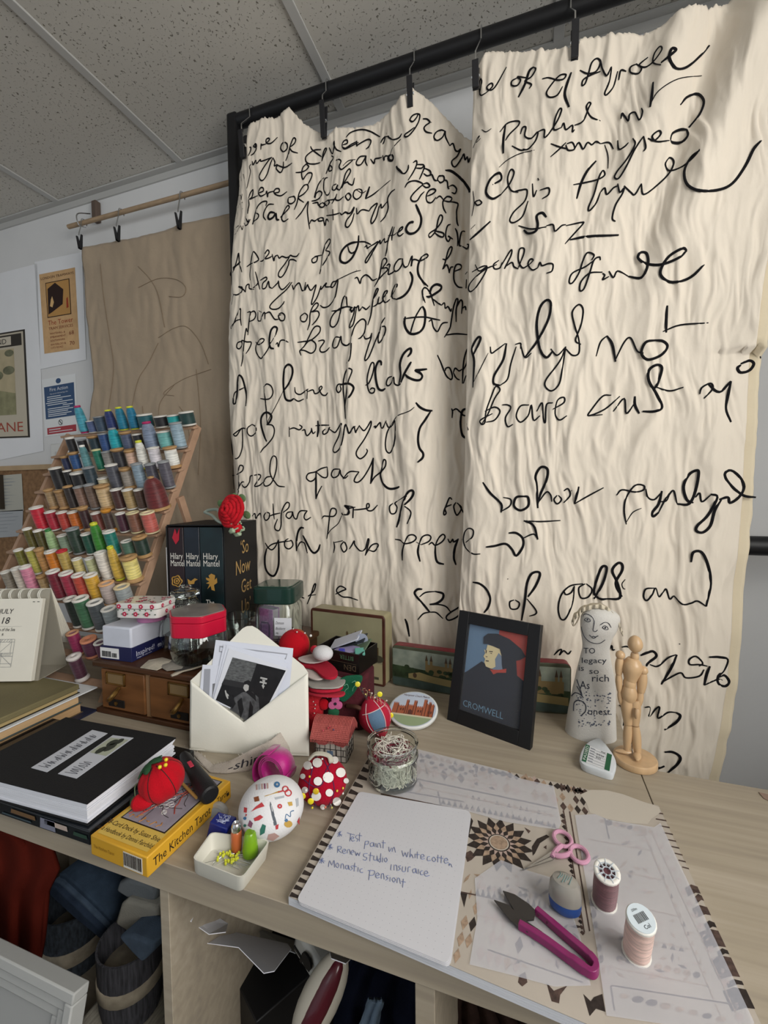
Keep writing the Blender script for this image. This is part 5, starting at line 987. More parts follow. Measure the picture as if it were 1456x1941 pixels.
mb.prism([(-wB*.78, hB*.12), (-wB*.22, hB*.12), (-wB*.16, hB*.2), (-wB*.16, hB*.52), (-wB*.26, hB*.6), (-wB*.74, hB*.6), (-wB*.84, hB*.52), (-wB*.84, hB*.2)], 0, .0005, 0, Mq)
mb.prism([(-wB*.74, hB*.17), (-wB*.26, hB*.17), (-wB*.26, hB*.54), (-wB*.74, hB*.54)], .0005, .0009, 1, Mq)
mb.text('LITTLE', hB*.08, 0, Mq, -wB*.5, hB*.4, 'c', sx=.8, z=.0011); mb.text('BOOK', hB*.08, 0, Mq, -wB*.5, hB*.26, 'c', sx=.8, z=.0011)
mb.build('cover_panel', [P('5c3a66', .5), P('9a64a0', .5)], t)

# ---- boxed trilogy
C = V((-.690, .848, CZ)); Lf = V((-.838, .818, CZ)); es = (C-Lf).normalized(); sd = V((-es.y, es.x, 0)); wS = (C-Lf).length; dS = .185
hS = AY(424, 995, C.y).z-CZ
M = axes(Lf, es, sd)
t = thing('boxed_books_slipcase', 'black slipcase of the boxed trilogy, gold lettering on its side', 'slipcase', (C+Lf)/2)
M_blk = mat('matt_black_card', '161618', .55, spec=.3); th = .003
mb = MB(); mb.box(0, wS, .004, dS, 0, th, 0, M).box(0, wS, .004, dS, hS-th, hS, 0, M).box(0, th, 0, dS, th, hS-th, 0, M).box(wS-th, wS, 0, dS, th, hS-th, 0, M).box(th, wS-th, dS-th, dS, th, hS-th, 0, M)
mb.build('case', M_blk, t, bevel=.0006)
mb = MB(); mb.box(-.0004, .0012, -.0006, .0, .01, hS*.8, 0, M); mb.build('white_edge', P('b9b9bc', .6), t)
Mr = axes(C, sd, (0, 0, 1)); mb = MB()
for s, y, x in (('\u2018So', .70, .50), ('Now', .515, .44), ('Get', .325, .53), ('Up\u2019', .13, .50)): mb.text(s, hS*.135 if s != 'Now' else hS*.14, 0, Mr, dS*x+.012, hS*y, 'c', sx=.80, z=.0006, shear=.05)
mb.build('gold_lettering', P('b3925a', .45), t)
specs = [(.0, .285, 'Wolf Hall', ['Wolf', 'Hall'], '0e090b', '260b11', 'first of the boxed trilogy, with a gold rose on its spine', 'rose'),
         (.288, .575, 'Bring Up', ['Bring', 'Up the', 'Bodies'], '0a0d13', '141f2c', 'middle book of the boxed trilogy, a gold bird on its spine', 'bird'),
         (.578, 1.0, 'Mirror', ['The', 'Mirror', '& the', 'Light'], '0a1113', '10292d', 'thickest book of the boxed trilogy, a gold lion on its spine', 'lion')]
for f0, f1, _, title, c1, c2, lab, em in specs:
    x0 = th+.001+(wS-2*th-.002)*f0; x1 = th+.001+(wS-2*th-.002)*f1-.001; ww = x1-x0
    bk = thing('hardback_book', lab, 'book', M @ V(((x0+x1)/2, .01, th)), 0, 'boxed trilogy')
    mb = MB(); mb.box(x0, x1, .002, dS-.012, th+.0005, hS-th-.003, 0, M)
    jk = mb.build('jacket', mat('jacket_'+em, c1, .4, var=(14, .5), col2=c2, coat=.2), bk, bevel=.0012)
    Ms = axes(M @ V((x0, .0014, th)), es, (0, 0, 1)); mb = MB(); hh = hS-.008
    mb.text('Hilary', hh*.060, 0, Ms, ww*.12, hh*.705, sx=.62 if em != 'lion' else .72); mb.text('Mantel', hh*.060, 0, Ms, ww*.12, hh*.640, sx=.62 if em != 'lion' else .72)
    for k, s in enumerate(title): mb.text(s, hh*.052, 0, Ms, ww*.2, hh*(.285-.060*k), sx=.62 if em != 'lion' else .72)
    mb.build('spine_lettering', P('d2cfc8', .5), jk)
    mb = MB(); cx, cz = ww*.5, hh*.50
    if em == 'rose':
        for R_, n in ((.0125, 5), (.0065, 5)):
            pts = [V((cx+R_*(1+.12*math.cos(n*q))*math.cos(q), cz+R_*(1+.12*math.cos(n*q))*math.sin(q), 0)) for q in [2*PI*k/40 for k in range(40)]]
            mb.tube([Ms @ q for q in pts], .0016, 5, closed=True)
        mb.lathe([(.003, 0), (0, .0008)], 10, 0, Ms @ frame((cx, cz, 0)))
    elif em == 'bird':
        mb.prism([(cx-.013, cz+.006), (cx-.004, cz+.001), (cx+.006, cz+.008), (cx+.014, cz+.005), (cx+.006, cz+.001), (cx+.004, cz-.006), (cx-.005, cz-.007), (cx-.010, cz-.012)], 0, .0006, 0, Ms)
    else:
        mb.prism([(cx-.013, cz-.018), (cx-.004, cz-.010), (cx-.002, cz-.020), (cx+.006, cz-.022), (cx+.004, cz-.008), (cx+.013, cz-.002), (cx+.012, cz+.010), (cx+.006, cz+.004), (cx+.008, cz+.016), (cx-.002, cz+.020), (cx-.009, cz+.015), (cx-.006, cz+.008), (cx-.016, cz+.010), (cx-.015, cz+.005), (cx-.007, cz+.001), (cx-.016, cz-.004), (cx-.007, cz-.006)], 0, .0006, 0, Ms)
    mb.build('gold_emblem', P('a8803c', .4), jk)
    if em == 'rose': MB().prism([(ww*.3, hh*.90), (ww*.5, hh*.985), (ww*.62, hh*.93), (ww*.8, hh*.99), (ww*.74, hh*.88), (ww*.52, hh*.84)], 0, .0004, 0, Ms).build('red_motif', P('a81c30', .5), jk)

# crochet rose on the slipcase
c = AY(441, 969, C.y-.015); rr = 28*DEP(c)/FPX; zS = CZ+hS
t = thing('crochet_rose', 'red crochet rose with bud and pale stem draped over the slipcase corner', 'crochet flower', (c.x, c.y, zS))
M_rr = mat('red_wool', 'b80e1e', .9, bump=(500, .8), var=(60, .15)); M_gw = mat('pale_green_wool', '9fb096', .9, bump=(500, .7))
fc = axes(c, (math.cos(.2), math.sin(.2)*-1, 0), (0, .25, 1))
mb = MB(); mb.ell((0, 0, -.004), rr*.8, rr*.8, rr*.5, 0, fc)
random.seed(2)
for k in range(5):
    R_ = rr*(.98-.19*k); z = .001+rr*.13*k; seg = 5+k % 2
    for s in range(seg):
        a0 = 2*PI*s/seg+k*.7; pts = [fc @ V((R_*(1+.06*math.sin(q*PI))*math.cos(a0+q*2*PI/seg*1.25), R_*(1+.06*math.sin(q*PI))*math.sin(a0+q*2*PI/seg*1.25), z+.004*math.sin(q*PI))) for q in [i/8 for i in range(9)]]
        mb.tube(pts, [rr*.09]+[rr*.14]*7+[rr*.09], 7, nrm=None)
mb.build('bloom', M_rr, t, ang=60)
mb = MB(); b1 = AY(449, 1001, C.y-.018); br = rr*.44
Mb = axes(b1, (.85, -.2, .3), (.3, 0, -.9)); mb.ell((0, 0, 0), br*.85, br*.8, br*.8, 0, Mb); bud_ = mb.build('bud', M_rr, t)
mb = MB()
for k in range(5):
    a0 = 2*PI*k/5; mb.tube(smooth([Mb @ V((-br*1.1, 0, 0)), Mb @ V((-br*.5, br*.8*math.cos(a0), br*.8*math.sin(a0))), Mb @ V((br*.2, br*.9*math.cos(a0), br*.9*math.sin(a0))), Mb @ V((br*.9, br*.5*math.cos(a0), br*.5*math.sin(a0)))], 4), [br*.3]*4+[br*.42]*5+[br*.12]*4, 6)
mb.build('sepals', M_gw, bud_)
mb = MB(); q = [AY(388, 971, C.y+.02), AY(402, 977, C.y+.0), AY(410, 985, C.y-.012), AY(418, 990, C.y-.015), AY(432, 994, C.y-.016)]; mb.tube(smooth(q, 5), rr*.10, 7)
mb.tube(smooth([AY(388, 971, C.y+.02), AY(396, 967, C.y+.02), AY(412, 966, C.y), AY(418, 975, C.y-.012)], 5), rr*.11, 7)
mb.build('stem', mat('grey_green_wool', '98a49a', .9, bump=(500, .7)), t)
mb = MB()
for u, v in ((419, 955), (459, 944), (468, 976), (446, 942)):
    p = AY(u, v, C.y+.006); mb.ell((0, 0, 0), rr*.32, rr*.08, rr*.26, 0, frame(p, 0, 0, .6))
mb.build('leaf', mat('green_wool', '5f7a52', .9, bump=(500, .7)), t)

# ---- scraps on the cabinet edge
def scrap(name, uvh, label, col, cat='fabric scrap', curl=.004):
    mb = MB(); P3 = [G(u, v, h) for u, v, h in uvh]; c = sum(P3, V())/len(P3)+V((0, 0, curl))
    vs = [c]+P3; n = len(P3); vs2 = [q+V((0, 0, .0012)) for q in vs]
    fs = [(0, i+1, (i+1) % n+1) for i in range(n)]
    mb.add(vs2, fs); mb.add(vs, [f[::-1] for f in fs]); k = len(mb.v)
    for i in range(n): mb.f.append((1+i, n+2+i, n+2+(i+1) % n, 1+(i+1) % n)); mb.m.append(0)
    return tag(mb.build(name, mat('scrap_'+col, col, .8, var=(40, .2), bump=(200, .5)), ang=50), label, cat)
scrap('linen_scrap', [(266, 1266, CH+.001), (282, 1252, CH+.003), (308, 1247, CH+.001), (325, 1252, CH+.008), (312, 1264, CH+.002), (297, 1271, CH+.001)], 'cream frayed fabric scrap at the front edge of the cabinet top', 'b0a898')
scrap('grey_foil_scrap', [(300, 1262, CH+.002), (330, 1250, CH+.006), (352, 1258, CH+.004), (345, 1268, CH+.003), (316, 1272, CH+.002)], 'crumpled grey scrap under the red-lidded jar', '8a857c')
scrap('dark_scrap', [(322, 1268, CH+.001), (362, 1256, CH+.004), (402, 1240, CH+.003), (408, 1250, CH+.002), (375, 1268, CH+.001), (340, 1276, CH+.001)], 'dark grey fabric scrap beside the envelope on the cabinet', '3c3a38')
mb = MB(); mb.tube(smooth([G(325, 1281, CH+.004), G(345, 1273, CH+.006), (G(365, 1268, CH+.008)), G(385, 1262, CH+.006)], 5), [.004, .005, .006, .005, .004, .003]+[.003]*10, 6, flat=.5)
tag(mb.build('frayed_tape', mat('frayed_tape_cloth', 'a39b8c', .95, bump=(500, .6))), 'twisted pale frayed tape hanging at the cabinet edge', 'fabric scrap')

# ---- pile of old books at the frame edge
SX = -.897
def bookpile(z0, z1, x1, y0, y1, cov, pg, label, t_cov=.0018, name='old_book'):
    t = thing(name, label, 'book', ((x1-.17), (y0+y1)/2, D+z0), 0, 'books under the calendar')
    MB().box(x1-.34, x1-.004, y0+.003, y1-.003, D+z0+t_cov, D+z1-t_cov).build('pages', mat('pages_'+pg, pg, .9, var=(260, .14), stretch=(.05, .05, 4)), t)
    mb = MB().box(x1-.345, x1, y0, y1, D+z0, D+z0+t_cov).box(x1-.345, x1, y0, y1, D+z1-t_cov, D+z1); mb.build('cover', mat('cover_'+cov, cov, .5, var=(12, .2)), t, bevel=.0005)
    return t
tag(MB().box(SX-.35, SX+.022, .36, .655, D, D+.003).build('navy_folder', P('20243c', .5)), 'navy folder under the pile of old books', 'folder')
bookpile(.0032, .0235, SX+.003, .38, .638, '6b5a44', 'b4926a', 'lowest and thickest browned paperback under the calendar', .0008)
bookpile(.0237, .0400, SX+.001, .375, .636, '3a5660', 'c0a078', 'browned paperback with teal corner, second in the pile', .0008)
tag(MB().box(SX-.36, SX+.002, .37, .672, D+.0402, D+.0425).build('white_board', P('d8dadc', .6)), 'white card sheet jutting out of the book pile', 'card')
bookpile(.0428, .0525, SX-.006, .37, .640, '1c1a16', 'a89468', 'thin book with gilt edge under the olive one', .001)
tag(MB().box(SX-.36, SX-.002, .365, .636, D+.0527, D+.0640).build('olive_book', mat('olive_cloth_cover', '6e6648', .75, var=(8, .15), bump=(300, .3)), bevel=.002), 'olive cloth-bound book, topmost of the pile, under the calendar', 'book')
# ---- desk calendar
HB = .0642
B0 = G(72, 1290, HB); e_ = (B0-G(0, 1291, HB)).normalized(); bk_ = V((-e_.y, e_.x, 0)); dC = .085
R0 = AY(113, 1118, B0.y+.05); R0 = V((B0.x+bk_.x*.05-.004, B0.y+bk_.y*.05, AY(113, 1120, B0.y+.045).z))
t = thing('desk_calendar', 'spiral-bound tear-off desk calendar showing July 18, on the old books', 'calendar', B0-e_*.1)
M_cp = mat('cream_calendar_paper', 'dcd8cc', .8, var=(10, .03)); WC = .20
def leaf(mb, base, top, th, mi=0, x0=0, x1=WC):
    nn = (top-base).cross(e_).normalized()*th
    mb.hull([base-e_*x1, base-e_*x0, top-e_*x0, top-e_*x1], [base-e_*x1+nn, base-e_*x0+nn, top-e_*x0+nn, top-e_*x1+nn], mi)
Bb = B0+bk_*dC; up = R0-B0
mb = MB(); leaf(mb, B0, R0, .0025); leaf(mb, Bb, R0+V((0, 0, .001)), .0025); leaf(mb, B0+V((0, 0, .0005)), Bb+V((0, 0, .0005)), .0015); mb.build('easel_card', mat('grey_card', '9c978a', .85), t, ang=30)
fr = (e_.cross(up)).normalized(); fr = fr if fr.y < 0 else -fr
F0 = B0+fr*.004+V((0, 0, .001)); F1 = R0+fr*.004-up*.10
mb = MB(); mb.hull([F0-e_*WC, F0-e_*.004, F1-e_*.004, F1-e_*WC], [q+fr*.010 for q in (F0-e_*WC, F0-e_*.004, F1-e_*.004, F1-e_*WC)]); pbk = mb.build('page_block', M_cp, t, bevel=.0006)
qc = quadmap(F0-e_*WC+fr*.0105, F0-e_*.004+fr*.0105, F1-e_*.004+fr*.0105, F1-e_*WC+fr*.0105)
qc2 = lambda x, y, o=0.0: qc(x, y)+fr*(.0003+o)
Wp = WC-.004; Hp = (F1-F0).length; A = Wp/Hp; ink = MB(); XC = 1-.075/Wp
for s, y, h in (('JULY', .815, .062), ('18', .69, .085)): qtext(ink, qc2, s, XC, y, h, .0002, 0, A, 'c', shear=.18)
qtext(ink, qc2, 'Waves of the Sea', XC, .60, .042, .0002, 0, A, 'c', shear=.1, sx=.72); qtext(ink, qc2, '8', XC, .545, .03, .0002, 0, A, 'c')
qpoly(ink, qc2, [(XC-.2, .655), (XC+.2, .655), (XC+.2, .658), (XC-.2, .658)], .0001, 2)
bx0, bx1, by0, by1 = XC-.165, XC+.145, .17, .50
def lnq(x0, y0, x1, y1, w=.0035):
    d = math.hypot(x1-x0, y1-y0); nx, ny = -(y1-y0)/d*w/2, (x1-x0)/d*w/2; qpoly(ink, qc2, [(x0-nx, y0-ny), (x1-nx, y1-ny), (x1+nx, y1+ny), (x0+nx, y0+ny)], .0002, 1)
S = lambda x, y: (bx0+(bx1-bx0)*x, by0+(by1-by0)*y)
for a_, b_ in (((0, 0), (1, 0)), ((1, 0), (1, 1)), ((1, 1), (0, 1)), ((0, 1), (0, 0)), ((0, .5), (1, .5)), ((.5, 0), (.5, 1)), ((.12, .88), (.5, .5)), ((.5, .5), (.88, .88)), ((0, 0), (.5, .5)), ((.5, .5), (1, .05)), ((.1, .5), (.1, 1)), ((.0, .9), (.5, .9)), ((.9, .5), (.9, 1)), ((.5, .9), (1, .9)), ((.1, .1), (.5, .1)), ((.5, .12), (1, .12)), ((.4, 0), (.4, .5)), ((.6, .0), (.6, .5)), ((0, .4), (.5, .4)), ((.5, .38), (1, .38))): lnq(*S(*a_), *S(*b_))
for k in range(9): lnq(*S(.1*k, .9), *S(.1*k+.08, 1)); lnq(*S(.5+.05*k, .38), *S(.54+.05*k, .5)); lnq(*S(.05*k, .4), *S(.05*k+.04, .5))
qpoly(ink, qc2, [(XC-.36, .10), (XC-.245, .10), (XC-.245, .80), (XC-.36, .80)], .0001, 3); qpoly(ink, qc2, [(XC-.36, .62), (XC-.25, .74), (XC-.25, .80), (XC-.36, .70)], .0002, 4)
qpoly(ink, qc2, [(.90, .955), (.925, .955), (.925, .962), (.90, .962)], .0002, 0); qpoly(ink, qc2, [(.95, .955), (.975, .955), (.975, .962), (.95, .962)], .0002, 0)
ink.build('page_print', [P('26262a', .8), P('7c8084', .8), P('a8a8a4', .8), P('c9cdd4', .8), P('2c5ea0', .7)], pbk)
mb = MB()  # flipped pages over the back
for k in range(6):
    o = bk_*(.004+.005*k); ln = .62+.03*k
    P0 = R0+V((0, 0, .003))+bk_*.002; P1 = R0+(Bb-R0)*ln+o+V((0, 0, .004))
    mb.hull([P0-e_*WC, P0+e_*.002*k*0, P1+e_*(.0025*k-.006), P1-e_*WC], [q+bk_*.0012 for q in (P0-e_*WC, P0+e_*.002*k*0, P1+e_*(.0025*k-.006), P1-e_*WC)])
mb.build('flipped_pages', M_cp, t)
mb = MB()
for k in range(9):
    for o in (0, .0035):
        q = R0-e_*(.014+.0215*k+o)-up.normalized()*.004; rr_ = .0115
        mb.tube([q+V((0, 0, 1))*rr_*math.sin(a_)+(bk_)*rr_*math.cos(a_)+up.normalized()*-.006 for a_ in [-.5+ (PI*1.45)*i/14 for i in range(15)]], .0011, 6)
mb.build('wire_binding', P('d4d2c8', .4), t)

# ---- black sketchbook, magazine and what lies by them
t = thing('magazine', 'dark glossy magazine under the black sketchbook at the desk edge', 'magazine', (-.7, .48, D))
mb = MB(); mb.box(-.90, -.548, .392, .58, D, D+.019); mb.build('body', mat('dark_glossy_cover', '12161a', .25, var=(20, .4), coat=.4), t, bevel=.001)
q = quadmap((-.90, .3915, D+.001), (-.549, .3915, D+.001), (-.549, .3915, D+.018), (-.90, .3915, D+.018)); mb = MB()
XX = lambda u: (AY(u, 1560, .3915).x+.90)/(.351)
for u0, u1, y0, y1, c in ((22, 68, .5, .85, 1), (76, 105, .1, .95, 2), (84, 128, .5, .9, 3), (138, 165, .4, .7, 4), (5, 60, .15, .3, 0)): qpoly(mb, q, [(XX(u0), y0), (XX(u1), y0), (XX(u1)-.004, y1), (XX(u0)+.004, y1)], .0004, c)
mb.build('spine_print', [P('3c4a50', .4), P('6b5238', .4), P('7a7c8c', .4), P('b4a49a', .4), P('2c4438', .4)], t)
A0, A1 = G(166, 1524, .05), G(334, 1399, .05); A2 = G(0, 1481, .05)
e1 = (A1-A0).normalized(); e2 = (A2-A0); e2 = (e2-e1*e2.dot(e1)).normalized()
M = axes((A0.x, A0.y, D+.0195), -e2, e1); Ls = (A1-A0).length; Lw = .25
t = thing('black_sketchbook', 'thick black sketchbook with two photo strips pasted on its cover', 'sketchbook', (A0+A1)/2-V((.1, 0, .03)))
mb = MB(); pg = []
for k in range(11):
    z0 = .0015+.0026*k; j = random.uniform(0, .003); mb.box(-Lw, -.001-j, j*.5, Ls-.004*random.random()-.001, z0, z0+.0022, 0, M)
mb.build('pages', mat('sketchbook_pages', 'd6d8e0', .85, var=(400, .08), stretch=(.05, .05, 4)), t)
mb = MB().box(-Lw, 0, -.0006, Ls, 0, .0014, 0, M).box(-Lw, 0, -.0006, Ls, .0300, .0314, 0, M); mb.build('cover', mat('black_book_cloth', '121214', .8, bump=(700, .3)), t)
zc = .0511
q1 = quadmap(G(59, 1455.7, zc), G(89, 1464, zc), G(204, 1390.5, zc), G(175, 1384, zc)); q2 = quadmap(G(110, 1467, zc), G(145, 1476, zc), G(253, 1399, zc), G(214, 1394, zc))
mb = MB(); sheet(mb, q1, 0, 0, 1, 1, .0006, 0); sheet(mb, q2, 0, 0, 1, 1, .0006, 0)
random.seed(11)
for k in range(10):
    y = .06+.085*k; pts = [q1(.2+.6*abs(math.sin(j*1.9+k)), y+.012*j, .0011) for j in range(6)]; mb.tube(smooth(pts, 3), .0003, 4, 1)
for k in range(4): pts = [q2(.2+.6*abs(math.sin(j*2.3+k)), .05+.07*k+.012*j, .0011) for j in range(6)]; mb.tube(smooth(pts, 3), .0003, 4, 1)
qpoly(mb, q2, [(.06, .52), (.94, .50), (.94, .93), (.06, .93)], .0009, 2)
for cx, cy, r in ((.4, .6, .16), (.6, .7, .2), (.45, .8, .17), (.65, .86, .14)): qdisc(mb, q2, cx, cy, r, r*.6, .0012, 3, 9)
mb.build('pasted_strips', [P('b9bcc4', .7), P('3a3c44', .8), P('a5aa98', .7), P('33372e', .7)], t)

# tarot box
hT = .0265
B = [G(278.6, 1626, hT), G(437.5, 1480, hT), G(168, 1585, hT)]; e1 = (B[1]-B[0]).normalized(); e2 = B[2]-B[0]; e2 = (e2-e1*e2.dot(e1)).normalized()
L1 = (B[1]-B[0]).length; L2 = (B[2]-B[0]).length; M = axes((B[0].x, B[0].y, D), -e2, e1)
t = thing('tarot_box', 'yellow Kitchen Tarot card box with a drawn picture on its lid', 'box', B[0]+(B[1]-B[0])/2-V((.05, 0, hT)))
M_yel = mat('yellow_printed_card', 'c9992a', .45, var=(10, .08), coat=.15); M_yl2 = P('c8a848', .5)
MB().box(-L2, 0, 0, L1, .0003, hT, 0, M).build('box', M_yel, t, bevel=.0015)
qt = quadmap(M @ V((-L2, 0, hT)), M @ V((0, 0, hT)), M @ V((0, L1, hT)), M @ V((-L2, L1, hT))); ink = MB(); A = L2/L1
qpoly(ink, qt, [(.05, .04), (.93, .04), (.93, .96), (.05, .96)], .0003, 2)
qtext(ink, qt, 'A 78-Card Deck by Susan Shie', .93, .15, .048, .0006, 0, A, 'r', sx=.86); qtext(ink, qt, 'and a Handbook by Dennis Fairchild', .93, .075, .046, .0006, 0, A, 'r', sx=.74)
qpoly(ink, qt, [(.10, .235), (.90, .235), (.90, .955), (.10, .955)], .0006, 0); qpoly(ink, qt, [(.12, .245), (.88, .245), (.88, .945), (.12, .945)], .0009, 1)
random.seed(5)
def scrib(x0, y0, x1, y1, n, mi, r=.0005, amp=.05):
    pts = [qt(min(.87, max(.13, x0+(x1-x0)*k/n+random.uniform(-amp, amp))), min(.94, max(.25, y0+(y1-y0)*k/n+random.uniform(-amp, amp))), .0013) for k in range(n+1)]; ink.tube(smooth(pts, 4), r, 4, mi)
scrib(.3, .3, .6, .9, 7, 3, .0009); scrib(.2, .32, .45, .55, 6, 3, .0008); scrib(.7, .4, .5, .85, 7, 3, .0008)
for k in range(16): scrib(random.uniform(.18, .8), random.uniform(.28, .9), random.uniform(.18, .8), random.uniform(.28, .9), 5, 0, .00035, .03)
for k in range(14):
    cx, cy = random.uniform(.35, .62), random.uniform(.38, .62); ink.tube([qt(cx+.035*math.cos(2*PI*i/12), cy+.02*math.sin(2*PI*i/12), .0012) for i in range(12)], .0004, 4, 4, closed=True)
for k in range(6): scrib(.2+.1*k, .27, .24+.1*k, .31, 3, 5, .0006, .02)
Ms = axes(M @ V((0, 0, 0)), e1, (0, 0, 1)); ink.text('The Kitchen Tarot', .0118, 0, Ms, .008, .0075, sx=.78, z=.0004); ink.text('Tarot', .010, 0, Ms, L1-.03, .010, sx=.7, z=.0004)
ink.add([Ms @ V((x, y, .0005)) for x, y in ((L1-.010, .008), (L1-.005, .008), (L1-.005, .013), (L1-.010, .013))], [(0, 1, 2, 3)], 0)
Mf = axes(M @ V((-L2, 0, 0)), -e2, (0, 0, 1)); ink.box(L2*.60, L2*.92, .003, .023, .0002, .0006, 6, Mf)
x = L2*.61
while x < L2*.905:
    q = .0007+.0013*random.random(); ink.box(x, x+q, .006, .022, .0006, .0009, 0, Mf); x += q+.0008+.0006*random.random()
ink.text('The Kitchen Tarot', .0045, 7, Mf, .006, .012, sx=.8, z=.0004)
ink.build('printed_artwork', [P('241a12', .6), P('8a8690', .6, var=(40, .15)), P('c9ab52', .5), P('9a4034', .6), P('c9c8c4', .6), P('a8702c', .6), P('cfccc4', .6), P('8a6414', .6)], t)

# tomato pincushion on the tarot box
c = G(307, 1482, hT+.025); rT = 40*DEP(c)/FPX; c.z = D+hT+rT*.93
t = thing('tomato_pincushion', 'red tomato pincushion with dangling strawberry, on the yellow box', 'pincushion', (c.x, c.y, D+hT))
M_felt = mat('red_felt', 'b01220', .95, spec=.1, sheen=.05, bump=(700, .5), var=(20, .08)); Mt = frame(c, .3, .22, -.25)
mb = MB(); lobes = lambda q: 1-.06*abs(math.cos(3*math.atan2(q.y, q.x)))**8*(1-q.z*q.z)**.5-.05*max(0, q.z-.8)/.2
mb.ell((0, 0, 0), rT, rT, rT*.93, 0, Mt, 48, lobes); mb.build('tomato', M_felt, t, ang=70)
mb = MB()
for k in range(6):
    a0 = 2*PI*k/6+PI/6; mb.tube([Mt @ V((rT*math.cos(q)*math.cos(a0)*.99, rT*math.cos(q)*math.sin(a0)*.99, rT*.93*math.sin(q)*.985)) for q in [-1.4+2.8*i/16 for i in range(17)]], .0008, 5)
mb.build('dividing_threads', P('3a1512', .8), t)
M_gf = mat('green_felt', '234a2c', .95, bump=(700, .5)); Mlf = frame(c, .3, .05, -.62)
mb = MB(); n = 30; vs = [Mlf @ V((0, 0, rT*1.0))]; 
for ring, rr_ in ((1, .5), (2, 1.0)):
    for k in range(n):
        a0 = 2*PI*k/n; r_ = rT*(.34+.32*abs(math.cos(a0*2.5)))*rr_; vs.append(Mlf @ (V((r_*math.cos(a0), r_*math.sin(a0), math.sqrt(max(0, (rT*1.02)**2-r_*r_))))))
fs = [(0, 1+k, 1+(k+1) % n) for k in range(n)]+[(1+k, 1+n+k, 1+n+(k+1) % n, 1+(k+1) % n) for k in range(n)]
mb.add(vs, fs); mb.build('leaf_top', M_gf, t, solid=.0014, ang=60)
sp = G(271, 1521, hT+.010); rs = 21*DEP(sp)/FPX; Msb = axes((sp.x, sp.y, D+hT+rs*.62), (.95, .1, .1), (0, .2, 1))
MB().lathe([(0, -rs*1.05), (rs*.3, -rs*.75), (rs*.62, -rs*.1), (rs*.72, rs*.45), (rs*.55, rs*.8), (0, rs*.85)], 24, 0, Msb @ frame((0, 0, 0), 0, 0, -PI/2)).build('strawberry', M_felt, t)
p1 = Msb @ V((-rs*.8, 0, 0)); MB().ell((0, 0, 0), rs*.55, rs*.5, rs*.3, 0, frame(p1, 0, 0, 1.1)).build('strawberry_cap', M_gf, t)
MB().tube(smooth([p1+V((0, 0, .004)), p1+V((-.004, .004, .02)), Mt @ V((-rT*.9, 0, rT*.2)), Mt @ V((-rT*.55, 0, rT*.8))], 5), .0007, 5).build('cord', P('5a6a4c', .8), t)
def pin(u, v, y, hr, col, name, label, direction=(0, 0, 1), L=.014, group=None, cat='pin', flat=None, parent=None):
    """dressmaking pin; head centre at the pixel on depth y, shaft running into the cushion"""
    p = AY(u, v, y); dv = V(direction).normalized()
    t = thing(name, label, cat, p-dv*L, 0, group)
    if flat: MB().ell((0, 0, 0), hr, hr*.35, hr, 0, axes(p, RT, UP) @ Matrix.Rotation(PI/2, 4, 'X')).build('head', P(col, .3, coat=.4), t)
    else: MB().ell((0, 0, 0), hr, hr, hr, 0, frame(p), 12).build('head', P(col, .3, coat=.4), t)
    MB().tube([p, p-dv*L], .00035, 5).build('shaft', M_chrome, t)
for i, (u, v) in enumerate(((303, 1454), (314, 1450), (315, 1440))):
    ax_ = (AY(u, v, c.y-rT*.75)-c).normalized()
    pin(u, v, c.y-rT*(.78, .70, .55)[i], .0026, 'd8c020', 'dressmaking_pin', ('lower', 'middle', 'upper')[i]+' yellow-headed pin in the leaf of the tomato pincushion', ax_, .012, 'yellow pins in the tomato')
# black torch and wooden stick on the box
a = G(352, 1441, hT+.013); b = G(398, 1507, hT+.013); a.z += .004; ax_ = (b-a); M = axes(a, ax_, (0, 0, 1)) @ Matrix.Rotation(PI/2, 4, 'Y')
L = ax_.length; t = thing('black_torch', 'black tapered handheld cutter lying across the yellow box', 'tool', (a+b)/2-V((0, 0, .015)))
MB().lathe([(0, -.012), (.006, -.010), (.0085, 0), (.0095, L*.3), (.0125, L*.75), (.0135, L*.93), (.0125, L*1.0), (.010, L*1.02), (0, L*1.02)], 28, 0, M).build('barrel', mat('soft_black_rubber', '151517', .5, bump=(500, .2)), t)
mp = AY(360, 1444, a.y+.002); 
MB().box(-.008, .008, -.003, .003, 0, .0012, 0, axes(G(361, 1449, hT+.0255), ax_, RT)).build('red_label', P('b8324a', .4), t, bevel=.0005)
a, b = G(334, 1474, hT+.006), G(373, 1512, hT+.005)
tag(MB().tube([a, (a+b)/2, b], .0022, 10).build('wooden_stick', mat('waxed_stick', 'b08a4c', .5)), 'short wooden stick lying beside the tomato pincushion', 'stick')
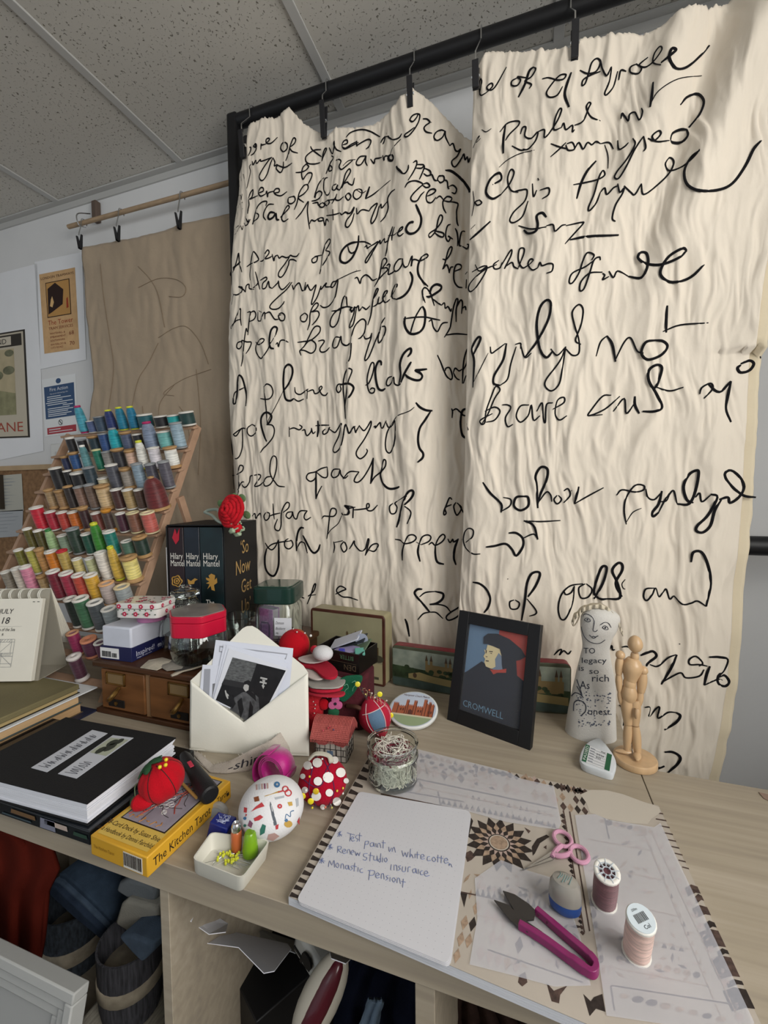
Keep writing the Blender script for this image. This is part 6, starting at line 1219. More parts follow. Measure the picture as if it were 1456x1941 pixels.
# ================================================================ ENVELOPE, PLASTIC BITS AND PINCUSHIONS AT THE DESK EDGE
EB0, EB1 = G(359, 1421, 0), G(586, 1433, 0); ee = (EB1-EB0).normalized()
et = V((-ee.y*.10, ee.x*.10, 1)).normalized(); en = ee.cross(et).normalized(); en = en if en.y < 0 else -en
def EP(u, v, off=0.0):
    o = EB0+en*off; d = ray(u, v); k = (o-CP).dot(en)/d.dot(en); return CP+d*k
t = thing('cream_envelope', 'large open cream envelope stuffed with black-and-white cards', 'envelope', (EB0+EB1)/2)
M_env = mat('cream_envelope_paper', 'e3e1d6', .8, var=(12, .02), bump=(300, .06))
mb = MB()
def sheetpx(mb, pts, off, th, mi=0, bulge=None):
    A_ = [EP(u, v, off) for u, v in pts]; mb.hull([q-en*th for q in A_], A_, mi)
sheetpx(mb, [(359, 1421), (586, 1433), (584, 1275), (575, 1262), (488, 1192), (478, 1186.5), (468, 1187), (460, 1191), (372, 1280), (361, 1290)], .0008, .0008); mb.build('back_and_flap', M_env, t)
mb = MB()
lo = [(359, 1421), (400, 1427), (470, 1433), (530, 1432), (586, 1433)]; hi = [(361, 1290), (400, 1322), (462, 1369), (500, 1340), (584, 1276)]
def fn(s, q):
    k = s*4; i = min(3, int(k)); f = k-i
    a = (lo[i][0]+(lo[i+1][0]-lo[i][0])*f, lo[i][1]+(lo[i+1][1]-lo[i][1])*f); b = (hi[i][0]+(hi[i+1][0]-hi[i][0])*f, hi[i][1]+(hi[i+1][1]-hi[i][1])*f)
    u, v = a[0]+(b[0]-a[0])*q, a[1]+(b[1]-a[1])*q
    return EP(u, v, .003+.010*math.sin(PI*min(1, max(0, s)))*(.25+.75*math.sin(PI*q*.75)))
mb.grid(fn, 40, 16); mb.build('front', M_env, t, ang=180, solid=.0007)
mb = MB(); mb.hull([EP(359, 1421, 0), EP(586, 1433, 0), EP(586, 1431, 0), EP(359, 1419, 0)], [EP(359, 1421, .005), EP(586, 1433, .005), EP(586, 1431, .005), EP(359, 1419, .005)]); mb.build('fold', M_env, t)
def envcard(pts, off, label, art=None, mats=None):
    mb = MB(); sheetpx(mb, pts, off, .0006)
    if art:
        for k, (poly_, mi) in enumerate(art): mb.poly([EP(u, v, off+.0002+.00012*k) for u, v in poly_], mi)
    return tag(mb.build('photo_card', mats or [P('d6dae6', .7), P('9a9da6', .7), P('77787c', .7)]), label, 'card', 'cards in the envelope')
envcard([(409, 1213), (556, 1229), (545, 1345), (392, 1330)], .0022, 'backmost white card, widest, sticking out of the envelope', [([(416, 1224), (545, 1239), (542, 1250), (415, 1236)], 1), ([(418, 1227), (543, 1241), (541, 1247), (417, 1234)], 0)])
envcard([(384, 1260), (421, 1262), (415, 1340), (377, 1325)], .0034, 'small white-bordered card at the narrow end of the envelope', [([(387, 1268), (399, 1268), (396, 1335), (384, 1330)], 1), ([(403, 1296), (416, 1294), (412, 1330), (402, 1326)], 2)])
envcard([(424, 1222), (540, 1246), (520, 1352), (400, 1334)], .0044, 'middle white card just behind the engraving', [([(430, 1232), (446, 1235), (430, 1300), (420, 1300)], 1)])
envcard([(430, 1222), (545, 1258), (510, 1362), (402, 1332)], .0054, 'white-edged card directly against the engraving in the envelope')
eng = [P('d9dce4', .6), mat('engraving_black', '1c1c1e', .45, var=(60, .3)), mat('engraving_sky', '57595a', .5, var=(90, .5), stretch=(1, 6, 6)), mat('engraving_robe', '4c4d4f', .5, var=(120, .5)), P('aeaeac', .6), P('2c2c2e', .5)]
envcard([(434, 1229), (547, 1268), (497, 1371), (404, 1328)], .0066, 'front card, a dark engraving of a robed figure with a crest', [
    ([(441, 1246), (542, 1271), (492, 1368), (409, 1327)], 1), ([(441, 1246), (487, 1257), (474, 1296), (425, 1287)], 2), ([(425, 1287), (474, 1296), (470, 1306), (420, 1297)], 5),
    ([(436, 1345), (444, 1322), (460, 1312), (478, 1311), (490, 1322), (492, 1345), (488, 1368), (470, 1369), (448, 1352)], 3),
    ([(463, 1298), (468, 1296), (472, 1300), (471, 1308), (466, 1311), (463, 1308), (461, 1304)], 4), ([(462, 1298), (463, 1292), (471, 1289), (481, 1296), (482, 1306), (474, 1309), (473, 1300), (468, 1297)], 1), ([(466, 1312), (474, 1310), (484, 1316), (486, 1330), (478, 1322)], 1), ([(450, 1330), (458, 1322), (462, 1345), (456, 1362)], 1), ([(474, 1328), (480, 1340), (478, 1366), (470, 1366)], 1),
    ([(426, 1309), (428, 1308), (430, 1314), (433, 1316), (435, 1323), (431, 1325), (428, 1319)], 4), ([(432, 1320), (440, 1318), (447, 1334), (440, 1344)], 1),
    ([(494, 1283), (507, 1286), (506, 1289), (493, 1286)], 4), ([(497, 1288), (503, 1289), (502, 1293), (506, 1294), (505, 1297), (501, 1296), (500, 1299), (502, 1300), (499, 1306), (496, 1299), (498, 1298), (498, 1295), (492, 1294), (493, 1291), (498, 1292)], 4)], eng)
# frayed linen strip with lettering
lo = [(352, 1420), (372, 1442), (398, 1464), (430, 1466), (470, 1462), (510, 1450), (552, 1434)]; hi = [(350, 1413), (378, 1428), (402, 1452), (436, 1442), (476, 1420), (515, 1402), (546, 1376)]
def lstrip(s, q, off=0.0):
    k = s*6; i = min(5, int(k)); f = k-i; f = f
    a = V((lo[i][0]+(lo[i+1][0]-lo[i][0])*f, lo[i][1]+(lo[i+1][1]-lo[i][1])*f, 0)); b = V((hi[i][0]+(hi[i+1][0]-hi[i][0])*f, hi[i][1]+(hi[i+1][1]-hi[i][1])*f, 0))
    g = G(a.x, a.y, .001); y = g.y+.012*q
    c = a+(b-a)*q; p = AY(c.x, c.y, y); p.y += .003*math.sin(q*5+s*9)
    if q < .01: p = g.copy()
    return p+V((.0, -1, .25)).normalized()*off
t = thing('linen_strip', 'curled frayed linen strip with stitched letters, in front of the envelope', 'fabric', G(440, 1466, 0))
M_lin = mat('natural_linen', 'b3aaa0', .95, var=(40, .12), bump=(600, .7))
mb = MB(); mb.grid(lambda s, q: lstrip(s, q), 60, 10); mb.build('cloth', M_lin, t, ang=180, solid=.0012)
mb = MB(); random.seed(8)
for k in range(50):
    s = random.random()*.999; q = 1.0 if random.random() < .7 else 0.0; p = lstrip(s, q); mb.tube([p, p+V((random.uniform(-.003, .003), random.uniform(-.002, .002), random.uniform(.001, .005)))], .0003, 4)
o = mb.build('frayed_threads', P('c2bab0', .9), t); o['kind'] = 'stuff'
mb = MB(); vs, fs = textgeo('-ship)'); wd = max(v[0] for v in vs)
mb.add([lstrip(.50+.30*(v[0]/wd), .22+.62*v[1], .0012) for v in vs], fs); mb.build('stitched_letters', P('2e2c34', .8), t)
# magenta ribbon roll
c = G(526, 1484, 0); rR = 31*DEP(c)/FPX; axd = V((.10, .99, 0)); M = axes((c.x, c.y, D+rR), axd.cross(V((0, 0, 1))), (0, 0, 1))
t = thing('ribbon_roll', 'rolled magenta ribbon lying on the desk behind the printed pincushion', 'ribbon', c); M_mag = mat('magenta_satin', 'b0187a', .45, sheen=.3, var=(30, .12), bump=(400, .15))
sp_ = [V(((rR*(.70+.30*k/60))*math.cos(2*PI*k/20), rR*(.70+.30*k/60)*math.sin(2*PI*k/20), 0)) for k in range(61)]
mb = MB(); H = .030; vs = []; 
for q in sp_: vs += [M @ V((q.x, q.y, -H/2)), M @ V((q.x, q.y, H/2))]
mb.add(vs, [(2*i, 2*i+2, 2*i+3, 2*i+1) for i in range(60)]); mb.build('roll', M_mag, t, solid=.0016, ang=60)
mb = MB(); tail = smooth([V((-rR*.2, rR*.99, 0)), V((-rR*.9, rR*.75, 0)), V((-rR*1.45, -rR*.1, 0)), V((-rR*1.35, -rR*.98, 0)), V((-rR*.2, -rR*1.0, 0))], 6); vs = []
for q in tail: vs += [M @ V((q.x, q.y, -H/2-.002)), M @ V((q.x, q.y, H/2-.002))]
mb.add(vs, [(2*i, 2*i+2, 2*i+3, 2*i+1) for i in range(len(tail)-1)]); mb.build('loose_end', M_mag, t, solid=.0012, ang=60)

def ellhit(u, v, c, r):
    """camera ray against an axis-aligned ellipsoid: point and outward normal"""
    d = ray(u, v).normalized(); o = CP-c; S = V((1/r[0], 1/r[1], 1/r[2])); D_ = V((d.x*S.x, d.y*S.y, d.z*S.z)); O = V((o.x*S.x, o.y*S.y, o.z*S.z))
    a, b, cc = D_.dot(D_), 2*D_.dot(O), O.dot(O)-1; disc = b*b-4*a*cc
    k = (-b-math.sqrt(max(disc, 0)))/(2*a); p = CP+d*k; n = V(((p.x-c.x)*S.x**2, (p.y-c.y)*S.y**2, (p.z-c.z)*S.z**2)).normalized(); return p, n
def patch(mb, pts, c, r, mi, off=.0005):
    q = [ellhit(u, v, c, r) for u, v in pts]; m_ = ellhit(sum(p[0] for p in pts)/len(pts), sum(p[1] for p in pts)/len(pts), c, r)
    vs = [m_[0]+m_[1]*off]+[p+n*off for p, n in q]; k = len(pts); mb.add(vs, [(0, i+1, (i+1) % k+1) for i in range(k)], mi)
def circ(u, v, r, n=12, ry=None): return [(u+r*math.cos(2*PI*k/n), v+(ry or r)*math.sin(2*PI*k/n)) for k in range(n)]
# printed pincushion
b = G(516, 1574, 0); rP = 60*DEP(b)/FPX; rz = rP*.80; c = V((b.x, b.y, D+rz*.96)); R3 = (rP, rP, rz)
t = thing('printed_pincushion', 'white domed pincushion printed with scissors, buttons and spools', 'pincushion', b)
MB().ell(c, rP, rP, rz, 0, None, 40, lambda q: 1.0 if q.z > -.75 else .97).build('cushion', mat('white_cotton_print_ground', 'd6d6d8', .85, bump=(500, .25)), t)
mb = MB(); Z = lambda x, y: (300+x/3.309, 1400+y/3.309)
def pz(pts, mi, off=.0005): patch(mb, [Z(*q) for q in pts], c, R3, mi, off)
def rz_(x, y, r, w, mi, n=14):
    pts = [ellhit(*Z(x+r*math.cos(2*PI*k/n), y+r*math.sin(2*PI*k/n)), c, R3) for k in range(n)]; mb.tube([p+nn*.0004 for p, nn in pts], w, 4, mi, closed=True)
pz([(665, 362), (760, 328), (764, 338), (672, 364)], 5); rz_(797, 318, 17, .0009, 0); rz_(815, 342, 19, .0009, 0); pz([(750, 335), (785, 322), (785, 332), (755, 342)], 0)
pz([Z_ for Z_ in circ(745, 290, 19)], 1); pz(circ(745, 290, 7), 6, .0008)
for k in range(5): pz([(612+17*k, 290-2*k), (622+17*k, 288-2*k), (624+17*k, 322-2*k), (614+17*k, 324-2*k)], (2, 6, 2, 7, 2)[k])
pz([(600, 370), (630, 362), (636, 392), (606, 398)], 3); pz([(650, 400), (668, 425), (620, 440), (582, 460), (612, 428)], 0); pz(circ(762, 425, 15), 0); pz(circ(762, 425, 5), 6, .0008); pz([(810, 400), (838, 396), (842, 420), (820, 424)], 5)
pz([(704, 395), (722, 450), (742, 525), (744, 540), (726, 545), (712, 480), (700, 420)], 8); pz([(540, 430), (560, 436), (556, 466), (538, 462)], 0); pz([(600, 500), (640, 478), (660, 492), (634, 512), (606, 518)], 0)
pz(circ(815, 535, 26, 10, 22), 5); pz([(790, 512), (806, 500), (816, 516), (800, 524)], 1)
mb.tube([ellhit(*Z(x, y), c, R3)[0]+V((0, -.0004, .0004)) for x, y in [(q.x, q.y) for q in smooth([(798, 505, 0), (805, 475, 0), (830, 490, 0), (832, 460, 0), (852, 452, 0)], 4)]], .0005, 4, 1)
pz([(655, 535), (676, 545), (668, 590), (640, 606), (640, 570)], 4); pz([(735, 545), (755, 535), (752, 565), (738, 570)], 0); pz([(690, 600), (730, 590), (760, 610), (720, 640), (684, 630)], 2); pz(circ(545, 500, 10), 1); pz([(575, 510), (595, 530), (585, 560), (562, 545)], 7); pz([(870, 520), (885, 490), (884, 540)], 0); pz([(730, 370), (790, 358), (790, 372), (734, 384)], 6); pz([(860, 380), (878, 372), (880, 420), (866, 430)], 6); pz(circ(545, 545, 9), 4); pz([(550, 470), (560, 478), (548, 490)], 0)
mb.build('haberdashery_print', [P('b23a40', .8), P('3c6a94', .8), P('b0908a', .8), P('7a4428', .8), P('2f6a5c', .8), P('b8954a', .8), P('a4a8ae', .8), P('7c4a62', .8), P('565c64', .8)], t)
# polka dot pincushion
b = G(612, 1514, 0); rP = 46*DEP(b)/FPX; rz = rP*.84; c = V((b.x, b.y, D+rz*.95)); R3 = (rP, rP, rz)
t = thing('polka_pincushion', 'red felt pincushion with white dots beside the notepad', 'pincushion', b)
lob = lambda q: 1-.05*abs(math.cos(2.5*math.atan2(q.y, q.x)+.6))**10*(1-q.z*q.z)
MB().ell(c, rP, rP, rz, 0, None, 40, lob).build('cushion', mat('crimson_felt', 'a00c28', .95, spec=.1, sheen=.05, bump=(700, .5), var=(25, .1)), t, ang=70)
mb = MB()
for u, v, r in ((602, 1447, 9), (584, 1452, 8), (622, 1474, 10), (645, 1465, 9), (603, 1481, 8), (575, 1472, 5), (624, 1502, 7), (600, 1508, 9), (638, 1518, 8), (655, 1480, 5), (634, 1442, 7), (612, 1528, 5), (579, 1497, 6)): patch(mb, circ(u, v, r), c, R3, 0, .0012)
mb.build('white_dots', P('dcd8d4', .9), t)
mb = MB()
for s in ('569 1470 585 1485 600 1492 612 1485 618 1462 628 1445', '600 1435 592 1460 586 1500 600 1528', '612 1435 628 1470 634 1500 622 1530'):
    n = list(map(float, s.split())); mb.tube([ellhit(q.x, q.y, c, R3)[0]+V((0, -.0006, .0004)) for q in smooth([(n[i], n[i+1], 0) for i in range(0, len(n), 2)], 4)], .0006, 4)
mb.build('seam_threads', P('3a2850', .8), t)
MB().tube(smooth([c+V((-.022, -.0, rz*.9)), c+V((-.012, .004, rz*1.18)), c+V((.008, .006, rz*1.16)), c+V((.016, .0, rz*.98))], 5), .004, 8, flat=.5).build('ribbon_loop', P('b6b2a4', .8), t)
pins = [(587, 1472, 'd8b820', 'small'), (574, 1509, 'e0d020', 'flat'), (589, 1519, 'e0d020', 'flat'), (599, 1500, 'c8a820', 'flat'), (592, 1531, 'd8c830', 'small'), (639, 1499, 'd8c040', 'small'), (650, 1494, 'd8c040', 'small'), (580, 1498, 'dcdcd8', 'small'), (591, 1455, 'e0dcd4', 'small'), (611, 1439, 'e0dcd4', 'small'), (629, 1531, 'b8b060', 'small'), (650, 1504, 'dcdcd8', 'small'), (617, 1530, 'c86a50', 'small')]
for i, (u, v, col, kd) in enumerate(pins):
    p, n = ellhit(u, v, c, R3); q = p+n*.004
    pin(u, v, q.y, .0045 if kd == 'flat' else .0017, col, 'dressmaking_pin', '%s pin in the polka dot pincushion, %s' % ({'d': 'yellow', 'e': 'yellow', 'c': 'golden', 'b': 'olive'}[col[0]] if col not in ('dcdcd8', 'e0dcd4', 'c86a50') else ('coral' if col == 'c86a50' else 'white'), ('by the narrow dot of the left seam', 'large flat head lowest at the printed cushion side', 'large flat head below the first flat one', 'large flat head over a white dot', 'small head at the underside', 'small head by the notepad side, lower', 'small head by the notepad side, upper', 'beside the flat-headed pins', 'near the top facing the envelope', 'at the very top by the ribbon loop', 'under the lowest dot', 'nearest the notepad', 'beneath the central dot')[i]), n, .012, 'pins in the polka dot pincushion', flat=(kd == 'flat'))
# blue pin box, clear disc box
M_bluep = mat('blue_tinted_plastic', '1e2e8e', .2, trans=.35, coat=.3, var=(40, .2))
bA = [(389, 1589), (423, 1602), (442, 1578), (407, 1567)]; tA = [(406, 1556), (433, 1568), (445, 1549), (421, 1538)]
g0 = [G(u, v, .003) for u, v in bA]; hgt = .0245; g1 = [V((a.x, a.y, D+hgt)) for a in g0]
ctr = sum(g0, V())/4; t = thing('blue_pin_box', 'translucent blue plastic pin box standing behind the cream tray', 'box', ctr); lean = V((.007, .0, 0))
MB().hull([V((a.x, a.y, D+.0005)) for a in g0], [a+lean for a in g1]).build('box', M_bluep, t, bevel=.002, seg=3)
MB().hull([a+lean+(a-ctr).normalized()*.001*0+V((0, 0, -.004)) for a in g1], [a+lean+V((0, 0, .003)) for a in g1]).build('lid', M_bluep, t, bevel=.002)
mb = MB(); random.seed(3); top = [a+lean+V((0, 0, .0034)) for a in g1]; qt = quadmap(*top)
for k in range(8): mb.tube(smooth([qt(.15+.7*random.random(), .15+.7*random.random(), .0004) for _ in range(4)], 3), .00035, 4)
mb.build('scratched_label', P('aab0cc', .6), t)
p = AY(409, 1546, ctr.y+.034); dsk = axes(p, RT, V((0, .25, 1))); r = 24*DEP(p)/FPX
t = thing('clear_disc_box', 'round clear plastic disc box propped behind the blue pin box', 'box', (p.x, p.y, D))
clr = mat('clear_plastic', 'b4b8b8', .2, alpha=.55, coat=.4)
MB().lathe([(0, -.004), (r*.96, -.004), (r, -.002), (r, .004), (r*.94, .006), (0, .006)], 36, 0, dsk).build('case', clr, t)
MB().lathe([(0, .0065), (r*.7, .0065), (r*.7, .0072), (0, .0072)], 30, 0, dsk).build('printed_disc', P('8f959a', .5), t)
# cream tray with pins and needle cases
bq = [G(366, 1656, 0), G(458, 1694, 0), G(508, 1626, 0), G(401, 1611, 0)]; hTr = .022
tq = [AY(364, 1633, bq[0].y-.003), AY(460, 1673, bq[1].y-.003), AY(514, 1598, bq[2].y+.003), AY(401, 1592, bq[3].y+.003)]
for q in tq: q.z = D+hTr
t = thing('cream_tray', 'small cream plastic tray holding pins and two plastic tubes', 'tray', sum(bq, V())/4)
M_trayp = P('cfcdc2', .35, coat=.2)
cb = sum(bq, V())/4; ct = sum(tq, V())/4
def rim(qs, s, z=0): c_ = sum(qs, V())/4; return [c_+(q-c_)*s+V((0, 0, z)) for q in qs]
rings = [rim(bq, .96, 0), rim(bq, 1.0, .002), rim(tq, 1.0, 0), rim(tq, .955, 0), rim(bq, .945, .004), rim(bq, .93, .003)]
def rnd4(qs, k=.12):
    out = []
    for i in range(4):
        a, b_, c_ = qs[i-1], qs[i], qs[(i+1) % 4]; p0 = b_+(a-b_)*k; p2 = b_+(c_-b_)*k
        for s in (0, .25, .5, .75, 1): out.append(p0*(1-s)**2+b_*2*s*(1-s)+p2*s*s)
    return out
rs = [rnd4(r) for r in rings]; n = len(rs[0]); vs = [q for r in rs for q in r]
mb = MB().add(vs, [(j*n+i, j*n+(i+1) % n, (j+1)*n+(i+1) % n, (j+1)*n+i) for j in range(len(rs)-1) for i in range(n)]+[tuple(range(n-1, -1, -1)), tuple((len(rs)-1)*n+i for i in range(n))])
mb.build('dish', M_trayp, t, ang=50)
random.seed(6); qf = quadmap(*[q+V((0, 0, .004)) for q in rim(bq, .88, 0)])
k = 0
for sx_, sy_ in [(random.uniform(.22, .62), random.uniform(.42, .95)) for _ in range(26)]:
    p = qf(sx_, sy_)+V((0, 0, .0022)); a = random.uniform(0, 2*PI); q = qf(min(.97, max(.03, sx_+.30*math.cos(a))), min(.97, max(.03, sy_+.30*math.sin(a))))+V((0, 0, .0006))
    tt = thing('dressmaking_pin', 'loose yellow-headed pin lying in the cream tray', 'pin', p, 0, 'loose pins in the cream tray')
    MB().ell((0, 0, 0), .0018, .0018, .0024, 0, frame(p), 10).build('head', P('c9cc3c', .3), tt); MB().tube([p, q], .00035, 4).build('shaft', M_chrome, tt)
def tubecase(u, v, vt, wpx, col, label, name, cap=None, taper=.85):
    b = G(u, v, .004); b.z = D+.0045; r = wpx*DEP(b)/FPX/2; h = AY(u, vt, b.y).z-b.z
    tt = thing(name, label, 'needle case', b); m = mat('plastic_'+col, col, .25, trans=.25, coat=.3)
    ch = h*.72 if cap else h
    MB().lathe([(r*.82, 0), (r, h*.06), (r, h*.3), (r*taper, ch-.002), (r*taper*.8, ch)], 24, 0, frame(b)).build('tube', m, tt)
    if cap: MB().lathe([(r*.80, ch), (r*.85, ch+.001), (r*.85, h-.003), (r*.6, h), (r*.35, h-.002), (0, h-.002)], 24, 0, frame(b)).build('metal_cap', cap, tt)
    return tt
tubecase(449, 1612, 1560, 21, 'c86a3c', 'orange plastic needle tube with silver cap standing in the tray', 'needle_case', M_chrome, .95)
tubecase(475, 1621, 1577, 29, '7fae20', 'lime green plastic thimble tube standing in the tray', 'thimble_case', None, .72)
# ================================================================ THE HEAP, TINS AND PORTRAIT
def printquad(o_, ex_, h, w): return quadmap(o_, o_+ex_*w, o_+ex_*w+V((0, 0, h)), o_+V((0, 0, h)))
# tall tin
BR = G(730, 1303, 0); zt = AY(730, 1169, BR.y).z; d = ray(574, 1150.6); TL = CP+d*((zt-CAMZ)/d.z)
ex = V((BR.x-TL.x, BR.y-TL.y, 0)); w1 = min(ex.length, .205); ex.normalize(); nb = V((-ex.y, ex.x, 0)); h1 = zt-D; d1 = .045
BL = BR-ex*w1; M = axes((BL.x, BL.y, D), ex, nb)
M_tin = mat('aged_cream_tin', '9a9270', .4, var=(14, .2), coat=.2); M_rim = mat('brown_tin_edge', '4a2a20', .4, var=(30, .3))
t = thing('castle_tin', 'tall vintage tin with a sepia castle view, behind the pincushion heap', 'tin', (BL+BR)/2)
Mx = M @ Matrix.Rotation(PI/2, 4, 'X')
mb = MB(); mb.prism([(x+w1/2, z+h1/2) for x, z in rect_ring(w1, h1, .008)], -d1, -.004, 0, Mx); mb.build('body', M_tin, t)
mb = MB(); mb.prism([(x+w1/2, z+h1/2) for x, z in rect_ring(w1+.002, h1+.002, .009)], -.0045, 0, 0, Mx); mb.build('lid', M_rim, t, bevel=.002)
q = quadmap(M @ V((.006, -.0004, .006)), M @ V((w1-.006, -.0004, .006)), M @ V((w1-.006, -.0004, h1-.006)), M @ V((.006, -.0004, h1-.006)))
tm = [mat('tin_sky', '8f8b6e', .45, var=(9, .18)), P('5c4c34', .5), P('6f6648', .5), P('454234', .5), P('a39a78', .5), P('3a3226', .5)]
mb = MB(); qpoly(mb, q, [(0, 0), (1, 0), (1, 1), (0, 1)], 0, 0); qpoly(mb, q, [(0, .0), (1, 0), (1, .30), (0, .36)], .0003, 4)
for x0, x1, y in ((.50, .53, .72), (.56, .60, .70), (.62, .65, .74), (.42, .5, .6), (.53, .68, .56), (.68, .78, .52), (.80, .84, .62), (.84, .95, .55)): qpoly(mb, q, [(x0, .34), (x1, .34), (x1, y), ((x0+x1)/2, y+.03), (x0, y)], .0006, 1)
for cx, cy, r in ((.3, .38, .07), (.42, .36, .06), (.7, .34, .08), (.85, .36, .09), (.95, .38, .07), (.55, .34, .05)): qdisc(mb, q, cx, cy, r, r*.8, .0009, 3, 12)
qpoly(mb, q, [(.74, .06), (.95, .06), (.95, .10), (.74, .10)], .0006, 3); qtext(mb, q, 'WINDSOR', .845, .068, .022, .0009, 0, w1/h1, 'c'); mb.build('painted_view', tm, t)
# long low tin beside it
p0, p1 = G(739, 1299, 0), G(851, 1319, 0); ex = (p1-p0); ex.z = 0; ex.normalize(); nb = V((-ex.y, ex.x, 0)); w2 = .165; h2 = AY(738, 1222, p0.y).z-D; o_ = p0+nb*.004+ex*.004; M = axes((o_.x, o_.y, D), ex, nb); d2_ = .026
def lowtin(M, w, h, d, label, seed, name='landscape_tin', full=True):
    t = thing(name, label, 'tin', M @ V((w/2, 0, 0)))
    Mx = M @ Matrix.Rotation(PI/2, 4, 'X'); mr = mat('red_tin_rim', '7c2630', .4, var=(50, .3)); mg = mat('green_tin_side', '4c5040', .45, var=(20, .3))
    MB().prism([(x+w/2, z+h/2) for x, z in rect_ring(w, h, .012)], -d, -.003, 0, Mx).build('body', mr, t, bevel=.001)
    MB().prism([(x+w/2, z+h/2) for x, z in rect_ring(w-.001, h-.001, .012)], -.0035, 0, 0, Mx).build('lid', mg, t, bevel=.0015)
    q = quadmap(M @ V((.003, -.0004, .004)), M @ V((w-.003, -.0004, .004)), M @ V((w-.003, -.0004, h-.008)), M @ V((.003, -.0004, h-.008))); A = w/h
    mm = [mat('painted_sky', '77857c', .4, var=(25, .3), col2='9aa294'), mat('painted_trees', '2e3c28', .4, var=(60, .6)), P('7c6a46', .5), P('4a3a2c', .5), mat('painted_water', '3c4a46', .3, var=(30, .3)), P('8a7c54', .5)]
    mb = MB(); qpoly(mb, q, [(0, 0), (1, 0), (1, 1), (0, 1)], 0, 0); qpoly(mb, q, [(0, 0), (1, 0), (1, .22), (0, .26)], .0003, 4); qpoly(mb, q, [(0, .22), (1, .18), (1, .48), (0, .55)], .0004, 1)
    for x in (.53, .60, .82, .88): qpoly(mb, q, [(x-.018, .4), (x+.018, .4), (x+.018, .78), (x-.018, .78)], .0006, 2); qpoly(mb, q, [(x-.022, .78), (x+.022, .78), (x, .95)], .0008, 3)
    qpoly(mb, q, [(.52, .4), (.92, .4), (.92, .68), (.52, .68)], .0005, 2); qpoly(mb, q, [(.25, .24), (.98, .16), (.98, .34), (.62, .38), (.42, .44), (.25, .36)], .0009, 5); qdisc(mb, q, .35, .34, .03, .07, .0012, 3)
    random.seed(seed)
    for k in range(22): qdisc(mb, q, random.uniform(.02, .98), random.uniform(.36, .56), .04, .04*A*.8, .0007, 1, 10)
    mb.build('painted_view', mm, t); return t
lowtin(M, w2, h2, d2_, 'red-rimmed tin with a riverside castle view, between tall tin and portrait', 4)
pr = G(1078, 1355, 0); pl = G(1025, 1351, 0); ex = (pr-pl); ex.z = 0; ex.normalize(); nb = V((-ex.y, ex.x, 0)); h3 = AY(1090, 1260, pr.y).z-D; o_ = pr-ex*.15; M = axes((o_.x, o_.y, D), ex, nb)
lowtin(M, .155, h3, .026, 'red-rimmed landscape tin half hidden behind portrait and cloth doll', 9)

# burgundy work basket carrying the heap
t = thing('burgundy_basket', 'low burgundy cloth workbasket under the heap of felt and pincushions', 'basket', (-.36, .82, D))
M_bur = mat('burgundy_cloth', '4a1820', .9, bump=(300, .6), var=(30, .3))
Mb = frame((-.362, .79, D), .05); mb = MB(); mb.prism(rect_ring(.125, .088, .02), 0, .1035, 0, Mb); mb.build('body', M_bur, t, bevel=.006, seg=3)
MB().tube(smooth([Mb @ V((.03, -.046, .05)), Mb @ V((.056, -.057, .056)), Mb @ V((.070, -.048, .040)), Mb @ V((.058, -.036, .02))], 6), .004, 8).build('handle', mat('brown_strap', '4a2c20', .7), t)
HB_ = .1045
# chocolate carton
fc = G(681, 1279, HB_+.001); ex = V((-.96, .0, 0)).normalized(); 
M = axes((fc.x, fc.y, D+HB_+.0005), -ex, (0, 1, 0)) @ Matrix.Rotation(-.16, 4, 'Z')
t = thing('chocolate_carton', 'black confectionery carton with upside-down lettering, full of haberdashery', 'box', fc)
wc_, dc_, hc_ = .105, .075, .040; M_cc = mat('black_gloss_card', '14100e', .35, coat=.2)
mb = MB(); mb.box(-wc_, 0, 0, dc_, 0, .002, 0, M).box(-wc_, 0, 0, .002, .002, hc_, 0, M).box(-wc_, 0, dc_-.002, dc_, .002, hc_, 0, M).box(-wc_, -wc_+.002, .002, dc_-.002, .002, hc_, 0, M).box(-.002, 0, .002, dc_-.002, .002, hc_, 0, M); mb.build('carton', M_cc, t)
Mq = M @ axes((0, -.0006, 0), (-1, 0, 0), (0, 0, -1)); mb = MB(); mb.text('BITTER', .009, 0, Mq, .012, -.034, sx=.85); mb.text('DEN', .012, 1, Mq, .006, -.016, sx=.9); mb.box(.006, .07, -.0195, -.019, 0, .0002, 1, Mq); mb.build('inverted_lettering', [P('4a6a50', .5), P('5a4a3a', .5)], t)
def inbox(name, x, y, z, w_, l_, th, rz, rx, ry, col, label, cat='packet'):
    o = MB().box(-w_/2, w_/2, -l_/2, l_/2, 0, th, 0, M @ frame((x, y, z), rz, rx, ry)).build(name, P(col, .5), bevel=min(.001, th*.3)); return tag(o, label, cat)
inbox('needle_packet', -.058, .045, .046, .07, .035, .003, .25, .25, -.42, 'b8bcc8', 'white needle packet leaning up in the confectionery carton')
inbox('needle_packet', -.050, .050, .042, .075, .03, .003, .2, .3, -.36, '22282c', 'black packet beneath the white needle packet')
inbox('needle_packet', -.040, .042, .036, .078, .036, .003, .12, .3, -.26, '5a6a54', 'green-grey packet in the middle of the carton')
inbox('felt_square', -.046, .030, .030, .055, .03, .006, -.3, .25, -.1, 'a49ac0', 'lilac folded felt in the confectionery carton', 'fabric')
inbox('printed_tin_sign', -.030, .008, .028, .030, .016, .002, .35, .9, -.35, '3a3c44', 'small dark printed badge at the front of the carton', 'badge')
inbox('blue_eraser', -.048, .012, .032, .012, .010, .008, .3, .4, 0, '3a3a9a', 'tiny blue block beside the dark badge', 'block')
